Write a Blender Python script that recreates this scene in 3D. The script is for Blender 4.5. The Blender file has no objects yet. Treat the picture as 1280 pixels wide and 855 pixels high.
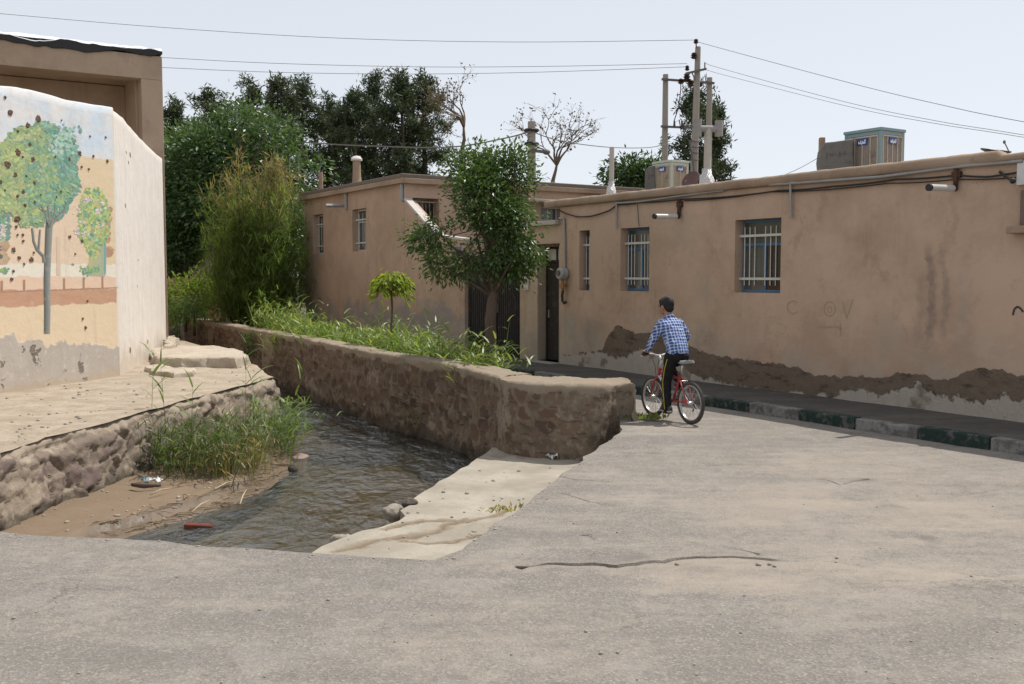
EXPOSURE, SKY_STR, SUN_STR = 0.2, .1, 4.0
import bpy, bmesh, math, random
import numpy as np
from mathutils import Vector, Matrix
from mathutils.geometry import delaunay_2d_cdt

R = random.Random(7)
rs = np.random.RandomState(11)
C = bpy.context.scene.collection
rad = math.radians

# ------------------------------------------------------------------ camera geometry
H = 1.85
LENS = 35.0
F = LENS / 36 * 1280
PIT = math.atan((427.5 - 345) / F)
cp, sp = math.cos(PIT), math.sin(PIT)

def ray(px, py):
    x = (px - 640) / F
    y = (427.5 - py) / F
    return Vector((x, cp + sp * y, -sp + cp * y))

def G(px, py, z=0.0):
    d = ray(px, py)
    t = (z - H) / d.z
    return Vector((d.x * t, d.y * t, z))

def P(px, py, Y):
    d = ray(px, py)
    t = Y / d.y
    return Vector((d.x * t, Y, H + d.z * t))

def on_plane(px, py, nx, ny, dd):
    d = ray(px, py)
    t = dd / (d.x * nx + d.y * ny)
    return Vector((d.x * t, d.y * t, H + d.z * t))

# ------------------------------------------------------------------ numpy noise
def _hash(i, j, k, seed):
    h = (i.astype(np.int64) * 374761393 + j.astype(np.int64) * 668265263 + k.astype(np.int64) * 2147483647 + seed * 1274126177) & 0xffffffff
    h = ((h ^ (h >> 13)) * 1274126177) & 0xffffffff
    h = ((h ^ (h >> 16)) * 2246822519) & 0xffffffff
    h = h ^ (h >> 15)
    return (h & 0xffffff) / float(0x1000000)

def vnoise(p, seed=0):
    p = np.asarray(p, float)
    i = np.floor(p).astype(np.int64)
    f = p - i
    u = f * f * (3 - 2 * f)
    out = 0
    for dx in (0, 1):
        for dy in (0, 1):
            for dz in (0, 1):
                w = (u[:, 0] if dx else 1 - u[:, 0]) * (u[:, 1] if dy else 1 - u[:, 1]) * (u[:, 2] if dz else 1 - u[:, 2])
                out = out + w * _hash(i[:, 0] + dx, i[:, 1] + dy, i[:, 2] + dz, seed)
    return out * 2 - 1

def fbm(p, scale=1.0, octv=4, seed=0):
    p = np.asarray(p, float)
    if p.shape[1] == 2:
        p = np.c_[p, np.zeros(len(p))]
    p = p / scale
    a, s, o = 1.0, 0, 0
    for k in range(octv):
        o = o + a * vnoise(p, seed + k)
        s += a
        a *= .5
        p = p * 2.03 + 7.1
    return o / s

def voro(p, scale=1.0, seed=0, aniso=(1, 1, 1)):
    p = np.asarray(p, float) / scale / np.array(aniso)
    base = np.floor(p).astype(np.int64)
    f1 = np.full(len(p), 9.0); f2 = np.full(len(p), 9.0); idr = np.zeros(len(p)); tilt = np.zeros(len(p))
    for dx in (-1, 0, 1):
        for dy in (-1, 0, 1):
            for dz in (-1, 0, 1):
                c = base + np.array([dx, dy, dz])
                q = np.stack([c[:, a] + .12 + .76 * _hash(c[:, 0], c[:, 1], c[:, 2], seed + a) for a in range(3)], 1)
                dv = p - q
                d = np.sqrt((dv ** 2).sum(1))
                r = _hash(c[:, 0], c[:, 1], c[:, 2], seed + 9)
                td = np.stack([_hash(c[:, 0], c[:, 1], c[:, 2], seed + 20 + a) - .5 for a in range(3)], 1)
                m = d < f1
                f2 = np.where(m, f1, np.minimum(f2, d))
                idr = np.where(m, r, idr)
                tilt = np.where(m, (dv * td).sum(1), tilt)
                f1 = np.where(m, d, f1)
    return f1, f2, idr, tilt

def sstep(a, b, x):
    t = np.clip((x - a) / (b - a), 0, 1)
    return t * t * (3 - 2 * t)

# ------------------------------------------------------------------ objects
FR = {}

def tag(o, label=None, cat=None, group=None, kind=None):
    if label: o['label'] = label
    if cat:
        o['category'] = cat; o['kind'] = kind or 'thing'
    if group: o['group'] = group
    if kind: o['kind'] = kind
    return o

def empty(name, M, label, cat, group=None):
    o = bpy.data.objects.new(name, None)
    o.empty_display_size = .2
    C.objects.link(o)
    if not isinstance(M, Matrix):
        M = Matrix.Translation(Vector(M))
    o.matrix_world = M
    FR[o.name] = M.copy()
    return tag(o, label, cat, group)

def mesh_obj(name, co, faces, mats, parent=None, local=False, M=None, fm=None, col=None, smooth=False):
    """co (N,3); faces list of tuples or (F,k) array"""
    co = np.asarray(co, np.float64).reshape(-1, 3)
    if parent is not None:
        M = FR[parent.name]
    elif M is None:
        M = Matrix.Identity(4)
    elif not isinstance(M, Matrix):
        M = Matrix.Translation(Vector(M))
    if not local and len(co):
        A = np.array(M.inverted())
        co = co @ A[:3, :3].T + A[:3, 3]
    me = bpy.data.meshes.new(name)
    if isinstance(faces, np.ndarray):
        nf, k = faces.shape
        loops = faces.ravel().astype(np.int32)
        starts = np.arange(nf, dtype=np.int32) * k
        tot = np.full(nf, k, np.int32)
    else:
        tot = np.array([len(f) for f in faces], np.int32)
        loops = np.array([i for f in faces for i in f], np.int32)
        starts = np.concatenate([[0], np.cumsum(tot)[:-1]]).astype(np.int32)
        nf = len(faces)
    me.vertices.add(len(co))
    me.vertices.foreach_set('co', co.astype(np.float32).ravel())
    me.loops.add(len(loops))
    me.loops.foreach_set('vertex_index', loops)
    me.polygons.add(nf)
    me.polygons.foreach_set('loop_start', starts)
    me.polygons.foreach_set('loop_total', tot)
    if fm is not None:
        me.polygons.foreach_set('material_index', np.asarray(fm, np.int32))
    me.polygons.foreach_set('use_smooth', np.full(nf, bool(smooth)))
    for m in (mats if isinstance(mats, (list, tuple)) else [mats]):
        me.materials.append(m)
    if col is not None:
        a = me.attributes.new('Col', 'FLOAT_COLOR', 'POINT')
        cc = np.asarray(col, np.float32)
        if cc.shape[1] == 3:
            cc = np.c_[cc, np.ones(len(cc), np.float32)]
        a.data.foreach_set('color', cc.astype(np.float32).ravel())
    me.update(calc_edges=True)
    me.validate()
    o = bpy.data.objects.new(name, me)
    C.objects.link(o)
    if parent is not None:
        o.parent = parent
        FR[o.name] = M.copy()
    else:
        o.matrix_world = M
        FR[o.name] = M.copy()
    return o

class MB:
    def __init__(s):
        s.v = []; s.f = []; s.m = []; s.c = []
    def add(s, vs, fs, mi=0, col=None):
        b = len(s.v)
        s.v += [tuple(v) for v in vs]
        s.f += [tuple(i + b for i in f) for f in fs]
        s.m += [mi] * len(fs)
        s.c += [col or (1, 1, 1, 1)] * len(vs)
    def box(s, c, size, rot=None, mi=0, col=None):
        hx, hy, hz = size[0] / 2, size[1] / 2, size[2] / 2
        vs = [Vector((x * hx, y * hy, z * hz)) for z in (-1, 1) for y in (-1, 1) for x in (-1, 1)]
        if rot is not None:
            vs = [rot @ v for v in vs]
        c = Vector(c)
        s.add([v + c for v in vs], [(0, 2, 3, 1), (4, 5, 7, 6), (0, 1, 5, 4), (2, 6, 7, 3), (0, 4, 6, 2), (1, 3, 7, 5)], mi, col)
    def bx(s, x0, x1, y0, y1, z0, z1, mi=0, col=None):
        s.box(((x0 + x1) / 2, (y0 + y1) / 2, (z0 + z1) / 2), (abs(x1 - x0), abs(y1 - y0), abs(z1 - z0)), None, mi, col)
    def tube(s, pts, rr, n=8, cap=True, mi=0, col=None, closed=False):
        pts = [Vector(p) for p in pts]
        k = len(pts)
        if not isinstance(rr, (list, tuple)):
            rr = [rr] * k
        b = len(s.v)
        up = None
        vs = []
        for i, p in enumerate(pts):
            if closed:
                t = pts[(i + 1) % k] - pts[i - 1]
            else:
                t = pts[min(i + 1, k - 1)] - pts[max(i - 1, 0)]
            if t.length < 1e-9: t = Vector((0, 0, 1))
            t.normalize()
            if up is None:
                up = t.orthogonal().normalized()
            up = up - t * up.dot(t)
            if up.length < 1e-6: up = t.orthogonal()
            up.normalize()
            w = t.cross(up)
            for j in range(n):
                a = 2 * math.pi * j / n
                vs.append(p + (up * math.cos(a) + w * math.sin(a)) * rr[i])
        fs = []
        for i in range(k if closed else k - 1):
            i2 = (i + 1) % k
            for j in range(n):
                j2 = (j + 1) % n
                fs.append((i * n + j, i * n + j2, i2 * n + j2, i2 * n + j))
        if cap and not closed:
            fs.append(tuple(range(n))[::-1]); fs.append(tuple((k - 1) * n + j for j in range(n)))
        s.add(vs, fs, mi, col)
    def ell(s, c, r, rot=None, nu=14, nv=9, mi=0, col=None):
        vs = []; fs = []
        c = Vector(c)
        for i in range(nv + 1):
            th = math.pi * i / nv
            for j in range(nu):
                ph = 2 * math.pi * j / nu
                v = Vector((r[0] * math.sin(th) * math.cos(ph), r[1] * math.sin(th) * math.sin(ph), r[2] * math.cos(th)))
                if rot is not None: v = rot @ v
                vs.append(v + c)
        for i in range(nv):
            for j in range(nu):
                j2 = (j + 1) % nu
                fs.append((i * nu + j, (i + 1) * nu + j, (i + 1) * nu + j2, i * nu + j2))
        s.add(vs, fs, mi, col)
    def lathe(s, prof, c=(0, 0, 0), n=24, rot=None, mi=0, col=None):
        c = Vector(c); vs = []; fs = []
        for (r, z) in prof:
            for j in range(n):
                a = 2 * math.pi * j / n
                v = Vector((r * math.cos(a), r * math.sin(a), z))
                if rot is not None: v = rot @ v
                vs.append(v + c)
        for i in range(len(prof) - 1):
            for j in range(n):
                j2 = (j + 1) % n
                fs.append((i * n + j, i * n + j2, (i + 1) * n + j2, (i + 1) * n + j))
        s.add(vs, fs, mi, col)
    def prism(s, poly, a, b, mi=0, col=None):
        """poly: list of 3D points (planar), extruded by vector b-a"""
        n = len(poly); d = Vector(b) - Vector(a)
        vs = [Vector(p) for p in poly] + [Vector(p) + d for p in poly]
        fs = [tuple(range(n))[::-1], tuple(range(n, 2 * n))]
        for i in range(n):
            j = (i + 1) % n
            fs.append((i, j, j + n, i + n))
        s.add(vs, fs, mi, col)
    def build(s, name, mats, parent=None, local=False, M=None, smooth=False, bevel=0, col=False, auto=None):
        o = mesh_obj(name, s.v, s.f, mats, parent, local, M, s.m, s.c if col else None, smooth)
        bm = bmesh.new(); bm.from_mesh(o.data)
        bmesh.ops.recalc_face_normals(bm, faces=bm.faces)
        bm.to_mesh(o.data); bm.free()
        if bevel:
            md = o.modifiers.new('bevel', 'BEVEL'); md.width = bevel; md.segments = 2; md.limit_method = 'ANGLE'; md.angle_limit = rad(40)
        if auto:
            o.data.set_sharp_from_angle(angle=rad(auto))
        return o

def copy_tree(o, parent=None):
    c = o.copy(); C.objects.link(c)
    if parent is not None: c.parent = parent
    for ch in list(o.children):
        copy_tree(ch, c)
    return c

# ------------------------------------------------------------------ CDT sheets
def pip(P2, poly):
    x, y = P2[:, 0], P2[:, 1]
    ins = np.zeros(len(P2), bool)
    n = len(poly)
    for i in range(n):
        x1, y1 = poly[i]; x2, y2 = poly[(i + 1) % n]
        if y1 == y2: continue
        c = ((y1 > y) != (y2 > y)) & (x < (x2 - x1) * (y - y1) / (y2 - y1) + x1)
        ins ^= c
    return ins

def seg_dist(P2, pl, closed=False):
    d = np.full(len(P2), 1e9)
    n = len(pl)
    for i in range(n if closed else n - 1):
        a = np.array(pl[i]); b = np.array(pl[(i + 1) % n])
        ab = b - a
        t = np.clip(((P2 - a) @ ab) / max(ab @ ab, 1e-12), 0, 1)
        d = np.minimum(d, np.linalg.norm(P2 - (a + t[:, None] * ab), axis=1))
    return d

def densify(pl, step, closed=True, k=.02):
    out = []
    n = len(pl)
    for i in range(n if closed else n - 1):
        a = np.array(pl[i], float); b = np.array(pl[(i + 1) % n], float)
        L = np.linalg.norm(b - a)
        st = max(step, k * min(np.linalg.norm(a), np.linalg.norm(b)))
        m = max(1, int(L / st)) if L < 60 else max(1, int(L / 20))
        for j in range(m):
            out.append(tuple(a + (b - a) * j / m))
    if not closed: out.append(tuple(pl[-1]))
    return out

def sheet(name, poly, zf, mat, kfac=.012, smin=.05, rmax=45, rmin=2.5, extra=None, kind='structure', jag=0, skirt=0, colf=None, step=.15, smooth=True, lines=None):
    poly = [tuple(p[:2]) for p in poly]
    bp = densify(poly, step)
    if jag:
        b = np.array(bp)
        nn = np.stack([fbm(b, .35, 3, 5), fbm(b, .35, 3, 25)], 1) * jag
        bp = [tuple(v) for v in b + nn]
    pts = []
    r = rmin
    while r < rmax:
        s = max(smin, r * kfac)
        x0 = math.pi * r
        n = int(2 * x0 / s)
        a = (np.arange(n) + rs.rand()) * 2 * math.pi / n
        rr = r + (rs.rand(n) - .5) * s * .7
        pts.append(np.stack([np.cos(a) * rr, np.sin(a) * rr], 1))
        r += s
    if pts:
        pts = np.concatenate(pts)
        pts = pts[pts[:, 1] > -1.5]
        bb = np.array(bp)
        pts = pts[(pts[:, 0] > bb[:, 0].min()) & (pts[:, 0] < bb[:, 0].max()) & (pts[:, 1] > bb[:, 1].min()) & (pts[:, 1] < bb[:, 1].max())]
        ang = np.abs(pts[:, 0]) < np.abs(pts[:, 1]) * .75 + 1.5
        pts = pts[ang]
        pts = pts[pip(pts, bp)]
        nd = np.linalg.norm(pts, axis=1)
        keep = np.ones(len(pts), bool)
        dd = seg_dist(pts, bp, True)
        keep &= dd > np.maximum(smin, nd * kfac) * .4
        if lines:
            for l in lines:
                keep &= seg_dist(pts, l) > .008
        pts = pts[keep]
    else:
        pts = np.zeros((0, 2))
    nb = len(bp)
    allp = [Vector(p) for p in bp] + [Vector(p) for p in pts]
    edges = [(i, (i + 1) % nb) for i in range(nb)]
    if lines:
        for l in lines:
            b0 = len(allp)
            allp += [Vector(p) for p in l]
            edges += [(b0 + i, b0 + i + 1) for i in range(len(l) - 1)]
    vo, eo, fo, ov, oe, of = delaunay_2d_cdt(allp, edges, [list(range(nb))], 1, 1e-5)
    xy = np.array([(v.x, v.y) for v in vo])
    z = zf(xy)
    co = np.c_[xy, z]
    faces = [tuple(f) for f in fo]
    # orient up
    ff = []
    for f in faces:
        a, b, c = co[f[0]], co[f[1]], co[f[2]]
        nz = (b[0] - a[0]) * (c[1] - a[1]) - (b[1] - a[1]) * (c[0] - a[0])
        ff.append(f if nz > 0 else f[::-1])
    faces = ff
    if skirt:
        from collections import Counter
        ec = Counter()
        for f in faces:
            for i in range(len(f)):
                ec[(f[i], f[(i + 1) % len(f)])] += 1
        bnd = [e for e in ec if (e[1], e[0]) not in ec]
        low = {}
        ex = []
        for a, b in bnd:
            for q in (a, b):
                if q not in low:
                    low[q] = len(co) + len(ex)
                    ex.append((co[q][0], co[q][1], co[q][2] - skirt))
            faces.append((a, low[a], low[b], b))
        co = np.r_[co, np.array(ex)]
    col = colf(co) if colf else None
    o = mesh_obj(name, co, faces, mat, col=col, smooth=smooth)
    if skirt: o.data.set_sharp_from_angle(angle=rad(50))
    if kind: o['kind'] = kind
    return o

# ------------------------------------------------------------------ material helper
class N:
    def __init__(s, name):
        s.m = bpy.data.materials.new(name); s.m.use_nodes = True
        s.t = s.m.node_tree; s.t.nodes.clear()
        s.out = s.t.nodes.new('ShaderNodeOutputMaterial')
    def new(s, ty, **k):
        n = s.t.nodes.new(ty)
        for a, b in k.items(): setattr(n, a, b)
        return n
    def put(s, inp, v):
        if isinstance(v, bpy.types.NodeSocket): s.t.links.new(v, inp)
        elif v is not None:
            if inp.type == 'RGBA' and not hasattr(v, '__len__'): v = (v, v, v, 1)
            if inp.type == 'RGBA' and len(v) == 3: v = (*v, 1)
            inp.default_value = v
    def obj(s): return s.new('ShaderNodeTexCoord').outputs['Object']
    def mapv(s, vec, scale=(1, 1, 1), loc=(0, 0, 0), rot=(0, 0, 0)):
        n = s.new('ShaderNodeMapping'); s.put(n.inputs[0], vec)
        n.inputs['Scale'].default_value = scale; n.inputs['Location'].default_value = loc; n.inputs['Rotation'].default_value = rot
        return n.outputs[0]
    def noise(s, vec=None, scale=5, detail=4, rough=.55, dist=0, color=False):
        n = s.new('ShaderNodeTexNoise'); s.put(n.inputs['Vector'], vec if vec is not None else s.obj())
        n.inputs['Scale'].default_value = scale; n.inputs['Detail'].default_value = detail; n.inputs['Roughness'].default_value = rough; n.inputs['Distortion'].default_value = dist
        return n.outputs['Color' if color else 0]
    def voro(s, vec=None, scale=5, feature='F1', out='Distance', rnd=1):
        n = s.new('ShaderNodeTexVoronoi', feature=feature); s.put(n.inputs['Vector'], vec if vec is not None else s.obj())
        n.inputs['Scale'].default_value = scale; n.inputs['Randomness'].default_value = rnd
        return n.outputs[out]
    def ramp(s, fac, stops, interp='LINEAR'):
        n = s.new('ShaderNodeValToRGB'); s.put(n.inputs[0], fac)
        n.color_ramp.interpolation = interp
        e = n.color_ramp.elements
        while len(e) > 1: e.remove(e[-1])
        for i, (p, c) in enumerate(stops):
            if not hasattr(c, '__len__'): c = (c, c, c)
            if len(c) == 3: c = (*c, 1)
            if i == 0: e[0].position = p; e[0].color = c
            else:
                q = e.new(p); q.color = c
        return n.outputs[0]
    def mix(s, fac, a, b, mode='MIX'):
        n = s.new('ShaderNodeMix', data_type='RGBA', blend_type=mode)
        s.put(n.inputs[0], fac); s.put(n.inputs[6], a); s.put(n.inputs[7], b)
        return n.outputs[2]
    def math(s, op, a, b=None, c=None, clamp=False):
        n = s.new('ShaderNodeMath', operation=op, use_clamp=clamp)
        s.put(n.inputs[0], a)
        if b is not None: s.put(n.inputs[1], b)
        if c is not None: s.put(n.inputs[2], c)
        return n.outputs[0]
    def sm(s, v, a, b):
        n = s.new('ShaderNodeMapRange', interpolation_type='SMOOTHSTEP')
        s.put(n.inputs[0], v); n.inputs[1].default_value = a; n.inputs[2].default_value = b
        return n.outputs[0]
    def rng(s, v, a, b, c, d):
        n = s.new('ShaderNodeMapRange'); s.put(n.inputs[0], v)
        n.inputs[1].default_value = a; n.inputs[2].default_value = b; n.inputs[3].default_value = c; n.inputs[4].default_value = d
        return n.outputs[0]
    def sep(s, v):
        n = s.new('ShaderNodeSeparateXYZ'); s.put(n.inputs[0], v); return n.outputs
    def comb(s, x, y, z):
        n = s.new('ShaderNodeCombineXYZ'); s.put(n.inputs[0], x); s.put(n.inputs[1], y); s.put(n.inputs[2], z); return n.outputs[0]
    def attr(s, name='Col'):
        n = s.new('ShaderNodeAttribute', attribute_name=name); return n.outputs
    def bump(s, h, strength=.5, dist=.02, nrm=None):
        n = s.new('ShaderNodeBump'); n.inputs['Strength'].default_value = strength; n.inputs['Distance'].default_value = dist
        s.put(n.inputs['Height'], h)
        if nrm is not None: s.put(n.inputs['Normal'], nrm)
        return n.outputs[0]
    def pbr(s, col, rough=.8, nrm=None, metal=0, spec=.3, **kw):
        n = s.new('ShaderNodeBsdfPrincipled')
        s.put(n.inputs['Base Color'], col); s.put(n.inputs['Roughness'], rough); s.put(n.inputs['Metallic'], metal)
        s.put(n.inputs['Specular IOR Level'], spec)
        if nrm is not None: s.put(n.inputs['Normal'], nrm)
        for k, v in kw.items(): s.put(n.inputs[k.replace('_', ' ')], v)
        s.t.links.new(n.outputs[0], s.out.inputs[0])
        return n
    def shader(s, sock): s.t.links.new(sock, s.out.inputs[0]); return s.m

def simple(name, col, rough=.6, metal=0, spec=.4, var=.15, scale=12, bump=.1, dist=.004):
    n = N(name)
    f = n.noise(scale=scale, detail=5)
    c = n.mix(f, tuple(x * (1 - var) for x in col), tuple(min(1, x * (1 + var)) for x in col))
    n.pbr(c, rough, n.bump(n.noise(scale=scale * 4, detail=3), bump, dist) if bump else None, metal, spec)
    return n.m
# ------------------------------------------------------------------ camera, world, sun
cam = bpy.data.cameras.new('camera'); camo = bpy.data.objects.new('camera', cam); C.objects.link(camo)
cam.lens = LENS; cam.sensor_width = 36; cam.clip_end = 2000; cam.clip_start = .05
camo.location = (0, 0, H); camo.rotation_euler = (math.pi / 2 - PIT, 0, 0)
bpy.context.scene.camera = camo
scn = bpy.context.scene
scn.view_settings.view_transform = 'Standard'; scn.view_settings.look = 'None'
scn.view_settings.gamma = 1; scn.view_settings.use_curve_mapping = False
scn.view_settings.exposure = EXPOSURE

NX, NY = .8414, .5404          # normal of the street facade, pointing into the houses
UX, UY = .5404, -.8414         # along the facade towards the viewer
DW = 11.44                     # facade plane
DK = 9.97                      # kerb front plane
ELEV = 62.0
w = bpy.data.worlds.new('World'); scn.world = w; w.use_nodes = True
nt = w.node_tree; nt.nodes.clear()
wo = nt.nodes.new('ShaderNodeOutputWorld'); bg = nt.nodes.new('ShaderNodeBackground')
sky = nt.nodes.new('ShaderNodeTexSky'); sky.sky_type = 'NISHITA'; sky.sun_disc = False
sky.sun_elevation = rad(ELEV); sky.sun_rotation = math.atan2(NX, NY)
sky.altitude = 1500; sky.air_density = 1.0; sky.dust_density = 2.0; sky.ozone_density = 1.0
hs = nt.nodes.new('ShaderNodeHueSaturation'); hs.inputs['Saturation'].default_value = .55
nt.links.new(sky.outputs[0], hs.inputs['Color'])
mx = nt.nodes.new('ShaderNodeMix'); mx.data_type = 'RGBA'; mx.inputs[0].default_value = .62
nt.links.new(hs.outputs[0], mx.inputs[6]); mx.inputs[7].default_value = (8.25, 8.5, 8.95, 1)
nt.links.new(mx.outputs[2], bg.inputs[0]); nt.links.new(bg.outputs[0], wo.inputs[0])
bg.inputs[1].default_value = SKY_STR
sl = bpy.data.lights.new('sun', 'SUN'); so = bpy.data.objects.new('sun', sl); C.objects.link(so)
sl.energy = SUN_STR; sl.angle = rad(.55); sl.color = (1.0, .95, .88)
sd = Vector((NX * math.cos(rad(ELEV)), NY * math.cos(rad(ELEV)), math.sin(rad(ELEV))))
so.rotation_euler = sd.to_track_quat('Z', 'Y').to_euler()
so.location = (20, 20, 40)

# ------------------------------------------------------------------ setting materials
def m_asphalt(name, base=(.205, .190, .172), dust=(.33, .285, .235), dustamt=1.0, fine=1.0):
    n = N(name); v = n.obj(); a = n.sep(n.attr()[0])
    big = n.noise(v, .35, 6, .6); mid = n.noise(v, 2.3, 6, .65); fine_ = n.noise(v, 26, 4, .7)
    sv = n.mapv(v, (.6, 2.6, 1), rot=(0, 0, .25)); streak = n.noise(sv, 1.1, 7, .68)
    vo = n.voro(v, 85 * fine, out='Color'); vs = n.sep(vo)
    ag = n.ramp(vs[0], [(0, (.55, .55, .55)), (.55, (.95, .94, .92)), (.85, (1.25, 1.2, 1.15)), (1, (1.9, 1.85, 1.75))])
    c0 = n.mix(mid, tuple(x * .82 for x in base), tuple(x * 1.15 for x in base))
    c0 = n.mix(.5, c0, ag, 'MULTIPLY')
    hf = n.noise(v, 70, 5, .8); mf = n.noise(v, 7, 8, .78)
    d = n.math('ADD', n.math('MULTIPLY', streak, .48), n.math('MULTIPLY', big, .35))
    d = n.math('ADD', d, n.math('MULTIPLY', mf, .70)); d = n.math('ADD', d, n.math('MULTIPLY', hf, .35))
    d = n.math('ADD', d, n.math('MULTIPLY', a[0], .26))
    d = n.math('MULTIPLY', n.sm(d, .88, 1.24), .75 * dustamt, clamp=True)
    worn = n.sm(n.noise(n.mapv(v, loc=(3, 8, 0)), 1.6, 8, .72), .52, .60)
    c0 = n.mix(n.math('MULTIPLY', worn, .30), c0, tuple(x * 1.5 for x in base))
    dc = n.mix(n.noise(v, 5, 5), tuple(x * .85 for x in dust), tuple(x * 1.1 for x in dust))
    c = n.mix(d, c0, dc)
    stain = n.sm(n.noise(v, .9, 8, .72), .55, .68)
    c = n.mix(n.math('MULTIPLY', stain, .38), c, (.11, .10, .09))
    c = n.mix(n.math('MULTIPLY', a[1], .75), c, (.09, .07, .05))
    wv_ = n.new('ShaderNodeVectorMath', operation='ADD'); n.put(wv_.inputs[0], v); n.put(wv_.inputs[1], n.mapv(n.noise(v, 2.2, 7, .72, color=True), (.6, .6, .6)))
    crk = n.math('SUBTRACT', 1, n.sm(n.voro(wv_.outputs[0], .62, 'DISTANCE_TO_EDGE'), .0, .007))
    crk = n.math('MULTIPLY', crk, n.sm(n.noise(v, .55, 4, .6), .50, .58))
    c = n.mix(n.math('MULTIPLY', crk, .55), c, (.075, .065, .055))
    oil = n.math('SUBTRACT', 1, n.sm(n.math('ADD', n.voro(v, .9), n.rng(n.noise(v, 9, 6, .7), .3, .7, -.04, .04)), .02, .13))
    c = n.mix(n.math('MULTIPLY', oil, .32), c, (.085, .078, .07))
    lane_ = n.noise(n.mapv(v, (.5, 2.2, 1), rot=(0, 0, -.55)), .9, 9, .7)
    c = n.mix(n.math('MULTIPLY', n.sm(lane_, .50, .66), .28), c, tuple(min(1, x * 1.15) for x in dust))
    c = n.mix(n.math('MULTIPLY', n.sm(lane_, .48, .34), .25), c, tuple(x * .78 for x in base))
    h = n.math('ADD', n.math('MULTIPLY', n.voro(v, 85 * fine), .6), n.math('MULTIPLY', n.noise(v, 120, 4, .8), .8))
    nb = n.bump(h, .7, .007); nb = n.bump(n.noise(v, 9, 6, .7), .45, .02, nb)
    n.pbr(c, .9, nb, spec=.2)
    return n.m

def m_rubble(name, stones, mortar, cem, rough=.92):
    n = N(name); v = n.obj(); a = n.sep(n.attr()[0])
    st = n.ramp(a[0], stones)
    st = n.mix(n.noise(v, 9, 6, .65), n.mix(.6, st, (.5, .5, .5), 'MULTIPLY'), n.mix(.35, st, (1.4, 1.35, 1.3), 'MULTIPLY'))
    mo = n.mix(n.noise(v, 14, 5, .7), tuple(x * .7 for x in mortar), tuple(x * 1.2 for x in mortar))
    e = n.math('ADD', a[1], n.rng(n.noise(v, 22, 5, .7), .2, .8, -.12, .12))
    c = n.mix(n.sm(e, .07, .16), mo, st)
    ce = n.mix(n.noise(v, 6, 7, .7), tuple(x * .78 for x in cem), tuple(min(1, x * 1.15) for x in cem))
    ck = n.math('ADD', a[2], n.rng(n.noise(v, 11, 5, .7), .25, .75, -.35, .35))
    c = n.mix(n.sm(ck, .38, .62), c, ce)
    wl_ = n.math('ADD', n.sep(v)[2], n.rng(n.noise(v, 3, 6, .7), .25, .75, -.16, .16))
    c = n.mix(n.math('MULTIPLY', n.math('SUBTRACT', 1, n.sm(wl_, -.74, -.60)), .7), c, (.05, .045, .032))
    dirt = n.sm(n.noise(v, 1.7, 6, .65), .5, .75)
    c = n.mix(n.math('MULTIPLY', dirt, .45), c, (.12, .095, .07))
    nb = n.bump(n.noise(v, 45, 6, .75), .6, .012); nb = n.bump(n.noise(v, 9, 5, .7), .6, .03, nb)
    n.pbr(c, rough, nb, spec=.2)
    return n.m

def m_earth(name, c1, c2, c3=None, scale=1.0, rough=.95, bump=.6):
    n = N(name); v = n.obj()
    f = n.noise(v, 1.3 * scale, 8, .68); g = n.noise(v, 17 * scale, 6, .7)
    c = n.mix(n.sm(f, .35, .65), c1, c2)
    c = n.mix(n.math('MULTIPLY', n.sm(g, .52, .7), .55), c, c3 or tuple(x * .6 for x in c1))
    sv = n.mapv(v, (1, 3, 1), rot=(0, 0, .9)); c = n.mix(n.math('MULTIPLY', n.sm(n.noise(sv, 3 * scale, 6, .7), .55, .7), .4), c, tuple(x * .75 for x in c2))
    nb = n.bump(n.noise(v, 60 * scale, 5, .7), bump, .006); nb = n.bump(n.noise(v, 7 * scale, 6, .7), bump, .03, nb)
    n.pbr(c, rough, nb, spec=.15)
    return n.m

M_ASPH = m_asphalt('asphalt')
M_PAVE = m_asphalt('pavement_asphalt', (.085, .08, .075), (.17, .15, .125), .5)
M_BANK = m_earth('bank_earth', (.32, .265, .20), (.43, .365, .29), (.22, .175, .13), 1.6, .95, 1.0)
M_SOIL = m_earth('soil', (.14, .105, .07), (.2, .155, .105))
M_BED = m_earth('stream_bed_mud', (.16, .125, .07), (.25, .19, .105), (.06, .065, .03), 1.5)
M_WALLR = m_rubble('rubble_wall', [(0, (.125, .078, .055)), (.3, (.19, .135, .095)), (.55, (.10, .065, .052)), (.8, (.20, .152, .112)), (1, (.12, .09, .068))], (.20, .158, .115), (.27, .22, .165))
M_BANKR = m_rubble('rubble_bank', [(0, (.20, .155, .13)), (.3, (.28, .235, .19)), (.55, (.165, .12, .115)), (.8, (.25, .205, .165)), (1, (.19, .14, .115))], (.26, .21, .16), (.34, .28, .215))

# ------------------------------------------------------------------ canal edges (world, from the ground plane)
WT = .47                        # height of the parapet top above the road
front = [(792, 480.5), (779, 478), (746, 481), (694, 480), (648, 477.5), (627, 474.5), (617, 469), (591, 462.5), (566, 456), (540, 451), (500, 445), (460, 438.5), (380, 422.5), (340, 415.5), (295, 408), (228, 396), (211, 391.6)]
back = [(784, 472.5), (771.5, 471.5), (740, 470.5), (694, 468.5), (660, 467), (640, 465), (625, 461.5), (601, 454.8), (575, 449), (549, 443.5), (508, 438), (467, 432), (385, 416.8), (345, 410.5), (300, 403), (232, 391.5), (215, 387.2)]
WF = [G(a, b, WT) for a, b in front]
WB = [G(a, b, WT) for a, b in back]
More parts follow.
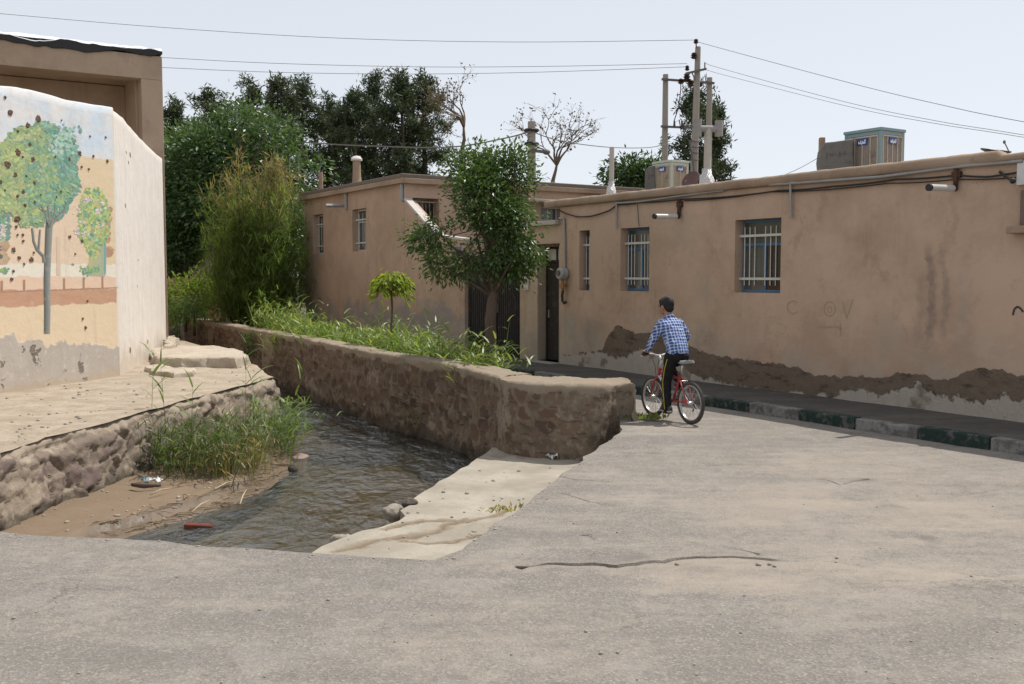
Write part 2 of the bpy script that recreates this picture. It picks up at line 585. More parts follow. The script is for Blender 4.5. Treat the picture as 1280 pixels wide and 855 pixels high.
# keep the far part at a steady thickness
for i in range(6, len(WF)):
    j = min(i + 1, len(WF) - 1); t = (WF[j] - WF[i - 1]).normalized()
    nrm = Vector((t.y, -t.x, 0))
    if nrm.x < 0: nrm = -nrm
    th = .46 if i > 7 else .6
    WB[i] = WF[i] + nrm * th
d = (WF[-1] - WF[-3]).normalized()
WF.append(WF[-1] + d * 25); WB.append(WB[-1] + d * 25)

bank_px = [(0, 566), (60, 546), (120, 531), (200, 509), (270, 490), (320, 478), (341, 472)]
BK = [G(a, b, 0) for a, b in bank_px]
BK = [Vector((-5.75, 6.4, 0)), Vector((-5.62, 8.6, 0))] + BK
far_bank = [(-4.75, 19.0), (-5.3, 20.6), (-6.2, 22.5), (-7.6, 25.2), (-8.9, 27.6), (-11.5, 32), (-15, 38.5), (-27, 60)]
BK += [Vector((x, y, 0)) for x, y in far_bank]

# ------------------------------------------------------------------ terrain and ground sheets
def flat(z, amp=.0, sc=1.0, seed=0):
    return lambda xy: z + amp * fbm(xy, sc, 3, seed)

tb = MB(); tb.add([(-900, -300, -1.3), (900, -300, -1.3), (900, 1500, -1.3), (-900, 1500, -1.3)], [(0, 1, 2, 3)])
terr = tb.build('terrain', M_SOIL); terr['kind'] = 'structure'

ZB, ZW, ZS = -1.12, -.84, -.5     # stream bed, water, concrete apron

# stream bed
bedpoly = [(-6.5, 6.0), (2.2, 6.0), (2.2, 13.2), (-.2, 14.2), (-6.9, 27.5), (-12.6, 37.5), (-27, 62), (-29, 60), (-15.5, 37), (-9.4, 27.2), (-5.6, 20.2), (-5.0, 18), (-6.2, 10.5)]
bed = sheet('stream_bed', bedpoly, lambda xy: ZB + .09 * fbm(xy, .8, 4, 31), M_BED, kfac=.02, smin=.1, step=.4)

# water
def m_water():
    n = N('stream_water'); v = n.obj()
    r1 = n.noise(n.mapv(v, (1.0, .6, 1), rot=(0, 0, .42)), 4.2, 4, .55, .8)
    r2 = n.noise(n.mapv(v, (1.0, .6, 1), rot=(0, 0, .42)), 17, 4, .6, .3)
    h = n.math('ADD', r1, n.math('MULTIPLY', r2, .35))
    h = n.math('MULTIPLY', h, n.rng(n.noise(n.mapv(v, (1, .5, 1), rot=(0, 0, .42)), .9, 4, .6), .32, .68, .25, 1.6))
    nb = n.bump(h, 1.0, .075); nf = n.bump(h, .25, .03)
    fr = n.new('ShaderNodeFresnel'); fr.inputs['IOR'].default_value = 1.56; n.put(fr.inputs['Normal'], nf)
    gl = n.new('ShaderNodeBsdfGlossy'); gl.inputs['Roughness'].default_value = .03; n.put(gl.inputs['Normal'], nb); gl.inputs['Color'].default_value = (.95, .97, 1, 1)
    tr = n.new('ShaderNodeBsdfTransparent'); tr.inputs['Color'].default_value = (.60, .56, .42, 1)
    df = n.new('ShaderNodeBsdfDiffuse'); df.inputs['Color'].default_value = (.07, .07, .05, 1)
    m1 = n.new('ShaderNodeMixShader'); m1.inputs[0].default_value = .22
    n.t.links.new(tr.outputs[0], m1.inputs[1]); n.t.links.new(df.outputs[0], m1.inputs[2])
    m2 = n.new('ShaderNodeMixShader'); n.t.links.new(fr.outputs[0], m2.inputs[0])
    n.t.links.new(m1.outputs[0], m2.inputs[1]); n.t.links.new(gl.outputs[0], m2.inputs[2])
    return n.shader(m2.outputs[0])
def water_z(xy):
    p = np.stack([xy[:, 0] * .9 + xy[:, 1] * .4, xy[:, 1] * .9 - xy[:, 0] * .4, xy[:, 0] * 0], 1)
    p[:, 1] *= .6
    return ZW + .014 * fbm(p, .34, 4, 3) + .006 * fbm(p, .12, 2, 8)
wat = sheet('water', bedpoly, water_z, m_water(), kfac=.0055, smin=.05, rmin=6, rmax=24, step=.3)

# concrete apron beside the stream
def m_apron():
    n = N('old_concrete'); v = n.obj(); a = n.sep(n.attr()[0])
    f = n.noise(v, 1.6, 8, .65); g = n.noise(v, 24, 5, .7)
    c = n.mix(n.sm(f, .35, .68), (.265, .238, .195), (.37, .338, .282))
    c = n.mix(n.math('MULTIPLY', n.sm(g, .45, .65), .5), c, (.30, .25, .185))
    dm = n.math('ADD', a[0], n.rng(n.noise(v, 9, 8, .78), .2, .8, -.55, .65))
    c = n.mix(n.sm(dm, .35, .7), c, (.24, .195, .14))
    c = n.mix(n.math('MULTIPLY', a[1], .9), c, (.06, .05, .04))
    nb = n.bump(n.noise(v, 70, 5, .75), .5, .006); nb = n.bump(n.noise(v, 8, 6, .7), .5, .02, nb)
    n.pbr(c, .9, nb, spec=.2); return n.m
ap_l = [(385, 692), (400, 683), (432, 672), (452, 664), (470, 661), (500, 652), (508, 646), (500, 638), (512, 630), (518, 622), (532, 614), (560, 597), (590, 578), (606, 567), (616, 559)]
apoly = [G(a, b, ZS) for a, b in ap_l]
apoly = [Vector((-1.75, 6.2, 0)), Vector((-1.8, 8.2, 0))] + apoly + [Vector((.0, 13.3, 0)), Vector((2.2, 13.3, 0)), Vector((2.2, 6.2, 0))]
apoly = [(p.x, p.y) for p in apoly]
ck1 = [tuple(G(*q, ZS)[:2]) for q in [(480, 662), (520, 652), (560, 650), (600, 651), (640, 640)]]
ck2 = [tuple(G(*q, ZS)[:2]) for q in [(420, 688), (470, 676), (520, 671), (560, 660), (575, 648)]]
ck3 = [tuple(G(*q, ZS)[:2]) for q in [(500, 676), (560, 678), (600, 668)]]
def ap_d(xy):
    xy = xy + np.stack([fbm(xy, .25, 3, 1), fbm(xy, .25, 3, 2)], 1) * .1
    return np.minimum(np.minimum(seg_dist(xy, ck1), seg_dist(xy, ck2)), seg_dist(xy, ck3) * 1.4)
def ap_z(xy):
    dd = ap_d(xy)
    return ZS + .018 * fbm(xy, .6, 4, 12) - .014 * (1 - sstep(.005, .035, dd)) + .010 * fbm(xy, .15, 4, 15)
def ap_c(co):
    dd = ap_d(co[:, :2])
    wall = 1 - sstep(.05, .5, np.abs(co[:, 1] - 12.9))
    return np.stack([np.clip(.8 * (1 - sstep(.02, .13, dd)) + .45 * wall, 0, 1), .6 * (1 - sstep(.0, .04, dd)), dd * 0], 1)
apron = sheet('concrete_path', apoly, ap_z, m_apron(), kfac=.004, smin=.03, rmin=6, rmax=15, skirt=.45, colf=ap_c, step=.06, jag=.05)

# mud bank at the foot of the left revetment
mud_px = [(150, 674), (205, 660), (250, 646), (300, 629), (335, 611), (362, 594), (370, 578), (364, 560), (352, 545), (349, 520)]
mpoly = [(-4.15, 6.3)] + [tuple(G(a, b, ZW)[:2]) for a, b in mud_px] + [(-4.9, 19.4), (-5.6, 18.0), (-6.0, 12), (-6.3, 6.3)]
wedge = [(-4.15, 6.3)] + [tuple(G(a, b, ZW)[:2]) for a, b in mud_px]
def mud_z(xy):
    dd = seg_dist(xy, wedge)
    q = dd + .12 * fbm(xy, .5, 3, 40)
    z = ZW - .05 + .07 * sstep(.0, .10, q) + .085 * sstep(.30, .36, q) - .03 * sstep(.4, .8, dd)
    return z + .018 * fbm(xy, .22, 4, 41)
n_ = N('wet_mud'); v_ = n_.obj(); a_ = n_.sep(n_.attr()[0])
c_ = n_.mix(n_.noise(v_, 2.5, 7, .65), (.15, .105, .066), (.215, .153, .098))
c_ = n_.mix(n_.math('MULTIPLY', n_.sm(n_.noise(v_, 23, 5, .7), .55, .7), .6), c_, (.13, .095, .06))
c_ = n_.mix(a_[0], c_, (.07, .05, .032))
nb_ = n_.bump(n_.noise(v_, 40, 5, .7), .5, .008); nb_ = n_.bump(n_.noise(v_, 8, 5, .7), .5, .02, nb_)
n_.pbr(c_, n_.rng(a_[0], 0, 1, .75, .35), nb_, spec=.4)
M_MUD = n_.m
def mud_c(co):
    dd = seg_dist(co[:, :2], wedge) + .1 * fbm(co[:, :2], .3, 3, 44)
    return np.stack([np.clip(1 - sstep(.05, .36, dd), 0, 1) * .55 + .8 * np.exp(-((dd - .33) / .05) ** 2), dd * 0, dd * 0], 1)
mud = sheet('mud_bank', mpoly, mud_z, M_MUD, kfac=.0045, smin=.03, rmin=6, rmax=22, colf=mud_c, step=.08, jag=.06)
mud['kind'] = 'structure'

# left bank
lpoly = [(p.x, p.y) for p in BK] + [(-80, 200), (-160, 60), (-160, 6.4)]
def bank_z(xy):
    return .0 + .03 * fbm(xy, 1.1, 5, 51) + .012 * fbm(xy, .22, 4, 52)
lb = sheet('bank_ground', lpoly, bank_z, M_BANK, kfac=.006, smin=.05, rmin=6, rmax=34, step=.12, jag=.07)

# right bank soil (under road, pavement and houses)
gpoly = [(1.7, 12.7), (.2, 13.6)] + [((WF[i].x + WB[i].x) / 2, (WF[i].y + WB[i].y) / 2) for i in range(6, len(WF))] + [(-70, 200), (260, 400), (260, -60), (60, -60)]
rg = sheet('soil_ground', gpoly, lambda xy: -.07 + .025 * fbm(xy, .7, 3, 61), M_SOIL, kfac=.03, smin=.2, rmin=12, rmax=45, step=.4)

# road
edge_px = [(0, 668), (60, 671), (130, 673), (200, 678), (270, 685), (330, 689), (400, 692), (460, 695), (540, 697), (580, 682), (620, 653), (660, 626), (700, 598), (720, 581), (745, 563), (775, 541)]
RE = [tuple(G(a, b, 0)[:2]) for a, b in edge_px]
lane = [(1.45, 13.0), (1.2, 13.5), (.4, 14.2), (.1, 16.2), (-.55, 17.9), (-2.4, 21.2), (-6.3, 28.2)]
def kp(y, dk=DK): return ((dk - NY * y) / NX, y)
rpoly = [(-60, 7.6), (-8, 7.3)] + RE + lane + [kp(28.2), kp(20), kp(14), kp(9), kp(3), kp(-30), (-60, -30)]
crack = [(645, 703), (664, 703.5), (700, 702.5), (740, 703), (776, 708), (790, 704), (828, 701.5), (850, 699), (880, 699), (912, 696.5), (935, 699), (962, 701), (1000, 702), (1030, 704), (1062, 709), (1082, 713), (1130, 716), (1200, 719), (1285, 722)]
crack2 = [(770, 775), (800, 757), (830, 730), (845, 712)]
crack3 = [(545, 694), (600, 690), (660, 703)]
fine_cr = [[(700, 596), (720, 600), (760, 602)], [(705, 617), (730, 626), (765, 631)], [(915, 685), (948, 692)], [(728, 667), (742, 671)], [(1030, 598), (1050, 606), (1085, 598)]]
def wl(px, jit, step=.05, seed=0):
    pl = [tuple(G(*q, 0)[:2]) for q in px]
    o = np.array(densify(pl, step, False, 0))
    return o + np.stack([fbm(o * 7, 1, 2, seed), fbm(o * 7, 1, 2, seed + 5)], 1) * jit
CR = wl(crack, .07); CR2 = wl(crack2, .05, seed=3); CR3 = wl(crack3, .05, seed=4)
def offs(l, d, seed):
    t = np.gradient(l, axis=0); t /= np.linalg.norm(t, axis=1)[:, None]
    nn = np.stack([-t[:, 1], t[:, 0]], 1)
    amp = d * (1.0 + .8 * fbm(l * 3, 1, 2, seed))
    amp = amp * np.interp(np.linspace(0, 1, len(l)), [0, .1, .55, 1], [.2, 1, .9, .35])
    return l + nn * amp[:, None]
CRL = [list(map(tuple, q)) for q in (CR, offs(CR, .018, 1) , offs(CR, -.015, 2), offs(CR, .07, 6))]
FC = [wl(q, .03, .04, 20 + i) for i, q in enumerate(fine_cr)]
for q in FC:
    CRL += [list(map(tuple, q)), list(map(tuple, offs(q, .009, 3))), list(map(tuple, offs(q, -.009, 4)))]
def side(xy, l):
    j = np.argmin(((xy[:, None, :] - l[None, ::3, :]) ** 2).sum(2), axis=1)
    t = np.gradient(l, axis=0)[::3][j]; dv = xy - l[::3][j]
    return t[:, 0] * dv[:, 1] - t[:, 1] * dv[:, 0]
def road_z(xy):
    z = .022 * fbm(xy, 2.6, 3, 71) + .007 * fbm(xy, .45, 3, 72)
    z = np.where(np.linalg.norm(xy - np.array([2, 12.7]), axis=1) < 1.6, z * .3, z)
    z = np.where(xy[:, 1] < 0, 0, z)
    near = (xy[:, 1] > 4) & (xy[:, 1] < 10)
    if near.any():
        q = xy[near]
        d1 = seg_dist(q, CR.tolist()); up = np.maximum(0, np.sign(side(q, CR)))
        dz = .013 * up * np.exp(-d1 / .2) * (d1 > .008) * (.6 + fbm(q, .5, 2, 78)) - .034 * (d1 < .004) * (fbm(q, .35, 2, 79) > -.32 + 1.2 * sstep(1.5, 2.1, q[:, 0])) * (1 - .6 * sstep(1.0, 2.6, q[:, 0]))
        dz -= .012 * np.exp(-seg_dist(q, CR2.tolist()) / .06) + .01 * np.exp(-seg_dist(q, CR3.tolist()) / .05)
        z[near] += dz
    for l in FC:
        z = z - .012 * (seg_dist(xy, l.tolist()) < .004)
    return z
patches = [(1060, 690, 1.1, .5), (1180, 640, 1.4, .4), (1000, 615, 1.2, .35), (860, 712, .5, .5), (230, 705, .45, .4), (1030, 755, .6, .45), (940, 580, 1.0, .3), (990, 635, .8, .3), (640, 800, .7, .2), (600, 700, .25, .4), (150, 780, .6, .2), (1150, 575, 1.5, .35), (820, 535, .5, .6)]
def road_c(co):
    xy = co[:, :2]
    d1 = seg_dist(xy, CR.tolist())
    dust = .8 * np.exp(-d1 / .10) * (side(xy, CR) < 0) + .3 * np.exp(-seg_dist(xy, CR2.tolist()) / .06) + .45 * np.exp(-seg_dist(xy, RE[:9]) / .12) * 0
    for (px, py, r, s) in patches:
        c = np.array(G(px, py, 0)[:2])
        q = (xy - c) / np.array([r, r * .8])
        dust = dust + s * np.exp(-(q ** 2).sum(1)) * (1 + .8 * fbm(xy, .5, 4, 77))
    dark = ((d1 < .004) * .9 + .4 * np.exp(-d1 / .014)) * (fbm(xy, .35, 2, 79) > -.36 + 1.2 * sstep(1.5, 2.1, xy[:, 0])) * (1 - .5 * sstep(1.0, 2.6, xy[:, 0]))
    for l in FC:
        dark = dark + .45 * (seg_dist(xy, l.tolist()) < .006)
    return np.stack([np.clip(dust, 0, 1), np.clip(dark, 0, 1), dust * 0], 1)
road = sheet('road', rpoly, road_z, M_ASPH, kfac=.0105, smin=.035, rmin=2.5, rmax=20, skirt=.5, colf=road_c, step=.09, jag=.06, lines=CRL)

# kerb of painted stones
def m_paint(name, col, wear, amt):
    n = N(name); v = n.obj()
    k = n.sm(n.noise(v, 7, 7, .72), amt - .08, amt + .08)
    c = n.mix(k, n.mix(n.noise(v, 30, 4), tuple(x * .8 for x in col), col), n.mix(n.noise(v, 20, 5), tuple(x * .7 for x in wear), wear))
    n.pbr(c, .8, n.bump(n.noise(v, 50, 5, .7), .5, .006), spec=.2); return n.m
M_KG = m_paint('kerb_green', (.022, .043, .036), (.13, .125, .115), .55)
M_KW = m_paint('kerb_white', (.26, .25, .235), (.14, .13, .12), .50)
kb = MB()
Rk = Matrix.Rotation(math.atan2(UY, UX), 3, 'Z')
s0y = 12.76
for i in range(-16, 34):
    ln = .87
    ya = s0y - i * ln * .8414
    yc = ya - .5 * ln * .8414
    x, y = kp(yc, DK + .08)
    kb.box((x, y, -.06 + R.uniform(-.008, .008)), (ln - .012, .16, .39), Rk @ Matrix.Rotation(R.uniform(-.008, .008), 3, 'Z'), i % 2)
kerb = kb.build('kerb', [M_KG, M_KW], bevel=.018); kerb['kind'] = 'structure'

def np2(nv, y): return ((nv - NY * y) / NX, y)
pv = sheet('pavement', [np2(DK + .165, 30), np2(DK + .165, 20), np2(DK + .165, 10), np2(DK + .165, -20), np2(DW + .25, -20), np2(DW + .25, 10), np2(DW + .25, 20), np2(DW + .25, 30)], lambda xy: .115 + .012 * fbm(xy, .9, 3, 81), M_PAVE, kfac=.012, smin=.06, rmin=8, rmax=32, skirt=.2, colf=lambda co: np.c_[np.clip(.25 * fbm(co[:, :2], .8, 4, 83), 0, 1), co[:, 0] * 0, co[:, 0] * 0])

# ------------------------------------------------------------------ rubble walls
def rubble_sweep(name, secs, scale, disp, mat, cem_fn, seed, lip=None, cap=True, fine=.014, **tg):
    """secs: list of closed-or-open section polylines (same count); displaced along surface normals"""
    ns = len(secs); k = len(secs[0])
    co = np.array([[tuple(p) for p in s] for s in secs])
    du = np.gradient(co, axis=0); dv = np.gradient(co, axis=1)
    nn = np.cross(du, dv); nn /= np.maximum(np.linalg.norm(nn, axis=2), 1e-9)[..., None]
    p = co.reshape(-1, 3); n3 = nn.reshape(-1, 3)
    sp_ = p.copy(); sp_ = sp_ + .05 * np.stack([fbm(p, .2, 2, seed + 1), fbm(p, .2, 2, seed + 2), fbm(p, .2, 2, seed + 3)], 1)
    f1, f2, idr, tilt = voro(sp_, scale, seed, (1.25, 1.25, .8))
    edge = f2 - f1
    cem = cem_fn(p)
    bulge = sstep(.01, .09, edge) * (.35 + .9 * idr + 1.3 * tilt)
    h = disp * (bulge * (1 - .8 * cem) + .4 * cem) + fine * fbm(p, .10, 4, seed + 4) + .5 * disp * fbm(p, .5, 3, seed + 5)
    if lip is not None: h = h + lip(p)
    q = p + n3 * h[:, None]
    faces = []
    for i in range(ns - 1):
        for j in range(k - 1):
            faces.append((i * k + j, i * k + j + 1, (i + 1) * k + j + 1, (i + 1) * k + j))
    if cap:
        faces.append(tuple(range(k)))
    col = np.stack([idr, edge, cem], 1)
    o = mesh_obj(name, q, faces, mat, col=col, smooth=True, M=Vector((p[0][0], p[0][1], 0)))
    bm = bmesh.new(); bm.from_mesh(o.data); bmesh.ops.recalc_face_normals(bm, faces=bm.faces); bm.to_mesh(o.data); bm.free()
    return o

def resample_pair(A, B, stepf):
    """resample two paired polylines by arc-length of A with Catmull-Rom smoothing"""
    def cr(pl, i, t):
        p0 = pl[max(i - 1, 0)]; p1 = pl[i]; p2 = pl[i + 1]; p3 = pl[min(i + 2, len(pl) - 1)]
        return .5 * ((2 * p1) + (p2 - p0) * t + (2 * p0 - 5 * p1 + 4 * p2 - p3) * t * t + (3 * p1 - p0 - 3 * p2 + p3) * t ** 3)
    oa, ob = [], []
    for i in range(len(A) - 1):
        L = (A[i + 1] - A[i]).length
        m = max(1, int(L / stepf(A[i])))
        for j in range(m):
            oa.append(cr(A, i, j / m)); ob.append(cr(B, i, j / m))
    oa.append(A[-1]); ob.append(B[-1])
    return oa, ob

A_, B_ = resample_pair(WF, WB, lambda p: .035 if p.y < 16 else .06 if p.y < 22 else .14 if p.y < 40 else 1.0)
# rounded end towards the road
ea, eb = A_[0], B_[0]
dirx = (A_[0] - A_[6]).normalized()
secs = []
caps = []
for f in (1.0, .93, .8, .6, .35, .1):
    a = math.asin(min(1, f)); sh = math.cos(a)
    mid = (ea + eb) / 2
    caps.append((mid + (ea - mid) * (1 - f * .0) * (.72 + .28 * sh) + dirx * (.09 * f), mid + (eb - mid) * (.72 + .28 * sh) + dirx * (.09 * f), .035 * f ** 3))
stations = [(a, b, dz) for a, b, dz in caps] + [(a, b, 0) for a, b in zip(A_, B_)]
for a, b, dz in stations:
    o_ = (a - b).normalized()
    zt = WT - dz + .0
    aa = Vector((a.x, a.y, 0)); bb = Vector((b.x, b.y, 0))
    s_ = []
    zb = -1.15
    nf = 34 if a.y < 20 else 24
    nf = 30
    for j in range(nf):
        z = zb + (zt - .07 - zb) * j / (nf - 1)
        s_.append(aa + o_ * (.06 - .04 * j / nf) + Vector((0, 0, z)))
    s_.append(aa + o_ * .0 + Vector((0, 0, zt - .03)))
    s_.append(aa - o_ * .035 + Vector((0, 0, zt)))
    for j in range(1, 7):
        s_.append(aa.lerp(bb, j / 7) + Vector((0, 0, zt)))
    s_.append(bb + o_ * .03 + Vector((0, 0, zt - .01)))
    s_.append(bb + Vector((0, 0, zt - .05)))
    for j in range(1, 6):
        s_.append(bb + Vector((0, 0, zt - .05 - .11 * j)))
    secs.append(s_)
def wall_cem(p):
    top = sstep(WT - .17, WT - .06, p[:, 2] + .1 * fbm(p, .35, 3, 91))
    pat = sstep(.0, .35, fbm(p, .7, 4, 92)) * .75
    endp = 1 - sstep(1.3, 1.9, np.abs(p[:, 0] - 1.7) + .5 * np.abs(p[:, 1] - 13) + .6 * fbm(p, .4, 3, 94))
    return np.clip(np.maximum(np.maximum(top, pat * .8), endp * .4), 0, 1)
def wall_lip(p):
    return np.where(p[:, 2] > WT - .06, -.02 + .012 * fbm(p, .25, 3, 96), .0) - .02 * sstep(-.3, -.9, p[:, 2])
cw = rubble_sweep('canal_wall', secs, .25, .048, M_WALLR, wall_cem, 100, wall_lip, True, .02)
cw.data.set_sharp_from_angle(angle=rad(55))
tag(cw, 'low curving rubble stone wall with smooth cement top along the stream', 'wall')

bA, bB = resample_pair(BK, BK, lambda p: .032 if p.y < 18.5 else .09 if p.y < 27 else .4)
secs = []
for i in range(len(bA)):
    a = bA[i]
    t = (bA[min(i + 4, len(bA) - 1)] - bA[max(i - 4, 0)]).normalized()
    o_ = Vector((t.y, -t.x, 0))
    s_ = []
    for j in range(38):
        z = -1.2 + 1.17 * j / 37
        s_.append(Vector((a.x, a.y, 0)) + o_ * (.17 * (1 - j / 37) ** .8 - .02) + Vector((0, 0, z)))
    s_.append(Vector((a.x, a.y, 0)) - o_ * .07 + Vector((0, 0, .004)))
    s_.append(Vector((a.x, a.y, 0)) - o_ * .18 + Vector((0, 0, .0)))
    s_.append(Vector((a.x, a.y, 0)) - o_ * .3 + Vector((0, 0, -.03)))
    secs.append(s_)
def bank_cem(p):
    top = sstep(-.2, -.06, p[:, 2] + .16 * fbm(p, .3, 3, 111))
    return np.clip(np.maximum(top, .85 * sstep(.02, .35, fbm(p, .5, 4, 112))), 0, 1)
bw = rubble_sweep('retaining_wall', secs, .27, .075, M_BANKR, bank_cem, 130, lambda p: -.044 * sstep(-.12, -.02, p[:, 2]) - .06 * np.exp(-((p[:, 2] + .13 + .05 * fbm(p, .4, 3, 140)) / .035) ** 2) * sstep(-.1, .25, fbm(p, .6, 3, 141)), True, .034)
tag(bw, 'sloping rough stone retaining wall below the sunlit earth bank', 'wall')
# ------------------------------------------------------------------ street facade frame
A0 = on_plane(700, 345, NX, NY, DW); A0.z = 0
FM = Matrix(((UX, NX, 0, A0.x), (UY, NY, 0, A0.y), (0, 0, 1, 0), (0, 0, 0, 1)))
def FP(px, py, off=0.0):
    """point on the facade plane (moved off towards the street), in the facade frame: (s, y, z)"""
    p = on_plane(px, py, NX, NY, DW - off)
    d = p - A0
    return Vector((d.x * UX + d.y * UY, -off, p.z))
def FS(px): return FP(px, 345).x

def smoothed_profile(n, s, pts, s0, s1, zmax):
    """a height profile along s as a colour ramp; returns height in metres"""
    t = n.math('DIVIDE', n.math('SUBTRACT', s, s0), s1 - s0)
    return n.math('MULTIPLY', n.ramp(t, [((a - s0) / (s1 - s0), (b / zmax,) * 3) for a, b in pts]), zmax)

def m_clay(name, base=(0.429, 0.301, 0.214), light=(0.495, 0.359, 0.264), grey=(0.376, 0.325, 0.278), grey_z=None, extra=None, streaks=()):
    n = N(name); v = n.obj(); x = n.sep(v)
    f = n.noise(v, .9, 7, .62); g = n.noise(n.mapv(v, (1.5, 1.5, .35)), 2.2, 6, .65); fine = n.noise(v, 26, 5, .7)
    c = n.mix(n.sm(f, .3, .7), tuple(q * .92 for q in base), light)
    c = n.mix(n.math('MULTIPLY', n.sm(g, .5, .75), .4), c, tuple(q * .78 for q in base))
    c = n.mix(n.math('MULTIPLY', n.sm(fine, .5, .75), .18), c, tuple(q * .7 for q in base))
    hgt = n.bump(n.noise(v, 40, 6, .75), .35, .006); hgt = n.bump(n.noise(v, 3.2, 6, .6), .4, .03, hgt)
    if grey_z is not None:
        zz = n.math('ADD', x[2], n.rng(n.noise(v, 1.3, 6, .6), .25, .75, -.55, .55))
        k = n.math('SUBTRACT', 1, n.sm(zz, grey_z - .12, grey_z + .05))
        c = n.mix(n.math('MULTIPLY', k, .75), c, n.mix(n.noise(v, 4, 6, .7), tuple(q * .8 for q in grey), grey))
    # faint vertical run-off under the roof edge
    run = n.noise(n.mapv(v, (5, 5, .18)), 1.6, 5, .7)
    c = n.mix(n.math('MULTIPLY', n.sm(run, .58, .72), .3), c, tuple(q * .55 for q in base))
    for (s0_, wd, zt, zb, colr, amt) in streaks:
        xs = n.math('ADD', x[0], n.rng(n.noise(n.mapv(v, (.4, .4, 1.0)), 1.7, 5, .7), .3, .7, -.10, .10))
        dd = n.math('ABSOLUTE', n.math('SUBTRACT', xs, s0_))
        k = n.math('SUBTRACT', 1, n.sm(dd, wd * .25, wd))
        k = n.math('MULTIPLY', k, n.sm(x[2], zb - .15, zb + .25))
        k = n.math('MULTIPLY', k, n.math('SUBTRACT', 1, n.sm(x[2], zt - .3, zt + .1)))
        k = n.math('MULTIPLY', k, n.rng(n.noise(v, 6, 5, .7), .3, .7, .25, 1))
        c = n.mix(n.math('MULTIPLY', k, amt, clamp=True), c, colr)
    blot = n.sm(n.noise(n.mapv(v, loc=(9, 4, 2)), .55, 9, .7), .46, .60)
    c = n.mix(n.math('MULTIPLY', blot, .5), c, tuple(min(1, q * 1.12) for q in light))
    spl = n.sm(n.noise(n.mapv(v, (1.2, 1.2, .8), loc=(2, 7, 5)), 1.9, 9, .75), .56, .64)
    c = n.mix(n.math('MULTIPLY', spl, .42), c, tuple(q * .70 for q in base))
    pt = n.sm(n.noise(v, 90, 3, .7), .66, .74); c = n.mix(n.math('MULTIPLY', pt, .35), c, tuple(q * .5 for q in base))
    wv_ = n.new('ShaderNodeVectorMath', operation='ADD'); n.put(wv_.inputs[0], v); n.put(wv_.inputs[1], n.mapv(n.noise(v, 2.5, 6, .7, color=True), (.5, .5, .5)))
    cr = n.math('SUBTRACT', 1, n.sm(n.voro(wv_.outputs[0], .75, 'DISTANCE_TO_EDGE'), .0, .006))
    cr = n.math('MULTIPLY', cr, n.sm(n.noise(v, .8, 3, .5), .50, .62))
    c = n.mix(n.math('MULTIPLY', cr, .45), c, tuple(q * .45 for q in base))
    if extra: c, hgt = extra(n, v, x, c, hgt)
    n.pbr(c, .92, hgt, spec=.15)
    return n.m

HL = 15.0
def band(n, v, x, c, hgt):
    up = [(FP(a, b).x, FP(a, b).z) for a, b in [(738, 440), (753, 437), (760, 420), (770, 406), (784, 412), (800, 417.5), (816, 415), (845, 425), (868, 435), (901, 445.7), (924, 449), (980, 456), (1006, 464), (1024, 470), (1079, 470), (1100, 473), (1120, 467), (1155, 466), (1170, 477.6), (1185, 473), (1214, 463), (1249, 461.5), (1261, 467), (1280, 469)]]
    lo = [(FP(a, b).x, FP(a, b).z) for a, b in [(738, 440), (753, 440), (770, 447), (784, 444), (800, 436), (840, 448), (868, 470), (924, 482), (980, 493), (1000, 486), (1012, 500), (1026, 488), (1040, 500), (1050, 489), (1076, 485), (1100, 494), (1117, 488), (1150, 479), (1167, 494), (1190, 498), (1231, 502), (1255, 494), (1272, 499.6), (1280, 498)]]
    up += [(11, .75), (HL, .7)]; lo += [(11, .4), (HL, .45)]
    up = [(-.6, .2)] + up; lo = [(-.6, .2)] + lo
    nz = n.rng(n.noise(v, 4.5, 8, .68), .25, .75, -.06, .06)
    nz2 = n.rng(n.noise(n.mapv(v, loc=(5, 2, 1)), 7, 6, .7), .25, .75, -.09, .09)
    zu = n.math('ADD', smoothed_profile(n, x[0], up, -.6, HL, 4), nz)
    zl = n.math('ADD', smoothed_profile(n, x[0], lo, -.6, HL, 4), nz2)
    below_up = n.sm(n.math('SUBTRACT', zu, x[2]), -.006, .006)
    above_lo = n.sm(n.math('SUBTRACT', x[2], zl), -.02, .02)
    # pale washed strip just above the broken edge
    halo = n.math('SUBTRACT', 1, n.sm(n.math('SUBTRACT', x[2], zu), .0, .5))
    halo = n.math('MULTIPLY', halo, n.sm(n.noise(v, 1.4, 6, .6), .40, .62))
    c = n.mix(n.math('MULTIPLY', halo, .6), c, (.40, .345, .285))
    dark = n.mix(n.noise(v, 9, 7, .72), (.11, .082, .06), (.235, .18, .135))
    dark = n.mix(n.sm(n.noise(n.mapv(v, (1, 1, 3)), 2.5, 6, .7), .5, .66), dark, (.08, .06, .045))
    pale = n.mix(n.noise(v, 7, 6, .7), (.33, .285, .235), (.50, .45, .385))
    pale = n.mix(n.sm(n.noise(v, 2.3, 5, .6), .55, .68), pale, (.22, .18, .14))
    inner = n.mix(above_lo, pale, dark)
    c = n.mix(below_up, c, inner)
    lev = n.math('MULTIPLY', below_up, n.math('ADD', n.math('MULTIPLY', above_lo, .6), .4))
    h2 = n.bump(n.math('SUBTRACT', 1, lev), 1, .03, hgt)
    h2 = n.bump(n.math('MULTIPLY', n.noise(v, 16, 6, .75), below_up), .8, .03, h2)
    return c, h2
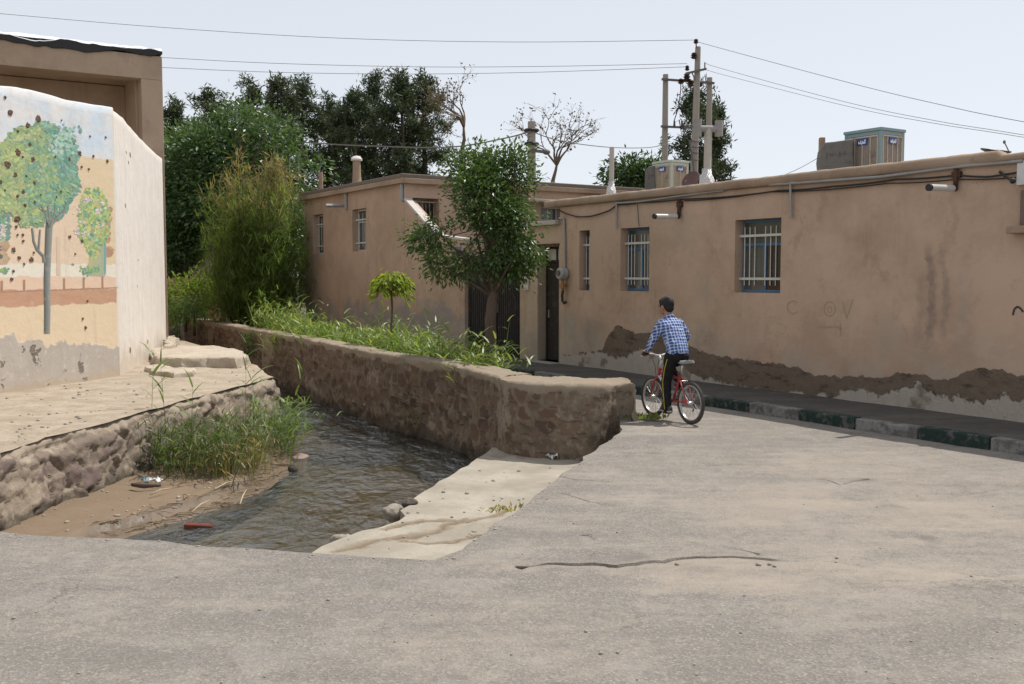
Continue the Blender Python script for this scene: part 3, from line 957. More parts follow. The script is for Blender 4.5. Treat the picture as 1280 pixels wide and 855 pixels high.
st = [(FS(1165), .10, 2.3, .95, (.16, .135, .12), .8), (FS(1183), .07, 2.6, 1.0, (.20, .165, .14), .6), (FS(1205), .12, 2.2, .9, (.36, .31, .27), .5), (FS(1150), .14, 2.0, .9, (.25, .19, .14), .5), (FS(1190), .06, 2.9, 2.2, (.10, .08, .07), .7), (FS(851), .05, 3.2, 2.6, (.09, .07, .06), .8), (FS(960), .10, 1.65, .8, (.24, .17, .12), .4), (FS(712), .5, 1.25, .05, (.33, .29, .235), 1.3), (FS(738), .5, 1.15, .3, (.30, .26, .21), 1.1), (FS(868), .7, 1.15, .5, (.33, .285, .225), 1.0), (FS(850), .55, 2.95, 2.25, (.40, .335, .265), .9), (FS(883), .25, 1.9, 1.45, (.38, .32, .25), .9), (FS(1110), .3, 1.4, .75, (.40, .33, .255), .9), (FS(1245), .5, 1.2, .8, (.38, .32, .25), .8)]
M_CLAY = m_clay('clay_plaster', extra=band, streaks=st)
M_CLAY2 = m_clay('clay_plaster_rear', (0.396, 0.282, 0.207), (0.442, 0.323, 0.243), (0.285, 0.268, 0.262), grey_z=1.05)
M_COPE = m_clay('clay_coping', (0.282, 0.204, 0.144), (0.360, 0.270, 0.198))
M_ROOFT = m_earth('roof_mud', (.30, .24, .18), (.38, .31, .24))
M_BLUE = m_paint('blue_frame_paint', (.10, .19, .30), (.20, .19, .17), .66)
M_WHITEP = m_paint('white_bar_paint', (.62, .60, .55), (.35, .28, .22), .70)
M_WFRAME = m_paint('pale_frame_paint', (.55, .56, .56), (.35, .33, .3), .68)
M_DKMET = m_paint('dark_metal_paint', (.040, .033, .028), (.075, .06, .05), .58)
M_GATE = m_paint('brown_gate_paint', (.052, .045, .042), (.10, .085, .075), .6)
M_GALV = simple('galvanised', (.36, .36, .36), .45, .6, .5, .2, 9)
M_GREYP = simple('grey_pipe_paint', (.30, .30, .29), .55, 0, .4, .15, 9)
M_CABLE = simple('black_cable', (.03, .03, .03), .6, 0, .3, .1, 9, 0)
M_RUST = m_paint('rusty_iron', (.10, .055, .035), (.045, .03, .025), .5)
M_CURT = simple('curtain_cloth', (.30, .30, .27), .9, 0, .1, .2, 5)

def m_glass(name, tint, rough=.08):
    n = N(name); v = n.obj()
    wob = n.bump(n.noise(v, 2.2, 2, .5), .12, .03)
    c = n.mix(n.noise(n.mapv(v, (6, 6, .6)), 2.0, 4, .6), tuple(q * .7 for q in tint), tint)
    dust = n.sm(n.noise(v, 5, 6, .7), .45, .8)
    n.pbr(c, n.rng(dust, 0, 1, rough, .45), wob, spec=.5)
    return n.m
M_GL_GREY = m_glass('dusty_glass', (.11, .112, .10))
M_GL_GREEN = m_glass('reeded_glass', (.105, .105, .075), .25)
M_GL_DARK = m_glass('dark_glass', (.022, .016, .012))
M_GL_PALE = m_glass('frosted_pane', (.55, .54, .5), .4)

def wallpanel(mb, s0, s1, z0, z1, holes, tf, depth=.24, mi=0, step=None):
    xs = sorted(set([s0, s1] + [h[0] for h in holes] + [h[1] for h in holes]))
    zs = sorted(set([z0, z1] + [h[2] for h in holes] + [h[3] for h in holes]))
    for i in range(len(xs) - 1):
        for j in range(len(zs) - 1):
            cx, cz = (xs[i] + xs[i + 1]) / 2, (zs[j] + zs[j + 1]) / 2
            if any(h[0] < cx < h[1] and h[2] < cz < h[3] for h in holes): continue
            mb.add([tf(xs[i], 0, zs[j]), tf(xs[i + 1], 0, zs[j]), tf(xs[i + 1], 0, zs[j + 1]), tf(xs[i], 0, zs[j + 1])], [(0, 1, 2, 3)], mi)
    for a, b, c, d in holes:
        for q in ([(a, c), (a, d)], [(b, d), (b, c)], [(a, d), (b, d)], [(b, c), (a, c)]):
            (p0, q0), (p1, q1) = q
            mb.add([tf(p0, 0, q0), tf(p1, 0, q1), tf(p1, depth, q1), tf(p0, depth, q0)], [(0, 1, 2, 3)], mi)

def window(parent, s0, s1, z0, z1, tf, frame_m, pane_ms, set_=.17, mull=.5, trans=.72, bars=None, hbars=(.18, .78), barm=None, label=None, fw=.045, skipbar=None):
    """frame with transom and mullion, three panes, iron grille; tf(s, y, z) -> local coordinates"""
    f = MB()
    def bx(mb, a, b, y0, y1, c, d, mi=0):
        vs = [tf(x, y, z) for z in (c, d) for y in (y0, y1) for x in (a, b)]
        mb.add(vs, [(0, 2, 3, 1), (4, 5, 7, 6), (0, 1, 5, 4), (2, 6, 7, 3), (0, 4, 6, 2), (1, 3, 7, 5)], mi)
    e = .003
    zt = z0 + (z1 - z0) * trans; sm_ = s0 + (s1 - s0) * mull
    bx(f, s0 + e, s0 + fw, set_, set_ + .05, z0 + e, z1 - e); bx(f, s1 - fw, s1 - e, set_, set_ + .05, z0 + e, z1 - e)
    bx(f, s0 + fw, s1 - fw, set_ + .002, set_ + .048, z1 - fw, z1 - e); bx(f, s0 + fw, s1 - fw, set_ + .002, set_ + .048, z0 + e, z0 + fw)
    if trans < 1: bx(f, s0 + fw, s1 - fw, set_ - .004, set_ + .046, zt - .025, zt + .025)
    if mull: bx(f, sm_ - .02, sm_ + .02, set_ + .004, set_ + .044, z0 + fw, zt - .025 if trans < 1 else z1 - fw)
    fo = f.build('window', frame_m, parent, local=True, bevel=.004)
    if label: fo['label'] = label
    rects = []
    if trans < 1: rects.append((s0 + fw, s1 - fw, zt + .025, z1 - fw))
    zz = zt - .025 if trans < 1 else z1 - fw
    if mull:
        rects += [(s0 + fw, sm_ - .02, z0 + fw, zz), (sm_ + .02, s1 - fw, z0 + fw, zz)]
    else:
        rects += [(s0 + fw, s1 - fw, z0 + fw, zz)]
    for i, (a, b, c, d) in enumerate(rects):
        pm = MB(); bx(pm, a - .004, b + .004, set_ + .02, set_ + .026, c - .004, d + .004)
        pm.build('pane', pane_ms[i % len(pane_ms)], fo, local=True)
    if bars:
        g = MB()
        for hb in hbars:
            z = z0 + (z1 - z0) * hb
            bx(g, s0 + .004, s1 - .004, set_ - .075, set_ - .060, z - .019, z + .019)
        for k in range(bars):
            if skipbar is not None and k == skipbar: continue
            s = s0 + (s1 - s0) * (k + .9) / (bars + .8)
            zb, zt_ = z0 + (z1 - z0) * .10, z0 + (z1 - z0) * .90
            g.tube([tf(s, set_ - .052, zb), tf(s, set_ - .052, zt_)], .0085, 6)
        g.build('grille', barm or M_WHITEP, fo, local=True)
    return fo

idt = lambda s, y, z: (s, y, z)

# ------------------------------------------------------------------ right house
house = empty('clay_house', FM, 'long low clay plastered house with blue barred windows and crumbling plaster base', 'house')
ZTOP = 3.2
def rect(px0, py0, px1, py1):
    a = FP(px0, (py0 + py1) / 2); b = FP(px1, (py0 + py1) / 2)
    m = (px0 + px1) / 2
    return (a.x, b.x, FP(m, py1).z, FP(m, py0).z)
W1 = rect(724, 288, 737, 363); W2 = rect(775.5, 284.5, 811.5, 364); W3 = rect(918.5, 273.5, 976, 366)
wb = MB()
wallpanel(wb, 0, HL, .0, ZTOP, [W1, W2, W3], idt, .3)
wb.bx(0, .004, .305, 7, 0, ZTOP); 
wb.add([(0, 0, 0), (0, 7, 0), (0, 7, ZTOP), (0, 0, ZTOP)], [(0, 1, 2, 3)])
wb.add([(HL, 0, 0), (HL, 7, 0), (HL, 7, ZTOP), (HL, 0, ZTOP)], [(0, 1, 2, 3)])
wb.add([(0, 7, 0), (HL, 7, 0), (HL, 7, ZTOP), (0, 7, ZTOP)], [(0, 1, 2, 3)])
# dark rooms behind the windows
wb.add([(0, .9, 0), (HL, .9, 0), (HL, .9, ZTOP), (0, .9, ZTOP)], [(0, 1, 2, 3)])
wall_o = wb.build('wall', M_CLAY, house, local=True)
# roof: slab with an uneven mud coping
roof = MB()
roof.bx(-.45, HL + .1, .1, 7.1, ZTOP + .004, ZTOP + .1)
ro = roof.build('roof', M_ROOFT, house, local=True, bevel=.01)
xs = np.arange(-.45, HL + .12, .07)
co = []; fs = []
prof = [(.06, 0), (-.055, .0), (-.075, .02), (-.08, .09), (-.06, .135), (0, .15), (.14, .13), (.16, .0)]
for i, s in enumerate(xs):
    q = np.array([[s * 2.1, 0, 0], [s * 2.1, 5, 0]]); nz = fbm(q, 1, 4, 201); n2 = fbm(q * 4, 1, 2, 205)
    end = 0 if s < 9.1 or s > 9.5 else -.05
    for (y, z) in prof:
        co.append((s, y + .014 * n2[0] * (z > 0), ZTOP + .003 + z * (1 + .05 * nz[0] + .05 * n2[1]) + end * (z > .05)))
k = len(prof)
for i in range(len(xs) - 1):
    for j in range(k - 1):
        fs.append((i * k + j, (i + 1) * k + j, (i + 1) * k + j + 1, i * k + j + 1))
fs.append(tuple(range(k))); fs.append(tuple(range((len(xs) - 1) * k, len(xs) * k))[::-1])
mesh_obj('roof_edge', co, fs, M_COPE, ro, local=True, smooth=True)
window(house, *W1, idt, M_BLUE, [M_GL_GREEN, M_GL_GREY, M_GL_DARK], bars=3, hbars=(.2, .76), trans=.7, fw=.035, mull=.5)
window(house, *W2, idt, M_BLUE, [M_GL_GREEN, M_GL_GREY, M_GL_DARK], bars=8, hbars=(.2, .76), trans=.67, skipbar=3)
window(house, *W3, idt, M_BLUE, [M_GL_GREEN, M_GL_GREY, M_GL_DARK], bars=8, hbars=(.19, .78), trans=.66, skipbar=3)
# fixed pipe and sagging cables under the roof edge
pb = MB()
pa = [FP(1279, 201, .05), FP(1200, 208, .05), FP(1100, 221, .05), FP(962, 231, .05)]
pb.tube(pa, .022, 8)
pb.tube([FP(988, 228, .05), FP(988.5, 270, .05)], .018, 8); pb.tube([FP(988.5, 266, .05), FP(989, 272, .05)], .024, 8)
pb.build('conduit', M_GREYP, house, local=True, smooth=True, auto=50)
pb = MB()
pb.tube([FP(770.5, 252, .04), FP(770.5, 286, .04)], .017, 8)
pb.tube([FP(770.5, 254, .04), FP(800, 252, .04), FP(850, 245, .04), FP(905, 238, .04)], .017, 8)
pb.build('conduit', M_GREYP, house, local=True, smooth=True, auto=50)
pb = MB()
pb.tube([FP(705, 273, .03), FP(706, 300, .03), FP(706, 335, .03)], .022, 8); pb.tube([FP(705, 273, .03), FP(699, 273, .05)], .022, 8)
pb.build('conduit', M_GREYP, house, local=True, smooth=True, auto=50)
def cable(pts, r=.011, off=.035):
    l = []
    for i in range(len(pts) - 1):
        a, b = FP(*pts[i], off), FP(*pts[i + 1], off)
        for j in range(6):
            t = j / 6; p = a.lerp(b, t); p.z -= .05 * (b - a).length * t * (1 - t); l.append(p)
    l.append(FP(*pts[-1], off))
    m = MB(); m.tube(l, r, 6); m.build('cable', M_CABLE, house, local=True, smooth=True)
cable([(1279, 214), (1235, 221), (1197, 219), (1120, 224), (1040, 233), (975, 238), (850, 249), (800, 253), (771, 256)], .012)
cable([(1270, 222), (1196, 224), (1110, 229), (960, 240), (855, 251)], .008, .03)
cable([(771, 256), (762, 263), (740, 270), (722, 271), (705, 266), (698, 262)], .013)
cable([(797, 256), (798, 275), (799, 283)], .006)
# ledge and boxes fixed at the right end of the facade
lb_ = MB(); p = FP(1273, 287); lb_.bx(p.x - .06, p.x + .5, -.16, 0, p.z - .05, p.z + .04); lb_.build('ledge', M_COPE, house, local=True, bevel=.012)
lb_ = MB(); p = FP(1279, 212); q = FP(1273, 232); lb_.bx(q.x, q.x + .5, -.05, 0, q.z, FP(1276, 195).z); lb_.build('junction_box', simple('pale_box', (.6, .6, .58), .5), house, local=True, bevel=.01)
lb_ = MB(); q = FP(1276.5, 282); lb_.bx(q.x, q.x + .5, -.04, 0, q.z, FP(1276, 238).z); lb_.build('shutter', simple('brown_board', (.16, .11, .09), .7), house, local=True, bevel=.008)
# cable bracket
bm_ = MB(); bm_.tube([FP(1250, 215, .03), FP(1257, 221, .12), FP(1264, 225, .22)], .018, 6); bm_.ell(FP(1266, 226, .25), (.035, .035, .035)); bm_.build('cable_bracket', M_CABLE, house, local=True)
# faint scrawls on the plaster
def scrawl(pts, r, m):
    mb = MB()
    l = [FP(*p, .004) for p in pts]
    for i in range(len(l) - 1):
        d = (l[i + 1] - l[i]).normalized(); w_ = Vector((-d.z, 0, d.x)) * r
        mb.add([l[i] - w_, l[i + 1] - w_, l[i + 1] + w_, l[i] + w_], [(0, 1, 2, 3)])
    o = mb.build('graffiti', m, house, local=True)
M_SCR = simple('faded_scrawl', (.37, .275, .205), .9, bump=0); M_SCR2 = simple('dark_scrawl', (.06, .05, .045), .9, bump=0)
def circ(cx, cy, rx, ry, n=14, a0=0, a1=6.283): return [(cx + rx * math.cos(a0 + (a1 - a0) * i / n), cy + ry * math.sin(a0 + (a1 - a0) * i / n)) for i in range(n + 1)]
scrawl(circ(991, 384, 7, 8, a0=.6, a1=5.6), .008, M_SCR); scrawl(circ(1037, 386, 7, 9), .008, M_SCR); scrawl(circ(1037, 387, 2.5, 4), .006, M_SCR)
scrawl([(1053, 377), (1058, 398), (1066, 374)], .008, M_SCR); scrawl([(1022, 408), (1030, 409), (1044, 408), (1052, 411)], .012, M_SCR); scrawl([(1050, 404), (1051, 420)], .008, M_SCR)
scrawl([(1266, 394), (1268, 386), (1272, 383), (1276, 386), (1279, 390)], .012, M_SCR2)

# tube lamps on the facade
def tube_lamp(px0, px1, py, zt_px, label):
    p = FP(px1, py)
    M = FM @ Matrix.Translation((p.x, 0, p.z))
    r = empty('tube_lamp', M, label, 'lamp', 'tube lamps on the clay facade')
    b = MB(); h = FP(px1, zt_px).z - p.z
    b.tube([(0, -.045, .0), (0, -.045, h)], .03, 8); b.bx(-.06, .06, -.05, .0, h * .55, h * .85); b.tube([(0, -.04, 0), (0, -.13, -.005)], .035, 8)
    b.build('bracket', M_RUST, r, local=True)
    L = .56
    b = MB(); b.tube([(0, -.10, 0), (0, -L, -.01)], .042, 14); b.build('tube', simple('lamp_tube', (.62, .62, .60), .3, .2), r, local=True, smooth=True, auto=40)
    b = MB(); b.tube([(0, -L + .002, -.01), (0, -L - .03, -.011)], .045, 14); b.build('end_cap', M_CABLE, r, local=True, smooth=True, auto=40)
tube_lamp(1160, 1197, 236, 211, 'pale tube lamp above the long grey stain near the right end of the wall')
tube_lamp(820, 851, 271, 249, 'pale tube lamp on a rusty bracket between two blue windows')

# gas meter beside the door
r = empty('gas_meter', FM @ Matrix.Translation(FP(708, 342)), 'round grey gas meter with hooked pipe beside the dark door', 'meter')
b = MB(); b.lathe([(0, -.09), (.10, -.085), (.12, -.06), (.12, .06), (.10, .085), (0, .09)], (0, -.10, 0), 18, Matrix.Rotation(rad(90), 3, 'X')); b.build('body', simple('meter_grey', (.34, .34, .33), .5), r, local=True, smooth=True, auto=35)
b = MB(); b.lathe([(0, .0), (.055, .0), (.055, .02), (0, .02)], (0, -.195, .01), 14, Matrix.Rotation(rad(90), 3, 'X')); b.build('dial', simple('dial', (.08, .08, .08), .3), r, local=True)
b = MB(); b.tube([(-.02, -.08, -.10), (-.02, -.08, -.28), (.0, -.08, -.33)], .03, 8); b.bx(-.07, .06, -.12, -.04, -.27, -.20); b.build('valve', simple('brass', (.28, .16, .06), .5, .3), r, local=True)
b = MB(); b.tube([(0, -.08, -.32), (-.03, -.08, -.42), (-.02, -.08, -.53), (.04, -.08, -.58), (.10, -.08, -.55)], .026, 8); b.build('pipe', M_CABLE, r, local=True, smooth=True)

# ------------------------------------------------------------------ entry wall with door and corrugated gate
ZE = FP(685, 282).z
sD0, sD1 = FS(672), FS(699.5) - .02
sG0, sG1 = FS(581), FS(650)
zd0, zd1 = .13, FP(685, 308).z
court = empty('entrance_wall', FM @ Matrix.Translation((sG1, 0, 0)), 'clay gateway wall with dark door and corrugated brown gate behind the street tree', 'wall')
cmb = MB()
T = -sG1
def tfc(s, y, z): return (s + T, y, z)
wallpanel(cmb, sG1, 0, 0, ZE, [(sD0, sD1, zd0, zd1)], tfc, .34)
cmb.add([tfc(sG1, 0, 0), tfc(sG1, .34, 0), tfc(sG1, .34, ZE), tfc(sG1, 0, ZE)], [(0, 1, 2, 3)])
cmb.add([tfc(sG1, .34, 0), tfc(-.003, .34, 0), tfc(-.003, .34, ZE), tfc(sG1, .34, ZE)], [(0, 1, 2, 3)])
cmb.add([tfc(sD0, 0, zd0), tfc(sD1, 0, zd0), tfc(sD1, .34, zd0), tfc(sD0, .34, zd0)], [(0, 1, 2, 3)])
M_CLAY3 = m_clay('clay_plaster_entry', (0.383, 0.287, 0.202), (0.449, 0.346, 0.255), (0.356, 0.312, 0.250), grey_z=.8)
cmb.build('wall', M_CLAY3, court, local=True)
cmb = MB(); cmb.bx(sG1 + T - .05, -.005 + T, -.12, .42, ZE + .003, ZE + .09); cmb.build('coping', simple('pale_coping', (.42, .38, .32), .9), court, local=True, bevel=.01)
cmb = MB(); cmb.bx(sD0 + T - .06, sD1 + T + .01, -.03, .01, zd1 + .005, zd1 + .05); cmb.build('lintel', M_RUST, court, local=True)
cmb = MB(); cmb.bx(sD0 + T - .1, sD1 + T + .05, -.25, .3, .0, zd0 - .005); cmb.build('threshold', simple('sill_stone', (.3, .27, .23), .9), court, local=True, bevel=.01)
zt = zd1 - .27
dm = MB()
dm.bx(sD0 + T + .003, sD0 + T + .045, .2, .26, zd0 + .003, zd1 - .003); dm.bx(sD1 + T - .045, sD1 + T - .003, .2, .26, zd0 + .003, zd1 - .003)
dm.bx(sD0 + T + .045, sD1 + T - .045, .203, .257, zd1 - .05, zd1 - .004); dm.bx(sD0 + T + .045, sD1 + T - .045, .203, .257, zt - .05, zt)
dm.bx((sD0 + sD1) / 2 + T - .02, (sD0 + sD1) / 2 + T + .02, .204, .256, zt, zd1 - .05)
dm.bx(sD0 + T + .045, sD1 + T - .045, .225, .25, zd0 + .01, zt - .05)
do = dm.build('door', M_DKMET, court, local=True, bevel=.004)
for a, b in ((sD0 + .045, (sD0 + sD1) / 2 - .02), ((sD0 + sD1) / 2 + .02, sD1 - .045)):
    dm = MB(); dm.bx(a + T, b + T, .228, .236, zt, zd1 - .05); dm.build('pane', M_GL_PALE, do, local=True)
dm = MB(); dm.bx(sD0 + T + .1, sD0 + T + .13, .19, .225, 1.0, 1.16); dm.build('handle', M_GALV, do, local=True)
# corrugated gate
gm = MB(); ZG = 2.3; nc = 26; wv = (sG1 - sG0 - .1) / nc
pts = []
for i in range(nc):
    x0 = sG0 + T + .05 + i * wv
    pts += [(x0, .0), (x0 + wv * .32, .0), (x0 + wv * .45, .035), (x0 + wv * .86, .035)]
pts.append((sG1 + T - .05, .0))
vs = [(x, .12 + y, .12) for x, y in pts] + [(x, .12 + y, ZG - .05) for x, y in pts]
m_ = len(pts)
gm.add(vs, [(i, i + 1, m_ + i + 1, m_ + i) for i in range(m_ - 1)])
go = gm.build('gate', M_GATE, court, local=True)
gm = MB()
for a, b in ((sG0, sG0 + .06), (sG1 - .063, sG1 - .003), ((sG0 + sG1) / 2 - .04, (sG0 + sG1) / 2 + .04)): gm.bx(a + T, b + T, .09, .165, .11, ZG)
gm.bx(sG0 + T, sG1 + T - .003, .094, .16, ZG - .05, ZG + .01); gm.bx(sG0 + T, sG1 + T - .003, .094, .16, .105, .15)
gm.build('gate_frame', M_DKMET, go, local=True)
gm = MB(); gm.bx((sG0 + sG1) / 2 + T + .05, (sG0 + sG1) / 2 + T + .09, .05, .12, 1.05, 1.25); gm.build('handle', M_GALV, go, local=True)
# intercom on the pillar
p = FP(659, 353)
r = empty('intercom', FM @ Matrix.Translation((p.x, 0, p.z)), 'small pale intercom on the clay pillar left of the dark door', 'intercom')
b = MB(); b.bx(-.08, .08, -.035, 0, -.16, .10); b.build('body', simple('intercom_pale', (.5, .47, .42), .4), r, local=True, bevel=.008)
b = MB(); b.bx(-.05, .05, -.04, -.035, .0, .07); b.build('speaker', M_CABLE, r, local=True)

# ------------------------------------------------------------------ rear house
s50, s38 = FS(506), FS(386)
ZR = 4.32
rear = empty('rear_house', FM @ Matrix.Translation((s50, 0, 0)), 'flat roofed brown clay house with two white barred windows behind the reeds', 'house')
def trr(s, y, z): return (s - s50, y, z)
rm = MB()
def rrect(px0, py0, px1, py1):
    return rect(px0, py0, px1, py1)
RW1 = rrect(391.5, 268, 404, 317.5); RW2 = rrect(440.5, 261, 457.5, 314)
wallpanel(rm, s38 - .3, s50, 0, ZR, [RW1, RW2], trr, .24)
# flank wall facing the entrance, seen over the gate
def flank(px, py):
    """point on the plane s = s50: returns (y, z)"""
    o = FM @ Vector((s50, 0, 0))
    p = on_plane(px, py, UX, UY, o.x * UX + o.y * UY)
    d = p - o
    return d.x * NX + d.y * NY, p.z
fy0, fz1 = flank(516, 247); fy1, fz0 = flank(549, 292)
gy0, gz1 = flank(676, 256); gy1, gz0 = flank(701, 279)
def tfl(s, y, z): return (-y, s, z)
wallpanel(rm, 0, 12, 0, ZR, [(fy0, fy1, fz0, fz1), (gy0, gy1, gz0, gz1)], lambda s, y, z: (-y, s, z), .24)
xb = s38 - .3 - s50
rm.add([(xb, 0, 0), (xb, 12, 0), (xb, 12, ZR), (xb, 0, ZR)], [(0, 1, 2, 3)])
rm.add([(xb, 12, 0), (0, 12, 0), (0, 12, ZR), (xb, 12, ZR)], [(0, 1, 2, 3)])
rm.add([(xb, 1.1, 0), (-1.1, 1.1, 0), (-1.1, 1.1, ZR), (xb, 1.1, ZR)], [(0, 1, 2, 3)])
rm.add([(-1.1, 1.1, 0), (-1.1, 12, 0), (-1.1, 12, ZR), (-1.1, 1.1, ZR)], [(0, 1, 2, 3)])
rm.build('wall', M_CLAY2, rear, local=True)
rm = MB()
rm.bx(xb - .12, .12, -.12, 12.1, ZR + .003, ZR + .11)
rr = rm.build('roof', simple('tar_roof', (.16, .13, .11), .9, var=.3), rear, local=True, bevel=.02)
rm = MB(); rm.bx(xb - .1, .13, -.14, -.06, ZR - .13, ZR + .0); rm.bx(.06, .14, -.06, 12, ZR - .13, ZR + .0); rm.build('roof_edge', M_COPE, rr, local=True, bevel=.01)
window(rear, *RW1, trr, M_WFRAME, [M_GL_GREY, M_GL_GREY, M_GL_DARK], bars=3, hbars=(.2, .75), trans=.7, barm=M_WFRAME)
window(rear, *RW2, trr, M_WFRAME, [M_GL_GREY, M_GL_GREY, M_GL_GREY], bars=3, hbars=(.2, .75), trans=.7, barm=M_WFRAME)
M_TANBAR = m_paint('tan_bar_paint', (.30, .25, .19), (.16, .12, .09), .6)
window(rear, fy0, fy1, fz0, fz1, tfl, M_TANBAR, [M_GL_GREY, M_GL_DARK, M_GL_DARK], bars=6, hbars=(.12, .9), trans=1, barm=M_TANBAR, label='tan barred window on the flank above the gate')
window(rear, gy0, gy1, gz0, gz1, tfl, M_WFRAME, [M_CURT, M_GL_GREY, M_CURT], bars=5, hbars=(.15, .85), trans=1, barm=M_GREYP)
ab = MB()
for z, hh in ((gz1 + .05, .07), (gz0 - .09, .06)):
    ab.bx(.0, .45, gy0 - .5, gy1 + .4, z, z + hh)
ab.build('canopy', simple('pale_coping2', (.40, .36, .30), .9), rear, local=True, bevel=.01)
# roof things of the rear house
def on_roof(px, py, z, dy=0):
    g = G(px, py, z); d = g - (FM @ Vector((s50, 0, 0))); return Vector((d.x * UX + d.y * UY, d.x * NX + d.y * NY, z))
p = FP(428, 236); x = p.x - s50
cb = MB(); cb.lathe([(.17, 0), (.135, .15), (.12, .3), (.11, .74), (.0, .74)], (x, .45, ZR + .1), 16); co_ = cb.build('chimney', M_COPE, rr, local=True, smooth=True, auto=40)
cb = MB(); cb.lathe([(.0, .0), (.16, .0), (.165, .05), (.1, .13), (0, .15)], (x, .45, ZR + .84), 16); cb.build('chimney_cap', M_WHITEP, rr, local=True, smooth=True, auto=40)
cb = MB(); p = FP(388, 240); cb.tube([(p.x - s50 + .1, .3, ZR + .1), (p.x - s50 + .1, .3, ZR + .72)], .07, 10); cb.build('vent', M_COPE, rr, local=True, smooth=True, auto=40)
# rain spouts, drain pipe
sb = MB(); p = FP(434, 240); sb.tube([(p.x - s50, -.04, ZR - .15), (p.x - s50, -.04, FP(434, 262).z)], .045, 8); sb.build('drain_pipe', M_GREYP, rear, local=True, smooth=True, auto=40)
sb = MB(); p = FP(433, 257); sb.tube([(p.x - s50, -.05, p.z), (p.x - s50 - .05, -.6, p.z - .02)], .05, 8); sb.build('spout', M_GALV, rear, local=True, smooth=True, auto=40)
sb = MB(); p = FP(505, 235); sb.tube([(-.05, -.05, ZR - .15), (-.05, -.05, FP(505, 252).z)], .04, 8); sb.build('drain_pipe', M_GREYP, rear, local=True, smooth=True, auto=40)

# sloping garden wall between the rear house and the gate
gw = empty('garden_wall', FM @ Matrix.Translation((s50, 0, 0)), 'clay garden wall with white sloping top edge beside the brown gate', 'wall')
top = [(s50 + .003, FP(507, 250).z), (FS(546), FP(546, 296).z), (FS(580.5), FP(580.5, 301).z)]
gb = MB()
poly = [(s50 + .003, .004, 0), (FS(580.5), .004, 0)] + [(a, .004, z) for a, z in top[::-1]]
gb.prism([(a - s50, y, z) for a, y, z in poly], (0, 0, 0), (0, .3, 0))
gb.build('wall', M_CLAY2, gw, local=True)
gb = MB()
for (a, z), (b, z2) in zip(top[:-1], top[1:]):
    an = math.atan2(z2 - z, b - a); L = math.hypot(b - a, z2 - z)
    gb.box(((a + b) / 2 - s50, .08, (z + z2) / 2 + .033), (L, .20, .06), Matrix.Rotation(-an, 3, 'Y'))
gb.build('coping', simple('white_coping', (.48, .45, .41), .85, var=.2), gw, local=True, bevel=.01)
p = FP(573, 314)
hn = MB(); hn.bx(-.12, .12, -.012, .0, -.1, .1)
hn_o = hn.build('number_plate', simple('plate_blue', (.05, .16, .42), .4), M=FM @ Matrix.Translation((p.x, -.001, p.z)), local=True, bevel=.003)
tag(hn_o, 'small blue house number plate on the garden wall beside the gate', 'sign')
# ------------------------------------------------------------------ painted boundary wall on the left bank
Ml, Mc = G(0, 492), G(150, 470)
Ms = G(208, 437)
ex = (Mc - Ml).normalized(); en = Vector((ex.y, -ex.x, 0))      # en faces the stream
ex2 = (Ms - Mc).normalized(); en2 = Vector((ex2.y, -ex2.x, 0))
MM = Matrix(((ex.x, -en.x, 0, Mc.x), (ex.y, -en.y, 0, Mc.y), (0, 0, 1, 0), (0, 0, 0, 1)))
mural = empty('painted_wall', MM, 'tall whitewashed boundary wall painted with a garden scene and pitted with brown holes', 'wall')
dM = en.x * Mc.x + en.y * Mc.y
dS = en2.x * Mc.x + en2.y * Mc.y
def MP(px, py, off=0.0):
    p = on_plane(px, py, en.x, en.y, dM + off); d = p - Mc
    return Vector((d.x * ex.x + d.y * ex.y, -off, p.z))
def SP(px, py, off=0.0):
    return on_plane(px, py, en2.x, en2.y, dS + off)

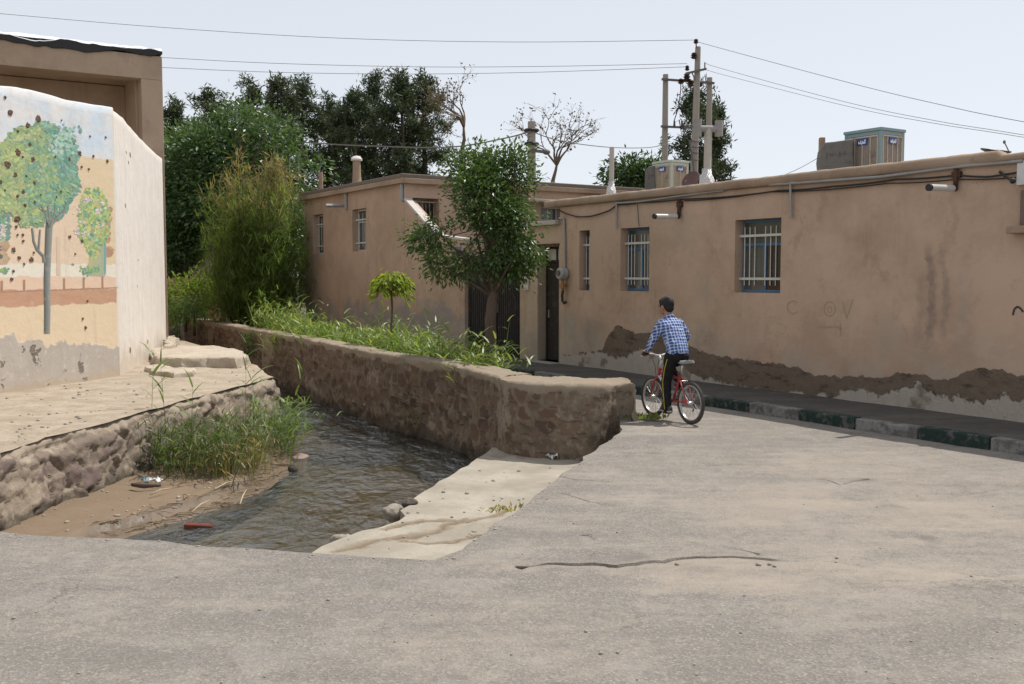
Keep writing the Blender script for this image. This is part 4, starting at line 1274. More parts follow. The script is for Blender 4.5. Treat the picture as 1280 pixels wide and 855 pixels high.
def m_mural():
    n = N('mural_plaster'); v = n.obj(); x = n.sep(v)
    z = n.math('ADD', x[2], n.rng(n.noise(v, 3, 4, .6), .3, .7, -.03, .03))
    zs = MP(149, 202).z; z1 = MP(149, 331).z; z2 = MP(149, 346).z; z3 = MP(149, 360).z; z4 = MP(149, 378.5).z
    skyc = n.mix(n.sm(n.noise(v, 1.1, 5, .6), .40, .62), (.76, .75, .74), (.60, .70, .80))
    skyc = n.mix(n.math('MULTIPLY', n.sm(n.noise(v, 2.3, 6, .65), .5, .7), .5), skyc, (.56, .51, .46))
    tan = n.mix(n.noise(v, 1.5, 5, .6), (.71, .56, .36), (.77, .63, .44))
    peach = n.mix(n.noise(v, 2.5, 4, .6), (.75, .58, .42), (.78, .63, .48))
    tan = n.mix(n.sm(n.math('SUBTRACT', n.math('MULTIPLY', x[0], -1), n.noise(v, 1.2, 4)), .2, .7), tan, peach)
    cream = n.mix(n.noise(v, 3, 5), (.78, .72, .60), (.82, .77, .66))
    pink = n.mix(n.noise(v, 4, 5), (.75, .54, .40), (.79, .60, .46))
    red = n.mix(n.noise(n.mapv(v, (.6, 1, 3)), 2.5, 6, .7), (.50, .27, .17), (.61, .39, .27))
    low = n.mix(n.noise(v, 1.6, 6, .65), (.73, .57, .38), (.78, .65, .48))
    c = skyc
    def over(c, colr, zt): return n.mix(n.math('SUBTRACT', 1, n.sm(z, zt - .012, zt + .012)), c, colr)
    c = over(c, tan, zs); c = over(c, cream, z1); c = over(c, pink, z2); c = over(c, red, z3); c = over(c, low, z4)
    # worn paint: pale wash and stains
    wear = n.sm(n.noise(v, 4.5, 8, .72), .54, .70)
    c = n.mix(n.math('MULTIPLY', wear, .45), c, (.74, .67, .59))
    st = n.sm(n.noise(n.mapv(v, (3, 3, .5)), 1.4, 6, .7), .56, .72)
    c = n.mix(n.math('MULTIPLY', st, .35), c, (.45, .37, .30))
    # edge of plain whitewash at the corner
    c = n.mix(n.sm(n.math('ADD', x[0], n.rng(n.noise(v, 4, 4), .3, .7, -.02, .02)), -.05, -.015), c, (.74, .69, .62))
    # bare grey render at the foot
    zg = n.math('ADD', x[2], n.rng(n.noise(v, 1.5, 7, .62), .25, .75, -.24, .24))
    zg = n.math('ADD', zg, n.math('MULTIPLY', x[0], .12))
    k = n.math('SUBTRACT', 1, n.sm(zg, .51, .57))
    gr = n.mix(n.noise(v, 2.2, 7, .7), (.40, .35, .30), (.56, .505, .45))
    gr = n.mix(n.math('MULTIPLY', n.sm(n.noise(v, 6, 6, .7), .52, .66), .5), gr, (.64, .59, .53))
    hole = n.sm(n.noise(v, 2.6, 7, .68), .60, .63)
    gr = n.mix(n.math('MULTIPLY', hole, .8), gr, (.17, .14, .115))
    zf = n.math('ADD', x[2], n.rng(n.noise(v, 2.5, 5, .6), .3, .7, -.12, .12))
    gr = n.mix(n.math('SUBTRACT', 1, n.sm(zf, .0, .2)), gr, (.50, .41, .31))
    c = n.mix(k, c, gr)
    hb = n.bump(n.math('SUBTRACT', 1, k), .9, .025)
    hb = n.bump(n.math('MULTIPLY', n.math('SUBTRACT', 1, hole), k), .9, .03, hb)
    hb = n.bump(n.noise(v, 5, 7, .65), .35, .03, hb); hb = n.bump(n.noise(v, 45, 4, .7), .25, .005, hb)
    n.pbr(c, .88, hb, spec=.2); return n.m
def m_whitewash():
    n = N('whitewash'); v = n.obj(); x = n.sep(v)
    f = n.noise(n.mapv(v, (9, 9, .5)), 1.3, 7, .7); g = n.noise(v, 1.3, 6, .6)
    c = n.mix(n.sm(f, .35, .7), (.67, .61, .545), (.775, .73, .68))
    c = n.mix(n.math('MULTIPLY', n.sm(g, .5, .7), .4), c, (.64, .575, .50))
    zf = n.math('ADD', x[2], n.rng(n.noise(v, 2.5, 5, .6), .3, .7, -.3, .3))
    c = n.mix(n.math('MULTIPLY', n.math('SUBTRACT', 1, n.sm(zf, .0, .7)), .7), c, (.52, .43, .33))
    hb = n.bump(n.noise(n.mapv(v, (8, 8, 1.2)), 2.0, 6, .7), .4, .02); hb = n.bump(n.noise(v, 2, 5, .6), .5, .05, hb)
    n.pbr(c, .88, hb, spec=.2); return n.m
M_WW = m_whitewash()

tp = [(-80, 92), (0, 107), (20, 108), (45, 114), (60, 117.5), (90, 125.5), (118, 130.5), (135, 132.5), (145, 135), (150, 139.5)]
tl = [(MP(*q).x, MP(*q).z) for q in tp]
tl = [(tl[0][0] - 8, tl[0][1])] + tl; tl[-1] = (0, tl[-1][1])
sp_px = [(150, 139.5), (154, 147), (160, 155), (166, 161.5), (176, 173), (186, 183), (196, 192.5), (207, 201)]
slz = []
for q in sp_px:
    p = SP(*q); slz.append(((p - Mc).dot(ex2), p.z))
slz[0] = (0, tl[-1][1])
Lside = (Ms - Mc).length
slz.append((Lside + .02, slz[-1][1]))
slz = [(a, b) for a, b in slz if a >= 0]
def strip_wall(name, prof, org, e, nrm, mat, th, step, z0=-.35, seed=0, nz=40):
    ss = np.arange(prof[0][0], prof[-1][0] + 1e-6, step); ss[-1] = prof[-1][0]
    if ss[-1] < prof[-1][0]: ss = np.append(ss, prof[-1][0])
    zt = np.interp(ss, [a for a, b in prof], [b for a, b in prof])
    zt = zt + .012 * fbm(np.c_[ss, ss * 0], .4, 4, seed)
    co = []; fs = []
    k = None
    for s, t in zip(ss, zt):
        sec = []
        for j in range(nz + 1):
            z = z0 + (t - .03 - z0) * j / nz
            sec.append((0, z))
        sec += [(.012, t - .008), (.04, t), (th - .04, t), (th - .01, t - .02), (th, t - .06), (th, z0)]
        k = len(sec)
        b = np.array((org + e * float(s))[:])
        for (o, z) in sec:
            co.append((b[0] - nrm.x * o, b[1] - nrm.y * o, z))
    for i in range(len(ss) - 1):
        for j in range(k - 1):
            fs.append((i * k + j, (i + 1) * k + j, (i + 1) * k + j + 1, i * k + j + 1))
    fs.append(tuple(range(k))); fs.append(tuple(range((len(ss) - 1) * k, len(ss) * k))[::-1])
    return co, fs
co, fs = strip_wall('a', tl, Vector((Mc.x, Mc.y, 0)), ex, en, None, .38, .12, seed=301)
mw = mesh_obj('wall', co, fs, m_mural(), mural, smooth=True); mw.data.set_sharp_from_angle(angle=rad(40))
co, fs = strip_wall('b', slz, Vector((Mc.x, Mc.y, 0)) + ex2 * .004, ex2, en2, None, .36, .12, seed=311)
mw = mesh_obj('side_wall', co, fs, M_WW, mural, smooth=True); mw.data.set_sharp_from_angle(angle=rad(40)); mw['label'] = 'plain whitewashed return side of the painted wall'

# painted tree, flower bushes and posts: thin daubs of paint on the plaster
class Daubs:
    def __init__(s): s.v = []; s.f = []; s.c = []; s.k = 0
    def dab(s, px, py, r, asp=1.0, ang=0.0, col=(0, 0, 0)):
        c = MP(px, py); m = 6; rr = r / F * 17.0
        off = .0025 + s.k * 1.6e-6; s.k += 1
        b = len(s.v)
        for i in range(m):
            a = 2 * math.pi * i / m; q = 1 + R.uniform(-.25, .25)
            u, w_ = math.cos(a) * rr * asp * q, math.sin(a) * rr * q
            s.v.append((c.x + (u * math.cos(ang) - w_ * math.sin(ang)) * 1.5, -off, c.z + u * math.sin(ang) + w_ * math.cos(ang)))
            s.c.append(col)
        s.f.append(tuple(range(b, b + m)))
    def stroke(s, pts, w0, w1, c0, c1):
        l = [MP(*p) for p in pts]; off = .0025 + s.k * 1.6e-6; s.k += 1
        b = len(s.v); n_ = len(l)
        for i, p in enumerate(l):
            d = (l[min(i + 1, n_ - 1)] - l[max(i - 1, 0)]).normalized()
            hw = (w0 + (w1 - w0) * i / (n_ - 1)) / F * 17.0 / 2
            sx, sz = d.z * hw * 1.45, -d.x * hw
            s.v += [(p.x - sx, -off, p.z - sz), (p.x, -off, p.z), (p.x + sx, -off, p.z + sz)]
            s.c += [c0, tuple((a + q) / 2 for a, q in zip(c0, c1)), c1]
        for i in range(n_ - 1):
            s.f += [(b + i * 3, b + i * 3 + 1, b + i * 3 + 4, b + i * 3 + 3), (b + i * 3 + 1, b + i * 3 + 2, b + i * 3 + 5, b + i * 3 + 4)]
    def build(s, name):
        n_ = bpy.data.materials.get('mural_paint')
        if n_ is None:
            q = N('mural_paint'); a = q.attr()[0]; v = q.obj()
            c = q.mix(q.math('MULTIPLY', q.sm(q.noise(v, 7, 7, .72), .52, .68), .4), a, (.60, .53, .44))
            q.pbr(c, .85, q.bump(q.noise(v, 40, 4, .7), .2, .004), spec=.2); n_ = q.m
        return mesh_obj(name, s.v, s.f, n_, mural, local=True, col=s.c)
def jit(c, a=.15): c = tuple(.70 * q + .30 * w for q, w in zip(c, (.46, .46, .34))); f = 1 + R.uniform(-a, a); return tuple(max(0, min(1, q * f * (1 + R.uniform(-.08, .08)))) for q in c)
YG = (.62, .60, .16); LG = (.34, .50, .16); MG = (.14, .36, .17); TL = (.06, .33, .25); BT = (.10, .30, .36); LT = (.28, .56, .48); DT = (.05, .20, .20)
dt = Daubs()
# shadow trunk, trunk and limbs
dt.stroke([(73, 344), (73, 325), (72, 296)], 5, 4, (.68, .53, .40), (.70, .56, .43))
for i in range(900):      # back layer of the crown
    a = R.uniform(0, 6.283); q = math.sqrt(R.random())
    px, py = 46 + 48 * q * math.cos(a), 218 + 62 * q * math.sin(a)
    t = (px - 46) / 48 - (py - 218) / 150 * .3
    if py > 262 and abs(px - 52) < 9 and R.random() < .6: continue
    col = TL if t > .15 else (MG if t > -.35 else LG)
    if R.random() < .18: col = BT
    dt.dab(px, py, R.uniform(3.0, 6.5), R.uniform(1, 1.5), R.uniform(0, 3), jit(col))
dt.stroke([(58.5, 417), (59, 390), (58.5, 350), (60, 310), (61, 286), (62, 278)], 7, 8.5, (.10, .11, .10), (.33, .35, .33))
dt.stroke([(62, 283), (57, 270), (50, 262), (46, 255)], 4.5, 2, (.10, .11, .10), (.30, .30, .28))
dt.stroke([(62, 283), (68, 276), (76, 269), (82, 262)], 4.5, 2, (.10, .11, .10), (.33, .34, .32))
dt.stroke([(61, 285), (58, 268), (56, 250), (57, 236)], 4, 2, (.10, .11, .10), (.30, .30, .28))
dt.stroke([(63, 282), (67, 270), (68, 255), (70, 240)], 3.5, 2, (.10, .11, .10), (.30, .30, .28))
dt.stroke([(55, 328), (54, 320), (46, 312), (42, 302), (40, 285)], 4, 2.4, (.12, .13, .12), (.30, .31, .29))
dt.stroke([(48, 312), (49, 300), (50, 287)], 2.8, 2, (.12, .13, .12), (.30, .31, .29))
fld = fbm(np.array([[a_ / 11., b_ / 11., 0] for a_ in range(0, 110) for b_ in range(140, 300)]), 1, 2, 909).reshape(110, 160)
for i in range(3000):
    a = R.uniform(0, 6.283); q = math.sqrt(R.random())
    q *= .93 + .12 * math.sin(a * 5 + 1) * math.sin(a * 3)
    px, py = 46 + 54 * q * math.cos(a), 218 + 69 * q * math.sin(a)
    if py > 258 and abs(px - 62) < 12 and R.random() < .75: continue
    t = (px - 44) / 50 + R.uniform(-.2, .2) + .75 * fld[int(min(109, max(0, px))), int(min(159, max(0, py - 140)))]
    if t < -.2: col = R.choice([YG, LG, LG, MG, MG, (.62, .62, .30)])
    elif t < .3: col = R.choice([LG, MG, MG, TL, YG, (.55, .62, .25)])
    else: col = R.choice([TL, TL, BT, DT, LT, MG])
    bs_ = tuple(q0 + (q1 - q0) * min(1, max(0, t + .5)) for q0, q1 in zip((.36, .47, .19), (.10, .36, .29)))
    col = tuple(.5 * u_ + .5 * w_ for u_, w_ in zip(col, bs_))
    dt.dab(px, py, R.uniform(.7, 2.2), R.uniform(1.2, 2.8), R.uniform(0, 3), jit(col))
for l_, w_ in (([(62, 283), (57, 268), (50, 255), (45, 240)], 3.2), ([(62, 282), (70, 272), (80, 262), (84, 250)], 3.2), ([(62, 280), (60, 262), (57, 244), (58, 226)], 2.8), ([(63, 281), (68, 266), (69, 248), (74, 232)], 2.6)):
    dt.stroke(l_, w_, 1.0, (.16, .17, .15), (.30, .31, .28))
for i in range(240):
    a = R.uniform(0, 6.283); q = math.sqrt(R.random()); px, py = 60 + 30 * q * math.cos(a), 240 + 18 * q * math.sin(a)
    dt.dab(px, py, R.uniform(.8, 1.9), 1.8, R.uniform(0, 3), jit(R.choice([MG, TL, LG, (.30, .46, .25)])))
for i in range(140):
    px, py = R.gauss(80, 7), R.gauss(175, 10)
    if py > 152: dt.dab(px, py, R.uniform(1.0, 2.2), 1.6, R.uniform(0, 3), jit(R.choice([LT, LT, (.50, .68, .62), TL])))
dt.build('painted_tree')
dt = Daubs()
for k in range(26): dt.dab(135 + R.gauss(0, 2.5), R.uniform(262, 320), R.uniform(2.5, 4.5), 1.3, R.uniform(0, 3), jit((.55, .27, .14)))
dt.stroke([(121, 345), (121, 318), (120, 300)], 22, 18, (.50, .48, .28), (.38, .45, .33))
dt.stroke([(131, 343), (131.5, 320), (131, 300)], 3, 3, (.20, .38, .40), (.25, .42, .42))
for i in range(620):
    py = R.uniform(236, 322); w_ = 20 if py < 292 else 20 * max(.15, (325 - py) / 33)
    px = 117 + R.uniform(-1, 1) * w_ * math.sqrt(min(1, (py - 230) / 35)) 
    dt.dab(px, py, R.uniform(1.0, 2.6), R.uniform(1.1, 1.9), R.uniform(0, 3), jit(R.choice([LG, LG, MG, (.50, .60, .22), YG, TL])))
for i in range(60): dt.dab(R.gauss(112, 7), R.gauss(338, 3), R.uniform(.9, 1.8), 1.4, R.uniform(0, 3), jit(R.choice([MG, LG, TL])))
for i in range(90):
    px, py = R.choice([(97, 262), (103, 278), (110, 250), (122, 253), (128, 258), (124, 285), (128, 281), (108, 290), (97, 288), (122, 264)])
    px += R.gauss(0, 2.4); py += R.gauss(0, 2.6)
    dt.dab(px, py, R.uniform(.9, 1.7), 1, 0, jit(R.choice([(.78, .58, .62), (.80, .68, .70), (.72, .42, .48), (.82, .78, .76)])))
dt.build('painted_flower_bush')
dt = Daubs()
dt.stroke([(1, 330), (1, 300)], 5, 4, (.12, .13, .12), (.2, .22, .2))
for k in range(20): dt.dab(R.uniform(2, 9), R.uniform(300, 330), R.uniform(2, 4), 1, 0, jit((.58, .36, .22)))
for i in range(160): dt.dab(R.uniform(-8, 11), R.uniform(256, 300), R.uniform(1, 2.6), 1.5, R.uniform(0, 3), jit(R.choice([TL, BT, MG, LG, DT])))
for i in range(30): dt.dab(R.gauss(3, 3), R.gauss(288, 4), R.uniform(.9, 1.7), 1, 0, jit(R.choice([(.78, .58, .62), (.80, .68, .70)])))
for i in range(30): dt.dab(R.gauss(4, 3), R.gauss(338, 2), R.uniform(.9, 1.8), 1.4, R.uniform(0, 3), jit(R.choice([MG, LG, TL])))
dt.build('painted_bush')
dt = Daubs()
for px in (2, 30, 80, 104.5, 128): dt.stroke([(px, 363 - px * .02), (px, 351 - px * .04)], 2.5, 2.5, (.44, .26, .17), (.40, .23, .15))
dt.stroke([(0, 364.5), (75, 362), (147, 359.2)], 1.0, .8, (.48, .31, .22), (.48, .31, .22))
dt.build('painted_railing')
# holes knocked into the plaster, filled with brown clay
n_ = N('hole_clay'); v_ = n_.obj(); n_.pbr(n_.mix(n_.noise(v_, 30, 6, .75), (.07, .042, .03), (.30, .20, .145)), .95, n_.bump(n_.noise(v_, 50, 6, .75), 1, .012), spec=.1); M_HOLE = n_.m
z1 = [(33, 115, 10), (68, 220, 20), (255, 262, 22), (185, 300, 18), (118, 342, 8), (195, 430, 14), (115, 480, 24), (48, 563, 26), (218, 530, 18), (100, 632, 16), (0, 680, 14), (150, 515, 10), (365, 512, 8), (460, 527, 12), (530, 490, 17), (622, 507, 9), (715, 540, 13), (600, 375, 7), (705, 383, 8), (592, 595, 8), (545, 580, 8), (490, 425, 6), (405, 745, 10), (375, 780, 8), (228, 685, 12), (153, 745, 14), (115, 775, 12), (165, 835, 14), (230, 815, 10), (30, 735, 8), (173, 640, 8), (270, 765, 7), (445, 340, 5), (410, 268, 5)]
z2 = [(97, 150, 20), (90, 195, 8), (75, 325, 14), (108, 370, 11), (175, 382, 14), (128, 240, 8), (130, 275, 9), (98, 240, 6), (75, 445, 8), (65, 490, 10), (135, 405, 6), (392, 252, 10), (462, 275, 9), (423, 348, 6), (490, 612, 7), (465, 712, 7), (480, 763, 9), (190, 340, 6), (140, 75, 8)]
hl = [(a / 5.34, 100 + b / 5.34, r / 5.34) for a, b, r in z1] + [(a / 4.5, 240 + b / 4.5, r / 4.5) for a, b, r in z2]
hm = MB()
for (px, py, r) in hl:
    c = MP(px, py); rr = r / F * 17.0 * .78
    vs = [(c.x, -.010, c.z)]; m = 11
    for ring, (fr, of) in enumerate(((.45, .016), (.8, .012), (1.0, -.004))):
        for i in range(m):
            a = 6.283 * i / m
            q = fr * (1 + R.uniform(-.42, .42) * (.4 + ring * .4))
            vs.append((c.x + math.cos(a) * rr * q * 1.5, -of + R.uniform(-.005, .005) * (ring < 2), c.z + math.sin(a) * rr * q * 1.25))
    fs = [(0, 1 + i, 1 + (i + 1) % m) for i in range(m)]
    for ring in range(2):
        for i in range(m):
            a0, a1 = 1 + ring * m + i, 1 + ring * m + (i + 1) % m
            fs.append((a0, a0 + m, a1 + m, a1))
    hm.add(vs, fs)
ho = hm.build('plaster_pitting', M_HOLE, mural, local=True); ho['kind'] = 'stuff'
# a few chips in the plain side wall
hm = MB()
for px, py, r in [(158, 190, 1.2), (163, 194, 1.8), (161, 203, 1.2), (157, 257, 1.6), (173, 325, .9), (172, 358, .8), (185, 427, 1.6), (163, 438, 2.0)]:
    p = SP(px, py, .004); u = ex2
    rr = r / F * 20; m = 9
    vs = [tuple(p)]
    for i in range(m):
        a = 6.283 * i / m; q = R.uniform(.7, 1.3)
        d = u * (math.cos(a) * rr * q * 2.5) + Vector((0, 0, math.sin(a) * rr * q * 2)) - en2 * .003
        vs.append(tuple(p + d))
    hm.add(vs, [(0, 1 + i, 1 + (i + 1) % m) for i in range(m)])
ho = hm.build('plaster_chips', M_HOLE, mural); ho['kind'] = 'stuff'

# clay ledges at the foot of the whitewashed wall
def blob_ledge(name, pts_px, z0, z1, mat, label, seed):
    """pts_px outline on the height z1, irregular worn block"""
    poly = [G(a, b, z1) for a, b in pts_px]
    c = sum(poly, Vector()) / len(poly)
    d = densify([(p.x, p.y) for p in poly], .05, True, 0)
    d = np.array(d); n_ = len(d)
    cc = d.mean(0)
    rings = [(1.03, z0), (1.02, z0 + (z1 - z0) * .3), (1.01, z0 + (z1 - z0) * .6), (1.0, z0 + (z1 - z0) * .85), (.985, z1 - .012), (.955, z1), (.88, z1 + .004), (.76, z1), (.6, z1 + .004), (.42, z1), (.2, z1)]
    co = []; 
    for k_, (s, z) in enumerate(rings):
        q = cc + (d - cc) * s
        pq = np.c_[q, np.full(n_, z)]
        q = q + (np.stack([fbm(pq, .3, 5, seed), fbm(pq, .3, 5, seed + 3)], 1) * .12)
        zz = z + .03 * fbm(pq, .3, 5, seed + 6) * (k_ > 1)
        co += [(a[0], a[1], h) for a, h in zip(q, zz)]
    fs = []
    for r_ in range(len(rings) - 1):
        for i in range(n_):
            j = (i + 1) % n_
            fs.append((r_ * n_ + i, r_ * n_ + j, (r_ + 1) * n_ + j, (r_ + 1) * n_ + i))
    fs.append(tuple((len(rings) - 1) * n_ + i for i in range(n_)))
    o = mesh_obj(name, co, fs, mat, M=Vector((cc[0], cc[1], 0)), smooth=True)
    bm = bmesh.new(); bm.from_mesh(o.data); bmesh.ops.recalc_face_normals(bm, faces=bm.faces); bm.to_mesh(o.data); bm.free()
    o.data.set_sharp_from_angle(angle=rad(38))
    return tag(o, label, 'step')
M_LEDGE = m_earth('ledge_clay', (.40, .34, .27), (.50, .435, .355), (.27, .22, .165), 2.0, .95, 1.0)
blob_ledge('clay_step', [(187, 436), (209, 431), (240, 431.5), (272, 432), (296, 436), (311, 443), (296, 448), (262, 446), (225, 447), (196, 446)], -.03, .20, M_LEDGE, 'pale worn clay step jutting from the whitewashed wall towards the stream', 401)
blob_ledge('clay_step', [(181, 457), (196, 455), (222, 459), (246, 460), (240, 465), (215, 467), (186, 463)], -.05, .085, M_LEDGE, 'small low broken clay step in front of the longer worn step', 411)
blob_ledge('plaster_lump', [(206, 421), (217, 419), (222, 423), (219, 431), (208, 432)], -.03, .28, M_LEDGE, 'small whitewashed lump at the far foot of the painted wall', 421)['category'] = 'lump'

# ------------------------------------------------------------------ tall house with recessed porch behind the painted wall
hx = Vector((.856, .517, 0)).normalized(); hy = Vector((-hx.y, hx.x, 0))
K0 = P(205.5, 200, 25.35)
KM = Matrix(((hx.x, hy.x, 0, K0.x), (hx.y, hy.y, 0, K0.y), (0, 0, 1, 0), (0, 0, 0, 1)))
tall = empty('porch_house', KM, 'taller brown plaster house with deep recessed porch and patchy white roof felt', 'house')
def KP(px, py, y=0):
    o = K0 + hy * y
    p = on_plane(px, py, hy.x, hy.y, hy.dot(o)); d = p - K0
    return Vector((d.dot(hx), y, p.z))
zt_ = KP(204, 71).z; zb_ = KP(176, 98).z; xp = KP(177.5, 140).x
M_PORCH = m_clay('porch_plaster', (.385, .285, .205), (.425, .325, .24))
tm = MB()
tm.bx(-9, 0, 0, .45, zb_, zt_)
tm.bx(xp, 0, .001, .5, 0, zb_ - .002)
tm.bx(-9, xp - .05, 1.9, 2.2, 0, zb_ + .1)
tm.bx(xp - .05, 0, .502, 9, 0, zb_ + .3)
tm.build('wall', M_PORCH, tall, local=True, bevel=.012)
tm = MB(); tm.bx(-9, -.002, .452, 9, zb_ + .12, zt_ - .004); tr_ = tm.build('roof', M_PORCH, tall, local=True)
def felt(name, m, zlo, zhi, yo, amp, seed, ovx=.05, white=False):
    xs = np.arange(-9, ovx + .001, .09); co = []; fs = []
    for s in xs:
        a = fbm(np.array([[s, 0, 0]]), .45, 4, seed)[0]; b = fbm(np.array([[s, 3, 0]]), .25, 3, seed + 2)[0]
        sec = [(-yo + .03, zlo - amp * a), (-yo, zlo + .01 - amp * a), (-yo + (.16 if white else -.01), zhi + .03 * b), (.4, zhi + .05 + .03 * b), (1.2, zhi + .02), (1.2, zlo)]
        k = len(sec); co += [(s, y, z) for y, z in sec]
    for i in range(len(xs) - 1):
        for j in range(k):
            fs.append((i * k + j, (i + 1) * k + j, (i + 1) * k + (j + 1) % k, i * k + (j + 1) % k))
    fs += [tuple(range(k))[::-1], tuple(range((len(xs) - 1) * k, len(xs) * k))]
    o = mesh_obj(name, co, fs, m, tr_, local=True, smooth=True); o.data.set_sharp_from_angle(angle=rad(35))
felt('roof_felt', simple('black_felt', (.03, .03, .032), .7), zt_ - .03, zt_ + .12, .045, .12, 431)
felt('roof_foil', simple('white_foil', (.72, .75, .78), .45, .0, .5, .12, 6), zt_ + .085, zt_ + .20, .07, .10, 441, white=True)

# ------------------------------------------------------------------ things seen far beyond the stream, left
n_ = N('old_brick'); v_ = n_.obj()
bt = n_.new('ShaderNodeTexBrick'); n_.put(bt.inputs['Vector'], n_.mapv(v_, rot=(rad(90), 0, 0)))
for k_, val in (('Scale', 1.0), ('Mortar Size', .012), ('Brick Width', .24), ('Row Height', .075), ('Bias', -.2)): bt.inputs[k_].default_value = val
bt.inputs['Color1'].default_value = (.30, .19, .13, 1); bt.inputs['Color2'].default_value = (.20, .135, .10, 1); bt.inputs['Mortar'].default_value = (.22, .19, .16, 1)
n_.pbr(n_.mix(n_.math('MULTIPLY', n_.sm(n_.noise(v_, 1.2, 6, .6), .45, .7), .5), bt.outputs[0], (.16, .13, .11)), .9, n_.bump(bt.outputs['Fac'], .5, -.01), spec=.15)
M_BRICK = n_.m
bl = P(190, 345, 44); br = P(300, 345, 41)
bx_ = (Vector((br.x - bl.x, br.y - bl.y, 0))).normalized(); by_ = Vector((-bx_.y, bx_.x, 0))
BM = Matrix(((bx_.x, by_.x, 0, bl.x), (bx_.y, by_.y, 0, bl.y), (0, 0, 1, 0), (0, 0, 0, 1)))
brk = empty('brick_wall', BM, 'old brown brick wall half hidden by ivy beyond the stream', 'wall')
q = MB(); q.bx(-6, 4.6, 0, .35, -.1, P(215, 263, 43).z); q.build('wall', M_BRICK, brk, local=True)
q = MB(); q.bx(-6, 4.7, -.05, .4, P(215, 263, 43).z + .003, P(215, 263, 43).z + .1); q.build('coping', M_COPE, brk, local=True, bevel=.01)
q = P(262, 345, 40)
pst = empty('gate_post', (q.x, 40, 0), 'white gate post beside the old brick wall', 'post')
m_ = MB(); m_.bx(-.14, .14, -.14, .14, -.1, P(262, 306, 40).z); m_.build('shaft', M_WHITEP, pst, local=True, bevel=.015)
m_ = MB(); z_ = P(262, 306, 40).z; m_.bx(-.18, .18, -.18, .18, z_ + .002, z_ + .08); m_.build('cap', M_COPE, pst, local=True, bevel=.015)
a, b = P(195, 348, 36), P(272, 349, 35)
m_ = MB(); d_ = (b - a); L = math.hypot(d_.x, d_.y)
m_.box((0, 0, .9), (L, .3, 1.8), None); o = m_.build('planter_wall', simple('planter_brick', (.30, .17, .11), .9, var=.35, scale=5), local=True, M=Matrix.Translation(((a.x + b.x) / 2, 35.5, 0)) @ Matrix.Rotation(math.atan2(d_.y, d_.x), 4, 'Z'))
o.scale = (1, 1, (a.z) / 1.8); tag(o, 'low reddish planter wall in front of the ivy covered brick wall', 'wall')
# ------------------------------------------------------------------ vegetation
def unit(a): return a / np.maximum(np.linalg.norm(a, axis=1), 1e-9)[:, None]
def rdir(n): return unit(rs.normal(size=(n, 3)))

def leaf_quads(c, ax, nr, L, W, fold=.18):
    ax = unit(ax); sd_ = unit(np.cross(ax, nr)); nr = np.cross(sd_, ax)
    L = np.asarray(L).reshape(-1, 1) * np.ones((len(c), 1)); W = np.asarray(W).reshape(-1, 1) * np.ones((len(c), 1))
    b = c; t = c + ax * L; m = c + ax * L * .45
    l = m + sd_ * W * .5 + nr * W * fold; r = m - sd_ * W * .5 + nr * W * fold
    co = np.stack([b, r, t, l], 1).reshape(-1, 3)
    f = np.arange(len(c) * 4).reshape(-1, 4)
    return co, f

def strips(base, dirs, L, W, droop, seg=4, face=None):
    """grass-like blades: quads along a drooping curve"""
    n = len(base); L = np.asarray(L).reshape(-1, 1) * np.ones((n, 1)); W = np.asarray(W).reshape(-1, 1) * np.ones((n, 1))
    droop = np.asarray(droop).reshape(-1, 1) * np.ones((n, 1))
    d = unit(dirs); p = base.copy()
    up = np.array([[0, 0, 1.0]])
    s_ = unit(np.cross(d, up + rs.normal(size=(n, 3)) * .25))
    rows = []
    for i in range(seg + 1):
        t = i / seg
        wdt = W * (1 - t) ** .7 * (.55 + .45 * min(1, t * 4)) if i < seg else W * .02
        rows.append((p - s_ * wdt / 2, p + s_ * wdt / 2))
        p = p + d * L / seg
        d = unit(d + np.c_[np.zeros((n, 2)), -droop * (.4 + t)] / seg * 1.6)
    co = np.stack([q for r in rows for q in r], 1).reshape(-1, 3)
    k = 2 * (seg + 1)
    f = []
    b = np.arange(n)[:, None] * k
    for i in range(seg):
        f.append(b + np.array([[2 * i, 2 * i + 1, 2 * i + 3, 2 * i + 2]]))
    return co, np.concatenate(f)

def m_leaf(name, rough=.45, trans=.35, spec=.45):
    n = N(name); a = n.attr()[0]
    p = n.pbr(a, rough, spec=spec)
    t = n.new('ShaderNodeBsdfTranslucent'); n.put(t.inputs[0], n.mix(1.0, a, (1.25, 1.3, .6), 'MULTIPLY'))
    mx_ = n.new('ShaderNodeMixShader'); mx_.inputs[0].default_value = trans
    n.t.links.new(p.outputs[0], mx_.inputs[1]); n.t.links.new(t.outputs[0], mx_.inputs[2])
    return n.shader(mx_.outputs[0])
M_LEAF = m_leaf('leaf_glossy', .38, .3, .5)
M_SOFT = m_leaf('leaf_soft', .7, .5, .2)
M_NEED = m_leaf('pine_needles', .6, .15, .3)
M_GRASS = m_leaf('grass_blade', .42, .4, .4)
def m_bark(name, c1, c2, sc=6):
    n = N(name); v = n.obj()
    f = n.noise(n.mapv(v, (1, 1, .25)), sc, 6, .7)
    n.pbr(n.mix(f, c1, c2), .9, n.bump(f, .8, .02), spec=.1); return n.m
M_BARK = m_bark('bark', (.06, .045, .035), (.17, .13, .10))
M_BARKP = m_bark('pine_bark', (.07, .05, .04), (.15, .11, .085), 3)
M_TWIG = m_bark('dry_twig', (.11, .085, .065), (.20, .155, .12), 4)

def cols(n, pal, cl=None, var=.2):
    pal = np.array(pal); i = rs.randint(0, len(pal), n)
    c = pal[i]
    if cl is not None: c = .5 * c + .5 * cl
    return np.clip(c * (1 + rs.uniform(-var, var, (n, 1))), 0, 1)

